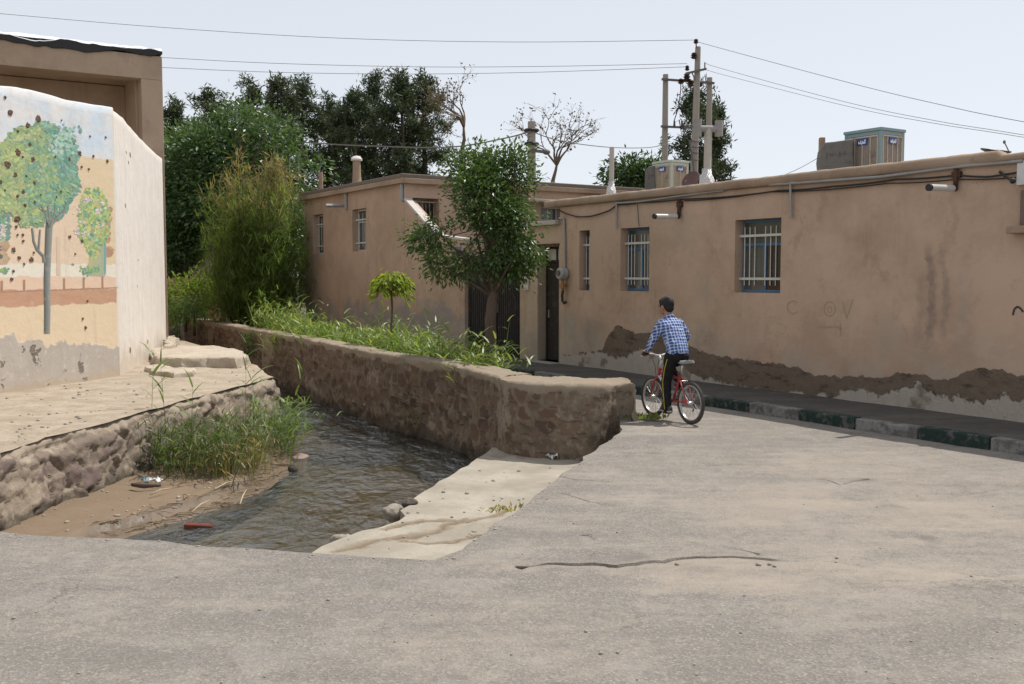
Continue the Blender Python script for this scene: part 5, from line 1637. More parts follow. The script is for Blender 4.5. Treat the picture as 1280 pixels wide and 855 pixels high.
def bent(a, b, sag=.12, n=5, seed=None):
    a, b = Vector(a), Vector(b); L = (b - a).length
    o = Vector(rdir(1)[0]) * L * sag
    return [a.lerp(b, t) + o * math.sin(math.pi * t) for t in [i / (n - 1) for i in range(n)]]

def broad_tree(name, base, trunk_pts, trunk_r, ells, ncl, nleaf, clr, L, W, pal, label, group=None, mat=None, droop=.25, limbs=40, shell=.5, gap=None, barkm=None, cat='tree'):
    root = empty(name, base, label, cat, group)
    E = [(np.array(c), np.array(r)) for c, r in ells]
    vol = np.array([r.prod() for c, r in E]); pick = rs.choice(len(E), ncl * 3, p=vol / vol.sum())
    cc = []
    for e in pick:
        c, r = E[e]
        u = rdir(1)[0]; q = rs.rand() ** (1 / 3.0); q = shell + (1 - shell) * q if rs.rand() < .75 else q
        p = c + u * r * q
        if gap is not None:
            if fbm(p[None], gap, 2, 7)[0] < -.12: continue
        cc.append(p)
        if len(cc) >= ncl: break
    cc = np.array(cc); ncl = len(cc)
    tb_ = MB()
    tb_.tube(trunk_pts, trunk_r, 10)
    tp_ = [Vector(p) for p in trunk_pts]
    for i in rs.choice(ncl, min(limbs, ncl), False):
        j = max(1, int(len(tp_) * (.58 + .42 * rs.rand())) - 1)
        a = tp_[min(j, len(tp_) - 1)]
        r0 = trunk_r[min(j, len(tp_) - 1)] * .45
        tb_.tube(bent(a, cc[i], .1), [r0, r0 * .7, r0 * .5, r0 * .35, r0 * .15], 5)
    t = tb_.build('trunk', barkm or M_BARK, root, smooth=True)
    n = ncl * nleaf
    ci = np.repeat(np.arange(ncl), nleaf)
    off = rs.normal(size=(n, 3)) * clr * np.array([1, 1, .75])
    pos = cc[ci] + off
    ctr = sum(c * r.prod() for c, r in E) / vol.sum()
    ax = unit(off) * .6 + unit(pos - ctr) * .4 + rdir(n) * .6 - np.array([0, 0, droop])
    nr = rdir(n) * .8 + np.array([0, 0, .8])
    lv = 1 + .45 * rs.randn(ncl, 1) * .5
    pc = np.array(pal)[rs.randint(0, len(pal), ncl)] * np.clip(lv, .6, 1.5)
    col = cols(n, pal, pc[ci], .22)
    co, f = leaf_quads(pos, ax, nr, L * rs.uniform(.7, 1.25, n), W * rs.uniform(.7, 1.25, n))
    mesh_obj('crown', co, f, mat or M_LEAF, root, col=np.repeat(col, 4, 0))
    return root

# street tree in front of the gate
tb0 = G(617, 466.5, 0); Y = 17.4
tb0 = Vector((P(616, 400, Y).x, Y, 0))
def tx(px, py, dy=0): return tuple(P(px, py, Y + dy))
e = []
for (px, py, rx, ry, dy) in [(622, 235, 42, 46, 0), (646, 262, 40, 48, .2), (598, 258, 44, 44, -.2), (628, 300, 56, 50, 0), (556, 296, 40, 24, -.3), (598, 322, 46, 30, .2), (646, 308, 26, 30, 0), (574, 334, 38, 20, 0), (532, 302, 24, 15, 0), (590, 205, 26, 22, 0), (640, 205, 34, 22, 0)]:
    s = Y / F
    e.append((tx(px, py, dy), (rx * s, .8 * (rx + ry) / 2 * s, ry * s)))
tpts = [tx(613, 474), tx(613, 455), tx(614, 430), tx(613, 400), tx(616, 372), tx(622, 345), tx(626, 310), tx(624, 270), tx(622, 225)]
broad_tree('street_tree', tb0, tpts, [.13, .105, .095, .10, .09, .085, .07, .045, .015], e, 470, 30, .115, .095, .042,
           [(.065, .115, .03), (.09, .155, .04), (.045, .085, .024), (.13, .20, .06), (.07, .12, .038)],
           'leafy green street tree with glossy leaves in front of the brown gate', limbs=70, shell=.45, gap=.5)

# large broadleaf tree behind the tamarisk
Y = 40
e = []
for (px, py, rx, ry, dy) in [(300, 185, 62, 52, 0), (262, 215, 60, 55, 1), (350, 225, 50, 45, -1), (240, 260, 45, 55, 1), (310, 260, 70, 50, 0), (375, 262, 32, 38, -1), (222, 300, 30, 40, 0)]:
    s = Y / F; e.append((tx(px, py, dy), (rx * s, rx * s * .8, ry * s)))
tpts = [tx(300, 400), tx(300, 340), tx(302, 290), tx(300, 240), tx(298, 190), tx(298, 150)]
broad_tree('broadleaf_tree', (tx(300, 345)[0], Y, 0), tpts, [.34, .3, .26, .2, .12, .04], e, 760, 44, .40, .21, .10,
           [(.065, .115, .042), (.095, .16, .058), (.042, .08, .03), (.125, .20, .07), (.07, .125, .058)],
           'large dense broadleaf tree rising behind the feathery tamarisk', limbs=50, shell=.62, gap=1.6)
# round tree far behind the entrance roof
Y = 58
e = []
for (px, py, rx, ry, dy) in [(782, 220, 26, 18, 0), (800, 214, 14, 12, 0), (768, 232, 18, 14, 0), (808, 225, 20, 18, 0), (822, 212, 10, 10, 0)]:
    s = Y / F; e.append((tx(px, py, dy), (rx * s, rx * s * .8, ry * s)))
broad_tree('broadleaf_tree', (tx(790, 345)[0], Y, 0), [tx(790, 388), tx(790, 300), tx(790, 240), tx(790, 212)], [.25, .2, .15, .04], e, 120, 26, .38, .32, .14,
           [(.05, .09, .03), (.07, .12, .045), (.035, .065, .025)], 'small round green tree far behind the roofs left of the poles', limbs=20, shell=.5, gap=1.0)

# tamarisk: feathery sprays
def feather(name, base, sprays, label, pal, tippal, nper, L, W, cat='shrub', trunk=None, mat=None):
    root = empty(name, base, label, cat)
    tb_ = MB()
    pos, dr, tipf, sc = [], [], [], []
    for (a, b, r, tipk) in sprays:
        pts = bent(a, b, .06, 7)
        tb_.tube(pts, [r, r * .85, r * .7, r * .55, r * .4, r * .25, r * .1], 5)
        dd = (Vector(b) - Vector(a)).normalized()
        for k in range(nper):
            t = .22 + .78 * (k + rs.rand()) / nper
            i = min(5, int(t * 6)); p = pts[i].lerp(pts[i + 1], t * 6 - i)
            spread = .40 * (1.15 - t) + .10
            p = np.array(p) + rs.normal(size=3) * spread
            d2 = np.array(dd) * .55 + rs.normal(size=3) * .8 + np.array([0, 0, .25])
            pos.append(p); dr.append(d2); tipf.append(tipk * max(0, (t - .62) / .38)); sc.append(1.15 - .35 * t)
    tb_.build('stem', trunk or M_BARK, root, smooth=True)
    pos, dr, tipf, sc = np.array(pos), np.array(dr), np.array(tipf), np.array(sc)
    n = len(pos)
    # each tuft: several hair-thin twigs
    m = 5
    bp = np.repeat(pos, m, 0) + rs.normal(size=(n * m, 3)) * .03
    bd = unit(np.repeat(unit(dr), m, 0) + rs.normal(size=(n * m, 3)) * .42)
    tf_ = np.repeat(tipf, m); s_ = np.repeat(sc, m)
    co, f = strips(bp, bd, L * rs.uniform(.6, 1.3, n * m) * s_, W, .35, 3)
    c1 = cols(n * m, pal, None, .25); c2 = cols(n * m, tippal, None, .25)
    ist = (rs.rand(n * m) < np.clip(tf_ * 1.05, 0, .92))[:, None]
    c = np.where(ist, c2, c1)
    mesh_obj('foliage', co, f, mat or M_SOFT, root, col=np.repeat(c, 8, 0))
    return root
Y = 30.5
spr = []
bx0 = P(322, 410, Y)
for i in range(96):
    py = 188 + (rs.rand() ** .8) * 190
    hw = float(np.interp(py, [185, 205, 230, 262, 340, 400], [18, 36, 52, 63, 60, 40]))
    px = 320 + rs.uniform(-1, 1) * hw
    a = rs.rand() * 6.283
    b = P(px, py, Y + math.sin(a) * .9 * hw / 66)
    st = Vector((bx0.x + rs.normal() * .22, Y + rs.normal() * .22, rs.uniform(0, .9)))
    spr.append((st, b, .032, 1.0 if py < 232 else .55 if py < 262 else .0))
feather('tamarisk', (bx0.x, Y, 0), spr, 'feathery green tamarisk with pinkish brown tips standing at the stone wall', [(.115, .185, .05), (.16, .23, .068), (.09, .15, .042), (.20, .25, .09)], [(.30, .22, .13), (.36, .26, .17), (.20, .18, .085)], 78, .44, .022)

# small grafted mulberry with umbrella crown
Y = 20.6
root = empty('umbrella_tree', (P(489, 400, Y).x, Y, 0), 'little umbrella shaped tree with yellow green drooping crown among the reeds', 'tree')
tb_ = MB(); tb_.tube([tx(490, 445), tx(489, 410), tx(490, 385), tx(489, 362)], [.03, .026, .024, .02], 8)
s = Y / F
for i in range(16):
    a = 6.283 * i / 16; tb_.tube([tx(489, 364), (tx(489, 360)[0] + math.cos(a) * 14 * s, Y + math.sin(a) * 14 * s, tx(489, 357)[2]), (tx(489, 360)[0] + math.cos(a) * 24 * s, Y + math.sin(a) * 24 * s, tx(489, 366)[2])], [.012, .008, .004], 4)
tb_.build('trunk', M_TWIG, root, smooth=True)
n = 620; a = rs.rand(n) * 6.283; q = np.sqrt(rs.rand(n)) * 27 * s * (.85 + .2 * np.sin(a * 2 + .6) * np.cos(a * 5))
c0 = np.array(tx(489, 354))
pos = np.c_[c0[0] + np.cos(a) * q, c0[1] + np.sin(a) * q, c0[2] + .10 - (q / (26 * s)) ** 2 * 15 * s * rs.uniform(.5, 1.5, n) + rs.normal(size=n) * .075 + .05 * np.sin(a * 3)]
ax = np.c_[np.cos(a), np.sin(a), -.9 * np.ones(n)] + rdir(n) * .5
co, f = leaf_quads(pos, ax, rdir(n) * .5 + np.array([0, 0, 1.]), .15 * rs.uniform(.7, 1.2, n), .075)
mesh_obj('crown', co, f, M_SOFT, root, col=np.repeat(cols(n, [(.24, .30, .04), (.30, .34, .06), (.18, .25, .035)], None, .2), 4, 0))

# pines
def pine(px, py, wpx, Y, label, base_py=252, pal=None, ntuft=235, lean=0, group='dark pines behind the houses', dens=1.0):
    b = Vector((P(px, 345, Y).x, Y, 0)); top = P(px + lean, py, Y); hz = top.z
    z0 = P(px, base_py, Y).z; wr = wpx / 2 / F * Y
    root = empty('pine_tree', b, label, 'tree', group)
    tb_ = MB(); mid = Vector((b.x + rs.normal() * .2, Y, hz * .5))
    tb_.tube([b, mid, Vector((top.x, Y, hz * .97))], [.28, .2, .05], 8)
    tc = []
    nb = 34
    for i in range(nb):
        t = (i + rs.rand()) / nb
        z = z0 + (hz - z0) * t
        prof = (.85 + .35 * t) if t < .5 else (.98 * (1 - ((t - .5) / .5) ** 2.0) + .14)
        L = wr * prof * rs.uniform(.55, 1.15)
        a = rs.rand() * 6.283
        u = np.array([math.cos(a), math.sin(a), 0])
        x0 = b.x + (top.x - b.x) * z / hz
        p0 = np.array([x0, Y, z]); p1 = p0 + u * L + np.array([0, 0, L * rs.uniform(.1, .55)])
        tb_.tube([tuple(p0), tuple((p0 + p1) / 2 + np.array([0, 0, -.05 * L])), tuple(p1)], [.07, .045, .015], 4)
        k = max(3, int(ntuft / nb * dens * (.5 + L / wr)))
        for j in range(k):
            q = .35 + .65 * rs.rand() ** .6
            tc.append(p0 + (p1 - p0) * q + rs.normal(size=3) * np.array([.36, .36, .26]) * (.6 + .8 * q) * wr / 1.7)
    for j in range(10): tc.append(np.array([top.x, Y, hz]) + rs.normal(size=3) * np.array([.25, .25, .35]))
    tb_.build('trunk', M_BARKP, root, smooth=True)
    tc = np.array(tc); m = 26; n = len(tc) * m
    ci = np.repeat(np.arange(len(tc)), m)
    d = rdir(n) + np.array([0, 0, .35])
    pos = tc[ci] + rs.normal(size=(n, 3)) * .14
    co, f = leaf_quads(pos, d, rdir(n), .42 * rs.uniform(.7, 1.2, n), .085, 0)
    pal = pal or [(.052, .075, .036), (.066, .092, .045), (.040, .060, .030), (.080, .095, .052)]
    tcol = np.array(pal)[rs.randint(0, len(pal), len(tc))] * rs.uniform(.75, 1.3, (len(tc), 1))
    mesh_obj('crown', co, f, M_NEED, root, col=np.repeat(cols(n, pal, tcol[ci], .2), 4, 0))
    return root
for args in [(218, 135, 46, 70, 'thin ragged pine beside the tall porch house, leftmost of the dark pines'),
             (262, 120, 52, 74, 'pine peeping over the left shoulder of the big broadleaf tree'),
             (314, 112, 46, 70, 'pine just above the top of the big broadleaf tree'),
             (347, 105, 46, 66, 'slender pine with a tall tip right of the broadleaf top'),
             (378, 108, 56, 69, 'bushy pine left of the gap beside the tallest pines'),
             (413, 132, 50, 72, 'lower pine standing in the gap of the pine row'),
             (443, 122, 52, 67, 'pine just left of the two tallest crowns'),
             (468, 101, 58, 70, 'tall broad pine, left of the two tallest in the row'),
             (500, 98, 50, 66, 'tallest pine with a double top over the rear house roof'),
             (528, 104, 66, 68, 'wide pine with horizontal boughs at the right end of the row')]:
    pine(*args[:4], args[4])
pine(866, 118, 62, 62, 'lone open pine rising behind the utility poles', 244, None, 230, 4, 'dark pines behind the houses', .8)
pine(893, 140, 34, 64, 'small ragged pine right behind the transformer pole', 244, None, 150, 0, 'dark pines behind the houses', .7)

# bare trees with dry seed clusters
def bare(px, py, wpx, base_px, base_py, Y, label):
    b = P(base_px, 345, Y); b.z = 0
    root = empty('bare_tree', b, label, 'tree', 'nearly leafless trees behind the houses')
    tb_ = MB(); tips = []
    s = Y / F
    def grow(p, d, L, r, lev):
        pts = [p]; q = p.copy(); dd = d.copy()
        for i in range(4):
            dd = (dd + Vector(rs.normal(size=3) * .13) + Vector((0, 0, .02))).normalized(); q = q + dd * L / 4; pts.append(q.copy())
        tb_.tube(pts, [r, r * .9, r * .78, r * .66, r * .55], 5 if lev < 2 else 3)
        if lev >= 6:
            tips.append(np.array(q)); return
        if lev >= 3: tips.append(np.array(pts[2]))
        for k in range(2 if lev > 0 else 5):
            ang = rs.uniform(.35, .85) if lev else rs.uniform(.15, 1.0)
            ax_ = Vector(rdir(1)[0]); ax_ = ax_ - dd * ax_.dot(dd)
            nd = (dd * math.cos(ang) + ax_.normalized() * math.sin(ang)).normalized()
            at = pts[-1] if k == 0 or lev == 0 else pts[rs.randint(2, 5)]
            grow(at, nd, L * rs.uniform(.68, .92), r * .64, lev + 1)
    bp = P(base_px, base_py, Y); tp = P(px, py, Y)
    tb_.tube([b, bp], [.26, .2], 8)
    hh = tp.z - bp.z
    grow(bp, (tp - bp).normalized(), hh * .37, .13, 0)
    tb_.build('branches', M_TWIG, root, smooth=True)
    tips = np.array(tips); tips = tips[rs.rand(len(tips)) < .6]; m = 2; n = len(tips) * m
    pos = np.repeat(tips, m, 0) + rs.normal(size=(n, 3)) * .10
    co, f = leaf_quads(pos, rdir(n), rdir(n), .20 * rs.uniform(.6, 1.2, n), .10)
    mesh_obj('dry_leaves', co, f, M_SOFT, root, col=np.repeat(cols(n, [(.09, .07, .045), (.12, .09, .06), (.07, .065, .04)], None, .25), 4, 0))
bare(588, 108, 80, 578, 188, 60, 'nearly bare tree standing at the right end of the pine row')
bare(700, 158, 70, 690, 232, 58, 'bare spreading tree behind the concrete pole')

# shrubs and ivy beyond the stream
Y = 33
e = [(tx(228, 372), (.9, .7, .55)), (tx(250, 366), (.7, .6, .65)), (tx(215, 384), (.5, .5, .4))]
broad_tree('shrub', (tx(232, 345)[0], Y, 0), [tx(232, 415), tx(232, 380)], [.05, .02], e, 90, 22, .18, .2, .07, [(.17, .23, .05), (.21, .27, .06), (.12, .19, .045)], 'yellow green leafy shrub behind the wall beside the whitewashed wall', limbs=25, mat=M_SOFT, cat='shrub', shell=.2)
Y = 31
e = [(tx(240, 384), (.75, .5, .45)), (tx(262, 380), (.5, .5, .45)), (tx(222, 392), (.4, .4, .3))]
broad_tree('shrub', (tx(243, 345)[0], Y, 0), [tx(243, 420), tx(243, 390)], [.05, .02], e, 60, 18, .16, .2, .035, [(.13, .2, .10), (.17, .24, .12), (.09, .15, .07)], 'grey green narrow leaved shrub left of the tamarisk foot', limbs=25, mat=M_SOFT, cat='shrub', shell=.2)
Y = 39
e = [(tx(222, 300), (.75, .5, 1.3)), (tx(232, 285), (.45, .4, .6)), (tx(215, 330), (.5, .5, .8))]
broad_tree('ivy_bush', (tx(222, 345)[0], Y, 0), [tx(222, 400), tx(222, 350), tx(223, 290)], [.06, .05, .02], e, 110, 22, .2, .2, .12, [(.035, .075, .022), (.05, .10, .03), (.07, .13, .035)], 'dark green ivy climbing the old brick wall', limbs=25, cat='ivy', shell=.3)
# dark low trees closing the view under the pines
Y = 50
for k_, (px, py, rx, ry, lab) in enumerate([(240, 300, 45, 45, 'dark bushy tree filling the gap under the big broadleaf tree'), (330, 290, 50, 50, 'dark bushy tree hidden behind the tamarisk top')]):
    s = Y / F
    broad_tree('bushy_tree', (tx(px, 345)[0], Y, 0), [tx(px, 385), tx(px, 330), tx(px, 280)], [.2, .15, .05], [(tx(px, py), (rx * s, rx * s * .7, ry * s))], 150, 20, .5, .4, .18, [(.028, .05, .02), (.04, .065, .025)], lab, limbs=20, shell=.3)

# ------------------------------------------------------------------ reeds and grass
def blades(name, pos, h, hv, w, droop, pal, mat=M_GRASS, seg=5, lean=.35, label=None, cat=None, kind=None, fan=1, leaves=0):
    n = len(pos)
    d = np.c_[rs.normal(size=(n, 2)) * lean, np.ones(n)]
    Ls = h * rs.uniform(1 - hv, 1 + hv, n)
    co, f = strips(pos, d, Ls, w * rs.uniform(.6, 1.3, n), droop * rs.uniform(.5, 1.6, n), seg)
    col = np.repeat(cols(n, pal, None, .2), 2 * (seg + 1), 0)
    if leaves:
        k = leaves; m = n * k
        idx = np.repeat(np.arange(n), k); t = rs.uniform(.3, .95, m)
        p2 = pos[idx] + unit(d)[idx] * (Ls[idx] * t)[:, None]
        a = rs.rand(m) * 6.283
        d2 = np.c_[np.cos(a), np.sin(a), rs.uniform(.3, 1.2, m)]
        c2, f2 = strips(p2, d2, rs.uniform(.18, .42, m) * (.6 + .4 * float(np.mean(h))), w * 1.7, 1.1, 4)
        f2 = f2 + 0
        co2 = np.r_[co, c2]
        me_f = [tuple(q) for q in f] + [tuple(q) for q in (f2 + len(co))]
        col = np.r_[col, np.repeat(cols(m, pal, None, .2), 10, 0)]
        co, f = co2, np.array(me_f)
    c0 = pos.mean(0)
    o = mesh_obj(name, co, f, mat, M=Vector((c0[0], c0[1], pos[:, 2].min())), col=col, smooth=True)
    if label: tag(o, label, cat)
    if kind: o['kind'] = kind
    return o
GP = [(.14, .21, .045), (.19, .26, .06), (.24, .31, .08), (.10, .17, .045), (.29, .34, .10)]
# bright reeds on the soil strip behind the parapet
pos = []
WM = [(a + (b - a)) for a, b in zip(WF, WB)]
while len(pos) < 2000:
    y = rs.uniform(14.2, 27.5)
    xw = np.interp(y, [p.y for p in WM[4:17]], [p.x for p in WM[4:17]])
    wd = np.interp(y, [14.2, 15.5, 20, 27], [.3, .75, 1.7, 1.3])
    x = xw + .08 + rs.rand() ** 1.3 * wd
    if 640 + x / y * F > 628 or (640 + x / y * F > 540 and rs.rand() < .45): continue
    pos.append((x, y, -.05))
pos = np.array(pos)
hm_ = .72 + 1.1 * fbm(pos, 1.3, 3, 505) + .3 * (pos[:, 1] > 18.5)
g = blades('reeds', pos, .80 * np.clip(hm_, .35, 1.5), .5, .022, .7, GP, leaves=4, kind='stuff')
# individual clumps standing out
def clump(px, Y, n, h, spread, label, w=.022, pal=GP, lean=.45, droop=.9, leaves=3):
    p = P(px, 345, Y)
    q = np.c_[p.x + rs.normal(size=n) * spread, Y + rs.normal(size=n) * spread, np.full(n, -.04)]
    return blades('reed_clump', q, h, .35, w, droop, pal, lean=lean, leaves=leaves, label=label, cat='reeds')
clump(596, 15.6, 46, .80, .17, 'bright arching clump of reeds at the foot of the street tree', .026, [(.20, .25, .07), (.25, .30, .09), (.13, .19, .05)])
clump(560, 16.8, 34, .7, .2, 'loose reed clump left of the street tree trunk', .024)
clump(400, 22.5, 40, 1.1, .3, 'tall reed clump right beside the tamarisk', .026)
clump(366, 24.0, 40, .75, .3, 'low bright clump of reeds directly at the tamarisk foot', .022, [(.2, .26, .05), (.24, .3, .06)])
def weed(px, py, z, n, L, label, pal, spread=.05):
    p = G(px, py, z)
    q = np.c_[p.x + rs.normal(size=n) * spread * 1.6, p.y + rs.normal(size=n) * spread, np.full(n, z + .01)]
    a = rs.rand(n) * 6.283
    co, f = leaf_quads(q, np.c_[np.cos(a), np.sin(a), rs.uniform(.2, 1.6, n)], rdir(n) * .4 + np.array([0, 0, 1.]), L * rs.uniform(.6, 1.3, n), L * .36)
    o = mesh_obj('weed', co, f, M_SOFT, M=Vector((p.x, p.y, z)), col=np.repeat(cols(n, pal, None, .25), 4, 0))
    return tag(o, label, 'weed', None, 'stuff')
weed(808, 524, .01, 150, .075, 'small green weed at the end of the stone wall beside the front wheel', [(.13, .2, .05), (.18, .24, .07), (.25, .24, .09)], .07)
weed(650, 461.5, .0, 40, .22, 'single yellowish weed behind the stone wall right of the street tree', [(.22, .25, .06), (.16, .2, .05)], .06)
weed(628, 640, -.30, 60, .06, 'dry tuft growing in the joint between concrete and asphalt', [(.30, .25, .10), (.22, .21, .08)], .06)

# reed bed on the mud bank
def mudpos(n, boxes):
    out = []
    for (px, py, rx, ry, k) in boxes:
        for i in range(int(n * k)):
            p = G(px + rs.normal() * rx, py + rs.normal() * ry, -.74); out.append((p.x, p.y, -.76))
    return np.array(out)
GP2 = [(.075, .115, .03), (.10, .15, .04), (.13, .17, .055), (.06, .095, .028)]
DRY = [(.26, .21, .10), (.30, .23, .11), (.20, .17, .08), (.12, .15, .05)]
q = mudpos(420, [(225, 583, 22, 7, .4), (270, 583, 20, 9, .35), (310, 566, 16, 10, .3)])
o = blades('reed_clump', q, .62, .38, .014, .55, GP2, lean=.22, leaves=2, label='dense green reed bed on the mud below the stone bank', cat='reeds')
q = mudpos(300, [(275, 590, 28, 5, .7), (318, 580, 9, 8, .5)])
o = blades('dry_grass', q, .42, .35, .010, .5, DRY, lean=.24, leaves=1, label='straw coloured dry grass along the front of the reed bed', cat='grass', kind='stuff')
q = mudpos(110, [(352, 556, 10, 9, 1.0)])
o = blades('reed_clump', q, .72, .35, .018, 1.0, [(.13, .19, .06), (.17, .23, .08), (.09, .14, .045)], lean=.5, leaves=3, label='drooping reed tuft at the water edge below the bank corner', cat='reeds')
# tall thin reed stems sticking up along the bank
for k_, (px, py, ph, ln, lab) in enumerate([(188, 575, 430, .05, 'tall thin reed stem in front of the sunlit bank, leftmost one'), (210, 575, 440, -.05, 'thin reed stem with one broad leaf beside the leftmost stem'), (238, 580, 470, .05, 'short leafy reed stem before the small clay step'), (292, 570, 455, .25, 'leaning reed stem before the end of the long clay step'), (306, 565, 410, .03, 'tallest reed stem reaching above the parapet line'), (350, 560, 455, .3, 'arching reed stem crossing the dark stream wall')]):
    p = G(px, py, -.74); p.z = -.76
    hgt = (py - ph) / F * p.y
    co1, f1 = strips(np.array([tuple(p)]), np.array([[ln, 0, 1.]]), hgt, .014, .12, 8)
    m = 6; t = np.sort(rs.uniform(.55, .98, m)); a = rs.rand(m) * 6.283
    p2 = np.array(tuple(p)) + np.array([[ln, 0, 1.]]) * (hgt * t)[:, None] * .98
    co2, f2 = strips(p2, np.c_[np.cos(a), np.sin(a) * .4, rs.uniform(.5, 1.1, m)], rs.uniform(.25, .45, m), .034, 1.0, 5)
    col = np.r_[np.tile([[.11, .16, .05]], (len(co1), 1)), np.tile([[.15, .22, .07]], (len(co2), 1))]
    o = mesh_obj('reed', np.r_[co1, co2], [tuple(x) for x in f1] + [tuple(x + len(co1)) for x in f2], M_GRASS, M=Vector(p), col=col, smooth=True)
    tag(o, lab, 'reed', 'single reed stems along the bank')
# hanging weed on the inner face of the parapet
def hang(px, py, z0, n, L, label, pal):
    # on the wall face: nearest front point at that screen column
    best = min(WF, key=lambda p: abs(640 + p.x / p.y * F - px)); i = WF.index(best); j = max(0, min(len(WF) - 2, i))
    a, b = WF[j], WF[j + 1]
    pa_, pb_ = 640 + a.x / a.y * F, 640 + b.x / b.y * F
    t = (px - pa_) / (pb_ - pa_); p = a.lerp(b, t); tt = (b - a).normalized(); nn = Vector((-tt.y, tt.x, 0))
    if nn.x > 0: nn = -nn
    q = np.array([tuple(p + nn * rs.uniform(.06, .16) + tt * rs.normal() * .22 + Vector((0, 0, z0 - WT + rs.uniform(-.35, .25)))) for _ in range(n)])
    d = np.c_[rs.normal(size=(n, 2)) * .7 + np.array([[nn.x, nn.y]]) * .6, rs.uniform(.2, 1.2, n)]
    co, f = leaf_quads(q, d, rdir(n), L * rs.uniform(.6, 1.3, n), L * .22)
    o = mesh_obj('wall_weed', co, f, M_SOFT, M=Vector(p), col=np.repeat(cols(n, pal, None, .25), 4, 0)); tag(o, label, 'weed', None, 'stuff')
hang(318, 430, .1, 170, .14, 'grey green weed growing out of the shaded stream wall near the bank corner', [(.08, .12, .05), (.11, .15, .07)])
hang(522, 520, -.35, 120, .08, 'mossy patch of weed low on the stream wall', [(.05, .08, .025), (.07, .10, .03)])
hang(226, 410, .1, 80, .16, 'weed on the far stream wall beside the whitewashed wall', [(.07, .11, .05), (.10, .14, .06)])
# ------------------------------------------------------------------ poles, wires and roof things
M_CONC = simple('pole_concrete', (.33, .30, .265), .9, 0, .2, .2, 6, .4, .01)
M_INS = simple('brown_insulator', (.05, .028, .024), .25, 0, .5, .1, 9, 0)
M_STEEL = simple('weathered_steel', (.14, .13, .12), .6, .3)
def pole_mb(px, py, Y, w0, w1, lean=0):
    b = P(px, 345, Y); b.z = -.1; t = P(px + lean, py, Y); b.x = t.x - lean / F * Y * 1.5
    m = MB(); n_ = 6; hw0, hw1 = w0 / 2, w1 / 2
    vs = []
    for p, h in ((b, hw0), (t, hw1)):
        c = h * .45
        for (x, y) in ((-h + c, -h), (h - c, -h), (h, -h + c), (h, h - c), (h - c, h), (-h + c, h), (-h, h - c), (-h, -h + c)):
            vs.append((p.x + x, p.y + y, p.z))
    m.add(vs, [(i, (i + 1) % 8, 8 + (i + 1) % 8, 8 + i) for i in range(8)] + [tuple(range(8, 16))])
    return m, b, t
def insul(px, py, Y, r=.16, h=.34, up=True):
    p = P(px, py, Y); m = MB()
    m.lathe([(0, -h / 2), (r * .5, -h / 2), (r, -h * .25), (r * .55, -h * .15), (r * .95, .05 * h), (r * .5, .12 * h), (r * .8, .3 * h), (.3 * r, h / 2), (0, h / 2)], p, 10); return m
def bar(m, a, b, w=.1):
    a, b = Vector(a), Vector(b); m.tube([a, b], w / 2 * 1.2, 4)
Y = 50
m, b, t = pole_mb(832, 93, Y, .38, .25)
fr_ = empty('transformer_frame', (b.x, Y, 0), 'pair of concrete poles joined by two crossarms with dark insulators', 'poles')
fr_['category'] = 'pole frame'
m.build('pole', M_CONC, fr_, bevel=.01)
m, b2, t2 = pole_mb(887, 97, Y, .38, .25); m.build('pole', M_CONC, fr_, bevel=.01)
m = MB(); bar(m, P(827, 99, Y - .25), P(893, 104, Y - .25), .12); m.build('crossarm', M_STEEL, fr_)
m = MB(); bar(m, P(826, 158, Y - .25), P(890, 161, Y - .25), .12); m.build('crossarm', M_STEEL, fr_)
for px, py, r, h in [(851, 101.5, .17, .26), (858.5, 96.5, .2, .42), (863.5, 104, .18, .34), (876, 105, .12, .24)]: insul(px, py, Y - .4, r, h).build('insulator', M_INS, fr_, smooth=True, auto=50)
m = MB()
m.tube([P(851, 104, Y - .4), P(851, 112, Y - .4), P(848, 135, Y - .3), P(843, 150, Y - .3), P(843, 157, Y - .3)], .025, 5)
m.tube([P(863.5, 108, Y - .4), P(863, 118, Y - .4)], .025, 5)
m.tube([P(851, 160, Y - .3), P(856, 152, Y - .3), P(852, 168, Y - .3), P(849, 150, Y - .3)], .03, 5)
m.build('jumper_wire', M_CABLE, fr_)
for px in (843, 852.5): m = insul(px, 154, Y - .3, .07, .3); m.build('insulator', M_INS, fr_, smooth=True)
Y = 48
m, b, t = pole_mb(868.5, 58.5, Y, .46, .24, 4)
up = empty('utility_pole', (b.x, Y, 0), 'tallest concrete power pole with short tilted crossarm at its top', 'pole')
m.build('pole', M_CONC, up, bevel=.01)
m = MB(); bar(m, P(857, 92, Y - .25), P(883, 86, Y - .25), .11); bar(m, P(865, 91, Y - .25), P(869, 100, Y - .2), .06); bar(m, P(881, 87, Y - .25), P(881, 78, Y - .25), .06); m.build('crossarm', M_STEEL, up)
for px, py, r, h in [(870, 51.5, .13, .22), (867.5, 69.5, .17, .3), (859, 85, .12, .25)]: insul(px, py, Y - .25, r, h).build('insulator', M_INS, up, smooth=True, auto=50)
m = MB(); m.tube([P(870, 53, Y - .2), P(870.5, 60, Y - .1)], .03, 5); m.build('pin', M_STEEL, up)
m = MB(); m.tube([P(862, 175, Y - .35), P(866, 200, Y - .35), P(869, 225, Y - .35)], .05, 6); 
for yy in (158, 176, 183, 190, 199): m.tube([P(862.5, yy, Y - .24), P(873.5, yy + 1, Y - .24)], .03, 5)
m.build('clamped_cable', M_STEEL, up)
Y = 36
m, b, t = pole_mb(664.5, 152, Y, .42, .27)
up = empty('utility_pole', (b.x, Y, 0), 'thick concrete pole top wrapped with black cable rising behind the street tree', 'pole')
m.build('pole', M_CONC, up, bevel=.01)
m = MB()
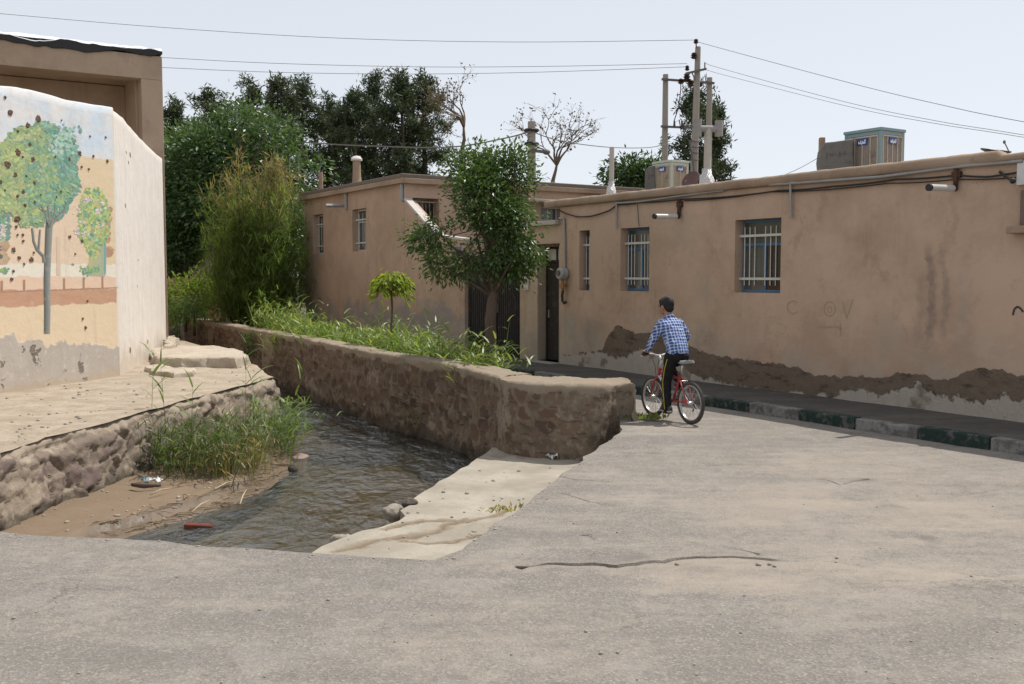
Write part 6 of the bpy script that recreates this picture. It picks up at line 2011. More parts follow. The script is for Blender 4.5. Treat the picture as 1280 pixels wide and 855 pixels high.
for yy in (163, 180):
    m = MB(); m.tube([P(664.5, yy, Y) + Vector((math.cos(a) * .215, math.sin(a) * .215, 0)) for a in [6.283 * i / 12 for i in range(12)]], .06, 6, closed=True); m.build('cable_band', M_CABLE, up)
m = MB(); bar(m, P(664, 188, Y - .2), P(682, 190, Y - .2), .12); m.ell(P(683, 190, Y - .2), (.14, .12, .1)); m.build('bracket', M_STEEL, up)

def wire(pts, r, label, group='overhead wires'):
    l = [P(*p) for p in pts]
    o = []
    for i in range(len(l) - 1):
        for j in range(6):
            t = j / 6
            p0 = l[max(i - 1, 0)]; p3 = l[min(i + 2, len(l) - 1)]
            p1, p2 = l[i], l[i + 1]
            o.append(.5 * (2 * p1 + (p2 - p0) * t + (2 * p0 - 5 * p1 + 4 * p2 - p3) * t * t + (3 * p1 - p0 - 3 * p2 + p3) * t ** 3))
    o.append(l[-1])
    m = MB(); m.tube(o, r, 4, M) if False else m.tube(o, r, 4)
    ob = m.build('power_line', M_WIRE, M=Matrix.Translation(o[len(o) // 2]))
    return tag(ob, label, 'wire', group)
M_WIRE = simple('wire_grey', (.20, .18, .17), .6, 0, .2, .05, 3, 0)
wire([(-900, -60, 48), (-300, -9, 48), (-60, 12, 48), (0, 17, 48), (200, 34, 48), (420, 47.5, 48), (640, 52.5, 48), (870, 50, 47.8)], .013, 'topmost wire running left from the tallest pole over the trees')
wire([(-900, -10, 48), (-300, 34.5, 48), (0, 57, 48), (100, 64.5, 48), (180, 70.3, 48), (205, 72, 48), (340, 79, 48), (520, 83.5, 48), (680, 83, 48), (859, 79.5, 47.8)], .013, 'upper of the two close wires running left under the topmost wire')
wire([(-900, 40, 48), (-300, 64, 48), (0, 76, 48), (100, 80, 48), (180, 83.4, 48), (205, 84.5, 48), (350, 90.5, 48), (520, 92.5, 48), (680, 90, 48), (858, 83.5, 47.8)], .013, 'lower of the two close wires running left under the topmost wire')
wire([(870, 51, 47.8), (885, 56, 47), (1060, 103, 40), (1172, 130, 35), (1300, 156, 31), (2000, 280, 20)], .011, 'topmost wire running right from the tallest pole')
wire([(882, 79, 47.7), (903, 86, 47), (1055, 127, 40), (1170, 151, 35), (1300, 172, 31), (2000, 290, 20)], .011, 'upper of the two close wires running right past the blue cooler')
wire([(882, 87, 47.7), (910, 95, 47), (1060, 133, 40), (1170, 154.5, 35), (1300, 175, 31), (2000, 295, 20)], .011, 'lower of the two close wires running right past the blue cooler')
wire([(380, 178, 36), (450, 182, 36), (560, 184, 36), (630, 173, 36), (664, 164, 35.8)], .03, 'black cable from the thick pole leftwards across the dark pines')
wire([(664, 164, 35.8), (700, 176, 37), (760, 184, 40), (810, 184.5, 44), (832, 180, 49.7)], .02, 'sagging cable between the thick pole and the pole pair')
wire([(975, 221, 16.5), (1000, 210, 16.5), (1024, 196.5, 16.8)], .006, 'thin stay wire rising to the grey cooler duct')

# evaporative coolers
def m_pad(name, c1, c2):
    n = N(name); v = n.obj()
    f = n.noise(n.mapv(v, (30, 30, 4)), 1.5, 6, .75); g = n.noise(v, 4, 6, .7)
    c = n.mix(f, c1, c2); c = n.mix(n.math('MULTIPLY', n.sm(g, .48, .7), .6), c, (.12, .075, .045))
    n.pbr(c, .95, n.bump(f, .8, .02), spec=.1); return n.m
M_PADG = m_pad('grey_pad', (.20, .17, .145), (.36, .32, .28)); M_PADB = m_pad('rusty_pad', (.26, .19, .13), (.46, .40, .32))
M_TEAL = m_paint('teal_cooler_paint', (.25, .36, .39), (.36, .36, .34), .58)
M_PGREEN = m_paint('pale_green_paint', (.50, .56, .48), (.58, .55, .5), .6)
M_CREAM = m_paint('cream_bars', (.52, .47, .40), (.34, .27, .2), .6)
M_BADGE = simple('badge_blue', (.03, .07, .28), .4, bump=0); M_BADGEW = simple('badge_white', (.75, .76, .78), .5, bump=0)
def cooler(px, Y, w, dp, ztop, hgt, rz, frame_m, pad_m, bar_m, label, nb=(3, 3)):
    c = P(px, 345, Y)
    M = Matrix.Translation((c.x, c.y, ztop - hgt)) @ Matrix.Rotation(rz, 4, 'Z')
    r = empty('evaporative_cooler', M, label, 'cooler', 'evaporative coolers on the roofs')
    # origin at the corner nearest the viewer: faces go along -x.. (left) and +y ... built as a box centred
    b = MB(); s = .05
    b.bx(-w + s, -s, .0 + s, dp - s, .02, hgt - .06); b.build('body', M_GALV, r, local=True)
    b = MB()
    for x, y in ((-w, 0), (-s, 0), (-w, dp - s), (-s, dp - s)): b.bx(x, x + s, y, y + s, 0, hgt - .05)
    b.bx(-w + s, -s, .004, s - .004, 0, .06); b.bx(-w + s, -s, .004, s - .004, hgt - .11, hgt - .052)
    b.bx(-s + .004, -.004, s, dp - s, 0, .06); b.bx(-s + .004, -.004, s, dp - s, hgt - .11, hgt - .052)
    b.bx(-w + .003, -w + s - .003, s, dp - s, 0, .06); b.bx(-w + .003, -w + s - .003, s, dp - s, hgt - .11, hgt - .052)
    b.bx(-w - .015, .015, -.015, dp + .015, hgt - .049, hgt)
    for x, y in ((-w, 0), (-s, 0), (-w, dp - s), (-s, dp - s)): b.bx(x, x + s, y, y + s, -.25, -.002)
    b.build('frame', frame_m, r, local=True, bevel=.005)
    def face(a0, a1, tf, n_, nm):
        p = MB()
        def bx(mb, a, bb, o0, o1, z0, z1):
            vs = [tf(x, o, z) for z in (z0, z1) for o in (o0, o1) for x in (a, bb)]
            mb.add(vs, [(0, 2, 3, 1), (4, 5, 7, 6), (0, 1, 5, 4), (2, 6, 7, 3), (0, 4, 6, 2), (1, 3, 7, 5)])
        bx(p, a0 + .01, a1 - .01, .012, .04, .075, hgt - .125); po = p.build('pad_panel', pad_m, r, local=True)
        p = MB(); t = .022
        bx(p, a0 + .004, a0 + .004 + t, -.002, .011, .065, hgt - .115); bx(p, a1 - .004 - t, a1 - .004, -.002, .011, .065, hgt - .115)
        bx(p, a0 + .027, a1 - .027, -.0015, .0105, .065, .09); bx(p, a0 + .027, a1 - .027, -.0015, .0105, hgt - .14, hgt - .115)
        for k in range(n_):
            x = a0 + (a1 - a0) * (k + 1) / (n_ + 1); bx(p, x - .009, x + .009, -.001, .0112, .091, hgt - .141)
        p.build('pad_frame', bar_m, po, local=True)
        p = MB(); cx = (a0 + a1) / 2; bx(p, cx - .10, cx + .10, -.010, -.0025, hgt * .74, hgt * .74 + .11); bo = p.build('badge', M_BADGE, po, local=True)
        p = MB()
        for k, (x0, x1, z0, z1) in enumerate([(-.07, .05, .02, .04), (-.07, -.05, .04, .06), (-.03, -.012, .04, .075), (.01, .03, .04, .065), (.05, .07, .02, .085), (-.01, .005, .0, .012)]):
            bx(p, cx + x0, cx + x1, -.0125 - k * .0002, -.0102, hgt * .74 + z0, hgt * .74 + z1)
        p.build('badge_mark', M_BADGEW, bo, local=True)
    face(-w + s, -s, lambda a, o, z: (a, o, z), nb[0], 'l')
    face(s, dp - s, lambda a, o, z: (-o, a, z), nb[1], 'r')
    return r, M
# near corner of the blue cooler at px 1097
c1, M1 = cooler(1097, 16.3, .72, .61, P(1097, 158.5, 16.3).z, .98, math.atan2(UY, UX), M_TEAL, M_PADG, M_CREAM, 'grey blue evaporative cooler with blue badges on the right house roof', (3, 3))
c2, M2 = cooler(838, 22.5, .60, .54, P(838, 199.5, 22.5).z, .92, math.atan2(UY, UX) + rad(3), M_PGREEN, M_PADB, M_CREAM, 'pale green framed rusty evaporative cooler in front of the pole pair', (1, 1))
# sheet metal ducts
def duct(pts_px, Y, th, label, mat=None):
    m = MB(); poly = [P(x, y, Y) for x, y in pts_px]
    m.prism(poly, (0, 0, 0), (.10, th, 0))
    o = m.build('air_duct', mat or M_DUCT, M=Matrix.Translation(poly[0]), bevel=.02)
    return tag(o, label, 'duct')
M_DUCT = m_paint('dull_duct', (.17, .165, .155), (.10, .09, .08), .58)
duct([(1026, 222), (1024, 200), (1026, 186), (1031, 178), (1042, 177), (1066.5, 173.5), (1067, 214), (1048, 214), (1042, 212), (1042, 222)], 16.6, .5, 'big grey sheet metal elbow duct left of the blue cooler')
duct([(806, 240), (806, 214), (811, 208), (818, 207), (819.5, 240)], 22.9, .45, 'small grey duct box left of the pale green cooler')
m = MB(); p = P(1027.5, 172, 17.3); m.bx(p.x - .045, p.x + .045, 17.25, 17.35, 3.25, p.z); o = m.build('roof_stub', M_COPE, M=Matrix.Translation((p.x, 17.3, 3.3)), bevel=.01); tag(o, 'thin clay coloured roof post behind the grey elbow duct', 'post')

# vent pipes with foil collars
def vent(px, py_top, py_base, Y, r, label, cowl=False):
    p = P(px, py_base, Y); t = P(px, py_top, Y); zb = 3.3
    root = empty('vent_pipe', (p.x, Y, zb), label, 'pipe', 'vent pipes with foil collars')
    m = MB(); m.tube([(p.x, Y, zb), (p.x + .004, Y, (zb + t.z) / 2), (p.x + .01, Y, t.z)], r, 14); m.build('pipe', simple('cement_pipe', (.42, .39, .35), .9, 0, .2, .15, 7), root, smooth=True, auto=40)
    m = MB(); prof = [(r * 2.3, zb + .0), (r * 2.1, zb + (p.z - zb) * .8), (r * 1.7, p.z + .03), (r * 1.3, p.z + .07), (r * 1.04, p.z + .16)]
    m.lathe(prof, (p.x, Y, 0), 16)
    o = m.build('foil_collar', simple('crumpled_foil', (.68, .68, .68), .35, .3, .5, .15, 18, 1.0, .03), root, smooth=True)
    co = np.array([v.co[:] for v in o.data.vertices]); dz = rs.normal(size=co.shape) * .008
    for v, d in zip(o.data.vertices, dz): v.co += Vector(d)
    if cowl:
        m = MB(); m.tube([(p.x - .16, Y - .02, t.z + .0), (p.x + .19, Y + .02, t.z)], r * .95, 12)
        m.tube([(p.x - .17, Y - .02, t.z - .14), (p.x - .17, Y - .02, t.z + .16)], r * 1.15, 12); m.tube([(p.x + .20, Y + .02, t.z - .12), (p.x + .20, Y + .02, t.z + .14)], r * 1.15, 12)
        m.build('cowl', simple('cowl_grey', (.27, .26, .25), .8), root, smooth=True, auto=40)
vent(764, 184, 236, 21.5, .052, 'slender pale vent pipe with foil collar at the left end of the near roof')
vent(883.5, 161, 222, 17.2, .06, 'pale vent pipe with an H shaped cowl beside the dish', True)

def dish(px, py, Y, r, rot, label, mat):
    p = P(px, py, Y)
    root = empty('satellite_dish', (p.x, Y, 3.32), label, 'satellite dish', 'satellite dishes on the near roof')
    m = MB(); prof = [(0, 0)] + [(r * q, .28 * r * q * q) for q in (.25, .5, .75, .95, 1.0)] + [(r * 1.02, .28 * r - .012), (r * .95, .25 * r - .02), (r * .5, .07 * r - .02), (0, -.02)]
    m.lathe(prof, p, 24, rot); m.build('reflector', mat, root, smooth=True, auto=40)
    m = MB(); m.tube([(p.x, Y, 3.3), p], .02, 8); m.build('mast', M_STEEL, root)
    m = MB(); f = rot @ Vector((0, -r * .5, r * .85)); m.tube([p + rot @ Vector((0, -r, .25 * r)), p + f], .008, 6); m.ell(p + f, (.018, .018, .025)); m.build('feed_arm', M_STEEL, root)
dish(865, 227, 19.5, .20, Matrix.Rotation(rad(-48), 3, 'Z') @ Matrix.Rotation(rad(62), 3, 'X'), 'dark reddish satellite dish at the foot of the pale green cooler', simple('dish_rust', (.11, .055, .05), .5))
dish(1244, 192, 13.4, .19, Matrix.Rotation(rad(30), 3, 'Z') @ Matrix.Rotation(rad(12), 3, 'X'), 'black flat lying satellite dish peeping over the roof edge far right', simple('dish_black', (.03, .028, .03), .4))

# ------------------------------------------------------------------ loose things on the stream bank
def rock(name, c, r, mat, label, cat, seed, group=None, flat=.7):
    m = MB(); m.ell((0, 0, 0), (1, 1, 1), None, 16, 11)
    co = np.array(m.v); n_ = unit(co)
    f1, f2, i_, t_ = voro(co, .9, seed)
    h = 1 + .22 * fbm(co, .8, 4, seed) + .6 * t_
    co = n_ * h[:, None] * np.array(r) 
    o = mesh_obj(name, co, m.f, mat, local=True, M=Matrix.Translation(c) @ Matrix.Rotation(seed, 4, 'Z'), smooth=True)
    bm = bmesh.new(); bm.from_mesh(o.data); bmesh.ops.remove_doubles(bm, verts=bm.verts, dist=1e-4); bmesh.ops.recalc_face_normals(bm, faces=bm.faces); bm.to_mesh(o.data); bm.free()
    return tag(o, label, cat, group)
M_ROCK = simple('grey_stone', (.30, .265, .215), .9, 0, .2, .3, 7, .7, .02)
M_ROCKD = simple('dark_stone', (.09, .075, .06), .8, 0, .3, .35, 9, .8, .02)
rock('stone', G(494, 641, -.62), (.13, .11, .09), M_ROCK, 'rounded pale stone leaning against the broken concrete edge', 'stone', 3)
rock('stone', G(512, 629, -.50), (.10, .08, .055), M_ROCKD, 'dark broken lump on the concrete edge above the pale stone', 'stone', 5)
rock('stone', G(484, 660, -.60), (.11, .05, .06), M_ROCKD, 'dark flat fragment wedged under the concrete edge', 'stone', 8)
rock('stone', G(428, 680, -.60), (.14, .06, .09), M_ROCK, 'grey edge stone half sunk at the near end of the concrete', 'stone', 9)
rock('stone', G(406, 546, ZW), (.10, .08, .045), M_ROCKD, 'small dark wet stone breaking the stream surface', 'stone', 12)
rock('stone', G(374, 572, ZW), (.16, .12, .05), simple('pinkish_stone', (.26, .18, .15), .6), 'pinkish stone at the tip of the mud bank', 'stone', 14)
rock('stone', G(366, 586, ZW + .02), (.07, .06, .07), M_ROCKD, 'little dark stone at the mud bank edge', 'stone', 15)
m = MB(); m.box((0, 0, 0), (.30, .11, .07), None)
o = m.build('broken_brick', m_paint('wet_red_brick', (.17, .045, .03), (.09, .035, .025), .5), local=True, M=Matrix.Translation(G(249, 659, ZW - .006)) @ Matrix.Rotation(.1, 4, 'Z') @ Matrix.Rotation(.10, 4, 'Y'), bevel=.012)
tag(o, 'red broken brick lying in the shallow water near the mud', 'brick')
def crumple(name, c, r, mat, label, cat, seed):
    m = MB(); n_ = 9; vs = []; fs = []
    for i in range(n_):
        for j in range(n_):
            vs.append(((i / (n_ - 1) - .5) * 2 * r[0], (j / (n_ - 1) - .5) * 2 * r[1], 0))
    co = np.array(vs); co[:, 2] = np.abs(fbm(co / np.array([r[0], r[1], 1]), .55, 4, seed)) * r[2] * 3; co[:, :2] += np.stack([fbm(co, .06, 3, seed + 3), fbm(co, .06, 3, seed + 5)], 1) * r[0] * .5
    for i in range(n_ - 1):
        for j in range(n_ - 1): fs.append((i * n_ + j, (i + 1) * n_ + j, (i + 1) * n_ + j + 1, i * n_ + j + 1))
    o = mesh_obj(name, co, fs, mat, local=True, M=Matrix.Translation(c) @ Matrix.Rotation(seed, 4, 'Z')); return tag(o, label, cat)
M_PAPER = simple('white_paper', (.72, .73, .74), .6, bump=0, var=.1)
crumple('paper_litter', G(690, 573, ZS + .01), (.085, .05, .05), M_PAPER, 'crumpled white paper on the concrete in the wall shadow', 'litter', 21)
crumple('plastic_litter', G(193, 601, -.72), (.09, .05, .03), M_PAPER, 'scrap of white plastic on the mud before the reeds', 'litter', 22)
crumple('plastic_litter', G(182, 600, -.72), (.06, .05, .02), simple('blue_plastic', (.10, .30, .42), .5, bump=0), 'scrap of blue plastic on the mud beside the white one', 'litter', 23)
m = MB(); m.tube([G(165, 606, -.71), G(180, 607, -.70), G(201, 606, -.71)], [.02, .035, .02], 7); o = m.build('drift_stick', M_BARK, M=Matrix.Translation(G(183, 606, -.72)), smooth=True); tag(o, 'thick dark stick lying on the mud under the plastic scraps', 'stick')
for i, (a, b_, lab) in enumerate([((188, 618), (215, 610), 'pale dry stalk on the mud in front of the reeds'), ((282, 590), (300, 604), 'dry stalk lying at the front of the dry grass'), ((268, 612), (296, 600), 'forked dry stalk near the water side of the mud'), ((300, 630), (308, 612), 'tan reed leaf hanging over the mud edge into the water'), ((240, 640), (262, 625), 'flat pale stalk along the mud edge')]):
    m = MB(); pa_, pb_ = G(*a, -.715), G(*b_, -.705); m.tube([pa_, (pa_ + pb_) / 2 + Vector((0, 0, .02)), pb_], [.010, .008, .004], 5)
    o = m.build('dry_stalk', simple('straw', (.42, .34, .22), .8) if i == 0 else bpy.data.materials['straw'], M=Matrix.Translation(pa_), smooth=True); tag(o, lab, 'stalk', 'dry stalks on the mud')
# pebbles loose on the asphalt
gm = MB(); 
for i in range(90):
    px, py = R.uniform(-20, 1300), R.uniform(600, 860); p = G(px, py, 0)
    if px < 640 and py < 705: continue
    r_ = R.choice([.004, .005, .006, .008]) * R.uniform(.7, 1.4)
    gm.ell((p.x, p.y, float(road_z(np.array([[p.x, p.y]]))[0]) + r_ * .5), (r_ * R.uniform(1, 1.5), r_, r_ * .7), Matrix.Rotation(R.uniform(0, 3), 3, 'Z'), 6, 4)
for i in range(420):
    k = R.random()
    if k < .5: px, py, z = R.uniform(0, 330), R.uniform(450, 560), .0
    elif k < .8: px, py, z = R.uniform(20, 350), R.uniform(590, 665), -.74
    else: px, py, z = R.uniform(430, 690), R.uniform(585, 690), ZS
    p = G(px, py, z)
    if z == 0 and seg_dist(np.array([[p.x, p.y]]), [(q_.x, q_.y) for q_ in BK])[0] < .1: continue
    if z == 0 and (py > 566 - px * .29 + 0): continue
    if z == ZS and not pip(np.array([[p.x, p.y]]), apoly)[0]: continue
    if z == -.74 and not pip(np.array([[p.x, p.y]]), mpoly)[0]: continue
    zz = bank_z(np.array([[p.x, p.y]]))[0] if z == 0 else mud_z(np.array([[p.x, p.y]]))[0] if z == -.74 else ap_z(np.array([[p.x, p.y]]))[0]
    r_ = R.choice([.008, .010, .014, .02]) * R.uniform(.6, 1.3)
    gm.ell((p.x, p.y, float(zz) + r_ * .3), (r_ * R.uniform(1, 1.6), r_, r_ * .7), Matrix.Rotation(R.uniform(0, 3), 3, 'Z'), 7, 5)
for i in range(48):
    j = R.randrange(0, len(RE) - 1); t = R.random(); a, b_ = RE[j], RE[j + 1]
    x, y = a[0] + (b_[0] - a[0]) * t, a[1] + (b_[1] - a[1]) * t
    dx, dy = b_[0] - a[0], b_[1] - a[1]; L = math.hypot(dx, dy); q_ = abs(R.gauss(.02, .06))
    x += dy / L * q_; y -= dx / L * q_
    r_ = R.uniform(.004, .013); zz = float(road_z(np.array([[x, y]]))[0])
    gm.ell((x, y, zz + r_ * .25), (r_ * R.uniform(1, 1.5), r_, r_ * .6), Matrix.Rotation(R.uniform(0, 3), 3, 'Z'), 6, 4)
for (px, py, r_) in [(948, 707, .016), (962, 706.5, .014), (968, 709, .012), (846, 706, .012), (1046, 700, .012)]:
    p = G(px, py, 0); gm.ell((p.x, p.y, float(road_z(np.array([[p.x, p.y]]))[0]) + .006), (r_ * 1.3, r_, r_ * .7), Matrix.Rotation(R.uniform(0, 3), 3, 'Z'), 8, 5)
o = gm.build('gravel', simple('pebble', (.30, .26, .21), .9, var=.4, scale=3), smooth=True); o['kind'] = 'stuff'

# straw and twig litter washed along the mud edge
sm_ = MB()
for i in range(150):
    t = R.random(); j = R.randrange(1, len(wedge) - 2); a, b_ = wedge[j], wedge[j + 1]
    x, y = a[0] + (b_[0] - a[0]) * t, a[1] + (b_[1] - a[1]) * t
    x -= R.uniform(.05, .5); y += R.uniform(.0, .2)
    if not pip(np.array([[x, y]]), mpoly)[0]: continue
    z = float(mud_z(np.array([[x, y]]))[0]) + .008
    an = R.gauss(.8, .6); L = R.uniform(.05, .28)
    sm_.tube([(x, y, z), (x + math.cos(an) * L / 2, y + math.sin(an) * L / 2, z + R.uniform(0, .02)), (x + math.cos(an) * L, y + math.sin(an) * L, z)], R.uniform(.003, .007), 4)
o = sm_.build('debris', M_BARK if False else m_paint('straw_litter', (.30, .23, .14), (.10, .075, .05), .55)); o['kind'] = 'stuff'
# ------------------------------------------------------------------ bicycle and rider
BW = Vector((2.235, 12.37, 0)); FWD = Vector((-.456, .89, 0)).normalized()
LFT = Vector((-FWD.y, FWD.x, 0))
zr = float(road_z(np.array([[BW.x, BW.y]]))[0])
BMx = Matrix(((FWD.x, LFT.x, 0, BW.x), (FWD.y, LFT.y, 0, BW.y), (0, 0, 1, zr + .002), (0, 0, 0, 1)))
bike = empty('bicycle', BMx, 'small red mountain bicycle with grey saddle ridden by the boy', 'bicycle')
M_TYRE = simple('tyre_rubber', (.07, .066, .062), .85, 0, .2, .2, 20)
M_RIM = simple('alloy_rim', (.55, .55, .54), .35, .8, .5, .1, 9, 0)
M_RED = simple('red_frame_paint', (.33, .03, .035), .3, 0, .5, .08, 9, 0)
M_SILV = simple('silver_paint', (.62, .62, .62), .35, .3, .5, .08, 9, 0)
M_BLK = simple('black_plastic', (.02, .02, .02), .5, 0, .4, .1, 9, 0)
M_SEAT = simple('grey_saddle', (.22, .225, .225), .55, 0, .4, .12, 9, .1)
M_CHR = simple('chrome', (.6, .6, .6), .25, .9, .5, .05, 9, 0)
RW = .265
def wheel(cx, name, steer=0.0):
    c = Vector((cx, 0, RW))
    rim = lambda r, y=0: [c + Vector((math.cos(a) * r, y, math.sin(a) * r)) for a in [6.28318 * i / 48 for i in range(48)]]
    m = MB(); m.tube(rim(RW - .021), .021, 10, closed=True)
    for i in range(96):     # knobs of the tread
        a = 6.28318 * i / 96
        for y in (-.011, .011):
            p = c + Vector((math.cos(a) * (RW - .002), y, math.sin(a) * (RW - .002)))
            m.box(p, (.009, .012, .006), Matrix.Rotation(math.pi / 2 - a, 3, 'Y'))
    wo_ = m.build('wheel', M_TYRE, bike, local=True, smooth=True, auto=50)
    m = MB(); m.tube(rim(RW - .046, .009), .0075, 6, closed=True); m.tube(rim(RW - .046, -.009), .0075, 6, closed=True); m.tube(rim(RW - .040), .009, 6, closed=True); m.build('rim', M_RIM, wo_, local=True, smooth=True)
    m = MB()
    for i in range(28):
        a = 6.28318 * i / 28; sd_ = 1 if i % 2 else -1; a2 = a + (.5 if (i // 2) % 2 else -.5)
        m.tube([c + Vector((math.cos(a2) * .02, sd_ * .028, math.sin(a2) * .02)), c + Vector((math.cos(a) * (RW - .05), 0, math.sin(a) * (RW - .05)))], .0016, 4)
    so_ = m.build('spokes', M_CHR, wo_, local=True)
    so_.name = 'spoke_set'
    m = MB(); m.tube([c + Vector((0, -.05, 0)), c + Vector((0, -.03, 0)), c + Vector((0, .03, 0)), c + Vector((0, .05, 0))], [.012, .02, .02, .012], 12); m.build('hub', M_CHR, wo_, local=True, smooth=True)
    return wo_
WBX = .80
w_r = wheel(0, 'rear'); w_f = wheel(WBX, 'front')
BB = Vector((.36, 0, .255)); ST = Vector((.225, 0, .60)); HT = Vector((.655, 0, .64)); HB = Vector((.690, 0, .53))
m = MB()
m.tube([BB, ST], .016, 10); m.tube([ST - Vector((-.015, 0, .05)), HT - Vector((0, 0, .035))], .016, 10)
m.tube([HT + Vector((-.004, 0, .012)), HB + Vector((.004, 0, -.012))], .021, 12); m.tube([BB + Vector((0, -.035, 0)), BB + Vector((0, .035, 0))], .022, 12)
for s in (-1, 1):
    m.tube([BB + Vector((-.01, s * .03, 0)), Vector((.20, s * .045, .262)), Vector((0, s * .058, RW))], .009, 8)
    m.tube([ST + Vector((.0, s * .018, -.03)), Vector((.13, s * .048, .47)), Vector((0, s * .058, RW))], .008, 8)
fo = m.build('frame', M_RED, bike, local=True, smooth=True, auto=50)
m = MB(); m.tube([BB + Vector((.01, 0, .01)), HB + Vector((-.01, 0, .02))], .019, 10); dto = m.build('down_tube', M_SILV, fo, local=True, smooth=True)
m = MB(); m.tube([BB + (HB - BB) * .35, BB + (HB - BB) * .72], .0205, 10); m.build('red_band', M_RED, dto, local=True, smooth=True)
m = MB()
for s in (-1, 1):
    m.tube([HB + Vector((.01, s * .02, -.02)), Vector((.71, s * .052, .49)), Vector((.735, s * .055, .43)), Vector((WBX, s * .055, RW))], [.013, .014, .013, .010], 8)
m.box(Vector((.705, 0, .495)), (.04, .10, .03)); m.build('fork', M_RED, bike, local=True, smooth=True, auto=50)
m = MB(); m.tube([ST, Vector((.17, 0, .745))], .0125, 10); m.build('seat_post', M_CHR, bike, local=True, smooth=True)
# saddle
m = MB(); k = 14; vs = []; fs = []
for i in range(k + 1):
    t = i / k; x = .03 + .27 * t
    w_ = .082 * (1 - sstep(.25, .75, np.array([t]))[0]) + .022; w_ *= min(1, .45 + t * 5) * (1 if t < .92 else .75)
    z = .772 + .018 * (1 - t) ** 2
    for (yy, zz) in ((-1, -.03), (-1.0, -.008), (-.7, .012), (0, .004 + .012 * t), (.7, .012), (1.0, -.008), (1, -.03)): vs.append((x, yy * w_, z + zz))
for i in range(k):
    for j in range(6): fs.append((i * 7 + j, i * 7 + j + 1, (i + 1) * 7 + j + 1, (i + 1) * 7 + j))
    fs.append((i * 7 + 6, i * 7, (i + 1) * 7, (i + 1) * 7 + 6))
fs += [tuple(range(7)), tuple(range(k * 7, k * 7 + 7))[::-1]]
m.add(vs, fs); m.build('saddle', M_SEAT, bike, local=True, smooth=True, auto=60)
# bars
m = MB(); m.tube([HT + Vector((-.004, 0, .01)), Vector((.632, 0, .755))], .014, 10); m.tube([Vector((.632, 0, .75)), Vector((.68, 0, .815))], .016, 10); m.build('stem', M_SILV, bike, local=True, smooth=True)
m = MB()
for s in (-1, 1): m.tube([Vector((.68, 0, .815)), Vector((.68, s * .05, .816)), Vector((.665, s * .11, .838)), Vector((.655, s * .16, .843)), Vector((.635, s * .29, .845))], .0125, 10)
hb = m.build('handlebar', M_SILV, bike, local=True, smooth=True)
for s in (-1, 1):
    m = MB(); m.tube([Vector((.650, s * .185, .8445)), Vector((.633, s * .30, .8455))], .0165, 10); m.build('grip', M_BLK, hb, local=True, smooth=True)
    m = MB(); m.tube([Vector((.66, s * .17, .84)), Vector((.70, s * .19, .825)), Vector((.705, s * .27, .81))], .006, 6); m.build('brake_lever', M_CHR, hb, local=True, smooth=True)
m = MB()
for s in (-1, 1): m.tube([Vector((.69, s * .17, .83)), Vector((.76, s * .06, .80)), Vector((.74, s * .02, .66)), Vector((.715, s * .02, .52))], .0035, 5)
m.build('brake_cable', M_BLK, bike, local=True, smooth=True)
# drivetrain: right crank up, left crank down
CA = rad(-96)
m = MB()
m.lathe([(.02, -.003), (.062, -.003), (.065, 0), (.062, .003), (.02, .003)], BB + Vector((0, -.045, 0)), 32, Matrix.Rotation(rad(90), 3, 'X'))
dl = Vector((math.cos(CA), 0, math.sin(CA))) * .145
m.tube([BB + Vector((0, .05, 0)), BB + Vector((0, .058, 0)) + dl], .010, 8); m.tube([BB + Vector((0, -.05, 0)), BB + Vector((0, -.058, 0)) - dl], .010, 8)
cr = m.build('crank', M_CHR, bike, local=True, smooth=True, auto=40)
PL = BB + Vector((0, .105, 0)) + dl; PR = BB + Vector((0, -.105, 0)) - dl
for p in (PL, PR):
    m = MB(); m.box(p, (.085, .085, .022)); m.tube([p + Vector((0, -.055 if p.y > 0 else .055, 0)), p], .006, 6); m.build('pedal', M_BLK, cr, local=True, bevel=.005)
m = MB()
ch = []
for i in range(12): a = math.pi / 2 - math.pi * i / 11; ch.append(BB + Vector((.062 * math.cos(a), -.045, .062 * math.sin(a))))
for i in range(12): a = -math.pi / 2 - math.pi * i / 11; ch.append(Vector((.03 * math.cos(a), -.045, RW + .03 * math.sin(a))))
m.tube(ch, .004, 5, closed=True); m.lathe([(.012, -.01), (.032, -.004), (.03, .004), (.012, .01)], Vector((0, -.045, RW)), 20, Matrix.Rotation(rad(90), 3, 'X'))
m.tube([Vector((0, -.055, RW - .02)), Vector((.02, -.06, .18)), Vector((.03, -.055, .15))], .01, 6); m.build('chain', M_BLK, bike, local=True, smooth=True)
# rear reflector and brake arms
m = MB(); m.tube([Vector((.13, -.045, .47)), Vector((.14, -.05, .53)), Vector((.14, .05, .53)), Vector((.13, .045, .47))], .006, 6); m.build('brake', M_CHR, bike, local=True)

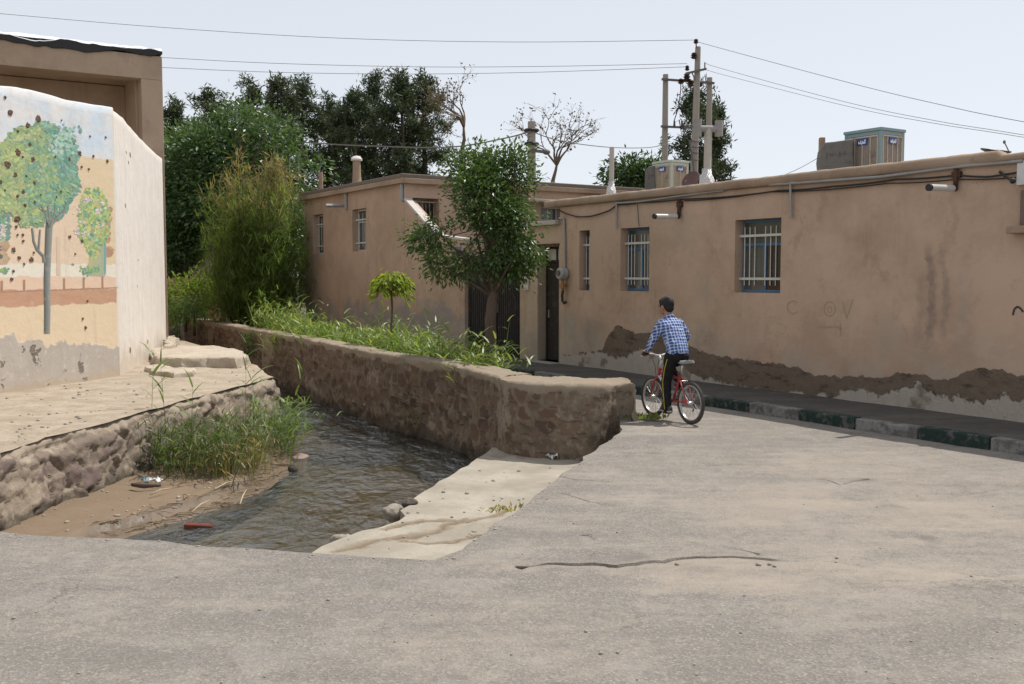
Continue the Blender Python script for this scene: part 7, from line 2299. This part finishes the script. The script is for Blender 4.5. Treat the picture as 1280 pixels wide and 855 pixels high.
# ---- rider
boy = empty('person', BMx @ Matrix.Translation((.33, .1, .0)), 'boy in blue checked shirt and black trousers standing on the pedals of a red bicycle', 'person')
BO = Matrix.Translation((-.33, -.1, 0))
def skin_obj(name, mb, mat, parent, voxel, smooth=6, noise_amp=0, seed=0, fac=.5):
    """union of overlapping limbs, fused into one continuous surface"""
    vs = [tuple(BO @ Vector(v)) for v in mb.v]
    o = mesh_obj(name, vs, mb.f, mat, parent, local=True, smooth=True)
    bm = bmesh.new(); bm.from_mesh(o.data); bmesh.ops.recalc_face_normals(bm, faces=bm.faces); bm.to_mesh(o.data); bm.free()
    md = o.modifiers.new('fuse', 'REMESH'); md.mode = 'VOXEL'; md.voxel_size = voxel; md.use_smooth_shade = True
    md = o.modifiers.new('soften', 'SMOOTH'); md.iterations = smooth; md.factor = fac
    if noise_amp:
        tx_ = bpy.data.textures.new(name + '_folds', 'CLOUDS'); tx_.noise_scale = .07; tx_.noise_depth = 2
        md = o.modifiers.new('folds', 'DISPLACE'); md.texture = tx_; md.strength = noise_amp; md.mid_level = .5; md.texture_coords = 'LOCAL'
    return o
def limb(mb, pts, rr, n=14):
    """tube with rounded ends"""
    pts = [Vector(p) for p in pts]
    mb.tube(pts, rr, n)
    mb.ell(pts[0], (rr[0],) * 3, None, 12, 8); mb.ell(pts[-1], (rr[-1],) * 3, None, 12, 8)
def rings(mb, secs, n=20):
    """closed loft of elliptical sections: (centre, rx, ry, tilt)"""
    vs = []; fs = []
    for (c, rx, ry, tl) in secs:
        rot = Matrix.Rotation(tl, 3, 'Y')
        for j in range(n):
            a = 6.28318 * j / n
            vs.append(Vector(c) + rot @ Vector((rx * math.cos(a), ry * math.copysign(abs(math.sin(a)) ** .85, math.sin(a)), 0)))
    for i in range(len(secs) - 1):
        for j in range(n):
            j2 = (j + 1) % n; fs.append((i * n + j, i * n + j2, (i + 1) * n + j2, (i + 1) * n + j))
    fs += [tuple(range(n))[::-1], tuple((len(secs) - 1) * n + j for j in range(n))]
    mb.add(vs, fs)
hipL, hipR = Vector((.30, .078, .85)), Vector((.30, -.078, .85))
kneeL, ankL = Vector((.385, .10, .50)), Vector((.335, .112, .185))
kneeR, ankR = Vector((.565, -.10, .665)), Vector((.335, -.112, .475))
shL, shR = Vector((.445, .150, 1.245)), Vector((.445, -.150, 1.240))
elL, wrL = Vector((.500, .222, 1.035)), Vector((.607, .246, .895))
elR, wrR = Vector((.470, -.285, 1.055)), Vector((.607, -.250, .900))
hd = Vector((.535, .008, 1.458)); HY = Matrix.Rotation(rad(14), 3, 'Z') @ Matrix.Rotation(rad(6), 3, 'Y')
def hv(x, y, z): return hd + HY @ Vector((x, y, z))
M_SKIN = N('skin'); v_ = M_SKIN.obj()
M_SKIN.pbr(M_SKIN.mix(M_SKIN.noise(v_, 18, 4), (.30, .155, .10), (.36, .20, .135)), .55, spec=.35, Subsurface_Weight=.08); M_SKIN = M_SKIN.m
b = MB()
# head with jaw, nose, ears, neck
b.ell(hv(-.012, 0, .02), (.094, .075, .095), HY, 20, 14); b.ell(hv(.035, 0, -.035), (.062, .058, .072), HY, 18, 12)
b.ell(hv(.062, 0, -.078), (.03, .032, .025), HY); b.ell(hv(.098, 0, -.018), (.016, .012, .020), HY); b.ell(hv(.090, 0, .004), (.010, .009, .022), HY)
b.ell(hv(.086, 0, -.052), (.014, .022, .008), HY)
for s in (-1, 1):
    b.ell(hv(-.005, s * .079, -.012), (.020, .010, .031), HY); b.ell(hv(.060, s * .042, -.025), (.028, .022, .025), HY); b.ell(hv(.072, s * .030, .018), (.022, .024, .009), HY)
limb(b, [Vector((.455, 0, 1.27)), Vector((.485, .002, 1.33)), hv(-.02, 0, -.06)], [.054, .048, .047])
rings(b, [((.30, 0, .84), .085, .125, .1), ((.315, 0, .95), .08, .118, .2), ((.36, 0, 1.06), .082, .122, .35), ((.41, 0, 1.17), .085, .138, .42), ((.44, 0, 1.25), .062, .13, .42), ((.455, 0, 1.29), .045, .07, .4)])
for sh, el, wr, sg in ((shL, elL, wrL, 1), (shR, elR, wrR, -1)):
    limb(b, [sh, sh.lerp(el, .5), el, el.lerp(wr, .3), wr], [.040, .034, .029, .030, .020])
    # hand closing on the grip
    g0 = Vector((.645, sg * .215, .845)); g1 = Vector((.636, sg * .283, .846))
    mid = (g0 + g1) / 2
    kn = mid + Vector((.012, 0, .034))
    limb(b, [wr, wr.lerp(kn, .5), kn], [.020, .024, .022], 10)
    for q, (t, ln_) in enumerate(((.06, .92), (.36, 1.0), (.66, .96), (.95, .8))):
        p = g0.lerp(g1, t); a = Vector((-.004, 0, .038)); r_ = .0092
        b.tube([p + Vector((-.018, 0, .036)), p + Vector((.014, 0, .034)), p + Vector((.034 * ln_, 0, .016)), p + Vector((.036 * ln_, 0, -.008)), p + Vector((.020 * ln_, 0, -.026)), p + Vector((.0, 0, -.028))], [r_ * 1.1, r_ * 1.1, r_, r_, r_ * .9, r_ * .75], 8)
    p = g0 + Vector((0, -sg * .006, 0))
    b.tube([wr.lerp(kn, .55), p + Vector((-.02, -sg * .004, .026)), p + Vector((-.026, -sg * .010, .0)), p + Vector((-.012, -sg * .014, -.022))], [.014, .012, .0105, .008], 8)
for hip, kn_, an, sg in ((hipL, kneeL, ankL, 1), (hipR, kneeR, ankR, -1)):
    limb(b, [hip, hip.lerp(kn_, .5), kn_, kn_.lerp(an, .35), an], [.068, .058, .044, .046, .028])
    limb(b, [an, an + Vector((-.02, 0, -.035)), an + Vector((.06, 0, -.045)), an + Vector((.13, 0, -.05))], [.028, .028, .028, .018])
body = skin_obj('body', b, M_SKIN, boy, .0065, 4)
# hair
n_ = N('black_hair'); v_ = n_.obj(); f_ = n_.noise(n_.mapv(v_, (3, 3, 1)), 40, 5, .7)
n_.pbr(n_.mix(f_, (.006, .005, .005), (.018, .015, .014)), .7, n_.bump(f_, .8, .006), spec=.4); M_HAIR = n_.m
b = MB(); b.ell(hv(-.022, 0, .034), (.100, .084, .098), HY, 24, 16); b.ell(hv(-.058, 0, -.02), (.054, .068, .066), HY, 18, 12); b.ell(hv(.018, 0, .070), (.070, .070, .046), HY, 18, 10)
for s in (-1, 1): b.ell(hv(.012, s * .072, .022), (.028, .012, .04), HY)
for i in range(40):
    u = Vector(rdir(1)[0]); 
    if u.z < -.2 or u.x > .75: continue
    p = hv(-.022 + .098 * u.x, .083 * u.y, .036 + .098 * u.z); b.ell(p, (.014, .012, .010), None, 8, 6)
skin_obj('hair', b, M_HAIR, boy, .006, 5, .008)
for s in (-1, 1):
    b = MB(); b.ell(hv(.086, s * .029, .0), (.010, .013, .009), HY, 12, 8); eo = b.build('eye', simple('eye_white', (.6, .58, .55), .25, bump=0), body, local=False, M=None) if False else None
    vs = [tuple(BO @ Vector(v)) for v in b.v]; eo = mesh_obj('eye', vs, b.f, simple('eye_dark', (.03, .02, .015), .2, bump=0), boy, local=True, smooth=True)
    b = MB(); b.tube([hv(.088, s * .014, .022), hv(.092, s * .03, .027), hv(.082, s * .048, .022)], .0045, 6)
    mesh_obj('eyebrow', [tuple(BO @ Vector(v)) for v in b.v], b.f, M_HAIR, boy, local=True, smooth=True)
# shirt
n_ = N('checked_shirt'); v_ = n_.obj(); x_ = n_.sep(n_.mapv(v_, rot=(0, rad(-18), 0)))
def lines(sock, period, ph, w0, w1):
    t = n_.math('FRACT', n_.math('ADD', n_.math('DIVIDE', sock, period), ph)); d = n_.math('ABSOLUTE', n_.math('SUBTRACT', t, .5)); return n_.math('SUBTRACT', 1, n_.sm(d, w0, w1))
ww = n_.noise(v_, 9, 2, .5); wy = n_.math('ADD', x_[1], n_.rng(ww, .3, .7, -.004, .004)); wz = n_.math('ADD', x_[2], n_.rng(ww, .3, .7, -.005, .005))
dk = n_.math('ADD', n_.math('MULTIPLY', lines(wy, .040, 0, .20, .27), .5), n_.math('MULTIPLY', lines(wz, .040, .3, .20, .27), .5))
wh = n_.math('MAXIMUM', lines(wy, .040, .5, .05, .09), lines(wz, .040, .8, .05, .09))
c_ = n_.mix(dk, (.16, .24, .46), (.035, .065, .22)); c_ = n_.mix(n_.math('MULTIPLY', wh, .65), c_, (.72, .74, .78))
n_.pbr(c_, .85, n_.bump(n_.noise(v_, 300, 2), .15, .001), spec=.2); M_SHIRT = n_.m
b = MB()
rings(b, [((.285, 0, .855), .118, .158, .12), ((.295, 0, .93), .112, .150, .16), ((.335, 0, 1.03), .110, .148, .3), ((.385, 0, 1.12), .110, .162, .4), ((.425, 0, 1.20), .100, .172, .42), ((.445, 0, 1.255), .075, .150, .42), ((.462, 0, 1.30), .056, .082, .4), ((.475, 0, 1.325), .054, .060, .35)], 26)
for sh, el, wr in ((shL, elL, wrL), (shR, elR, wrR)):
    limb(b, [sh + Vector((-.01, -.02 * math.copysign(1, sh.y), .0)), sh.lerp(el, .35), el, el.lerp(wr, .45), el.lerp(wr, .88)], [.064, .060, .051, .047, .036], 16)
shirt = skin_obj('shirt', b, M_SHIRT, boy, .009, 5, .032)
b = MB(); c0 = Vector((.478, .0, 1.322)); b.tube([c0 + Matrix.Rotation(.35, 3, 'Y') @ Vector((.058 * math.cos(a), .064 * math.sin(a), .008)) for a in [6.283 * i / 16 for i in range(16)]], .014, 8, closed=True)
mesh_obj('collar', [tuple(BO @ Vector(v)) for v in b.v], b.f, M_SHIRT, shirt, local=True, smooth=True)
# trousers with side stripe
M_TROU = simple('black_trousers', (.012, .012, .013), .8, 0, .2, .2, 30, .1)
b = MB(); b.ell((.285, 0, .86), (.115, .135, .085), None, 18, 12); b.ell((.235, .055, .835), (.07, .075, .085)); b.ell((.235, -.055, .835), (.07, .075, .085))
for hip, kn_, an in ((hipL, kneeL, ankL), (hipR, kneeR, ankR)):
    limb(b, [hip + Vector((0, 0, -.01)), hip.lerp(kn_, .5), kn_, kn_.lerp(an, .5), an + Vector((0, 0, .01)), an + Vector((-.005, 0, -.035))], [.090, .076, .062, .060, .056, .054], 16)
trou = skin_obj('trousers', b, M_TROU, boy, .009, 5, .026)
for hip, kn_, an, sg in ((hipL, kneeL, ankL, 1), (hipR, kneeR, ankR, -1)):
    b = MB(); pts = [(hip + Vector((-.01, sg * .058, -.05)), .088), (hip.lerp(kn_, .5) + Vector((0, sg * .0, 0)), .077), (kn_, .063), (kn_.lerp(an, .5), .061), (an, .057), (an + Vector((-.005, 0, -.03)), .055)]
    l = [p + Vector((-.012, sg * (r_ if i else .028), 0)) for i, (p, r_) in enumerate(pts)]
    b.tube(l, .0065, 6); mesh_obj('stripe', [tuple(BO @ Vector(v)) for v in b.v], b.f, simple('yellow_stripe', (.36, .28, .04), .7, bump=0), trou, local=True, smooth=True)
# shoes
M_SHOE = simple('dark_shoe', (.05, .048, .047), .6, 0, .3, .2, 20)
for an, pd, sg in ((ankL, PL, 1), (ankR, PR, -1)):
    b = MB(); z0 = pd.z + .012
    rr_ = []
    for (x, w_, h_) in ((-.075, .024, .055), (-.055, .034, .085), (-.01, .034, .09), (.04, .036, .075), (.085, .041, .055), (.125, .037, .045), (.152, .022, .03)):
        rr_.append((x, w_, h_))
    vs = []; fs = []; nn = 14
    for (x, w_, h_) in rr_:
        for j in range(nn):
            a = 6.283 * j / nn; vs.append((an.x + x - .005, an.y + w_ * math.cos(a), z0 + h_ * .5 + h_ * .5 * math.copysign(abs(math.sin(a)) ** .6, math.sin(a))))
    for i in range(len(rr_) - 1):
        for j in range(nn): fs.append((i * nn + j, i * nn + (j + 1) % nn, (i + 1) * nn + (j + 1) % nn, (i + 1) * nn + j))
    fs += [tuple(range(nn))[::-1], tuple((len(rr_) - 1) * nn + j for j in range(nn))]
    b.add(vs, fs); so_ = skin_obj('shoe', b, M_SHOE, boy, .006, 3)
    b = MB(); 
    outl = [(-.082, .022), (-.06, .037), (0, .037), (.085, .044), (.13, .038), (.158, .014), (.158, -.014), (.13, -.038), (.085, -.044), (0, -.037), (-.06, -.037), (-.082, -.022)]
    b.prism([Vector((an.x + x - .005, an.y + y, z0 + .001)) for x, y in outl], (0, 0, 0), (0, 0, .018))
    mesh_obj('sole', [tuple(BO @ Vector(v)) for v in b.v], b.f, simple('pale_sole', (.40, .38, .35), .8), so_, local=True)
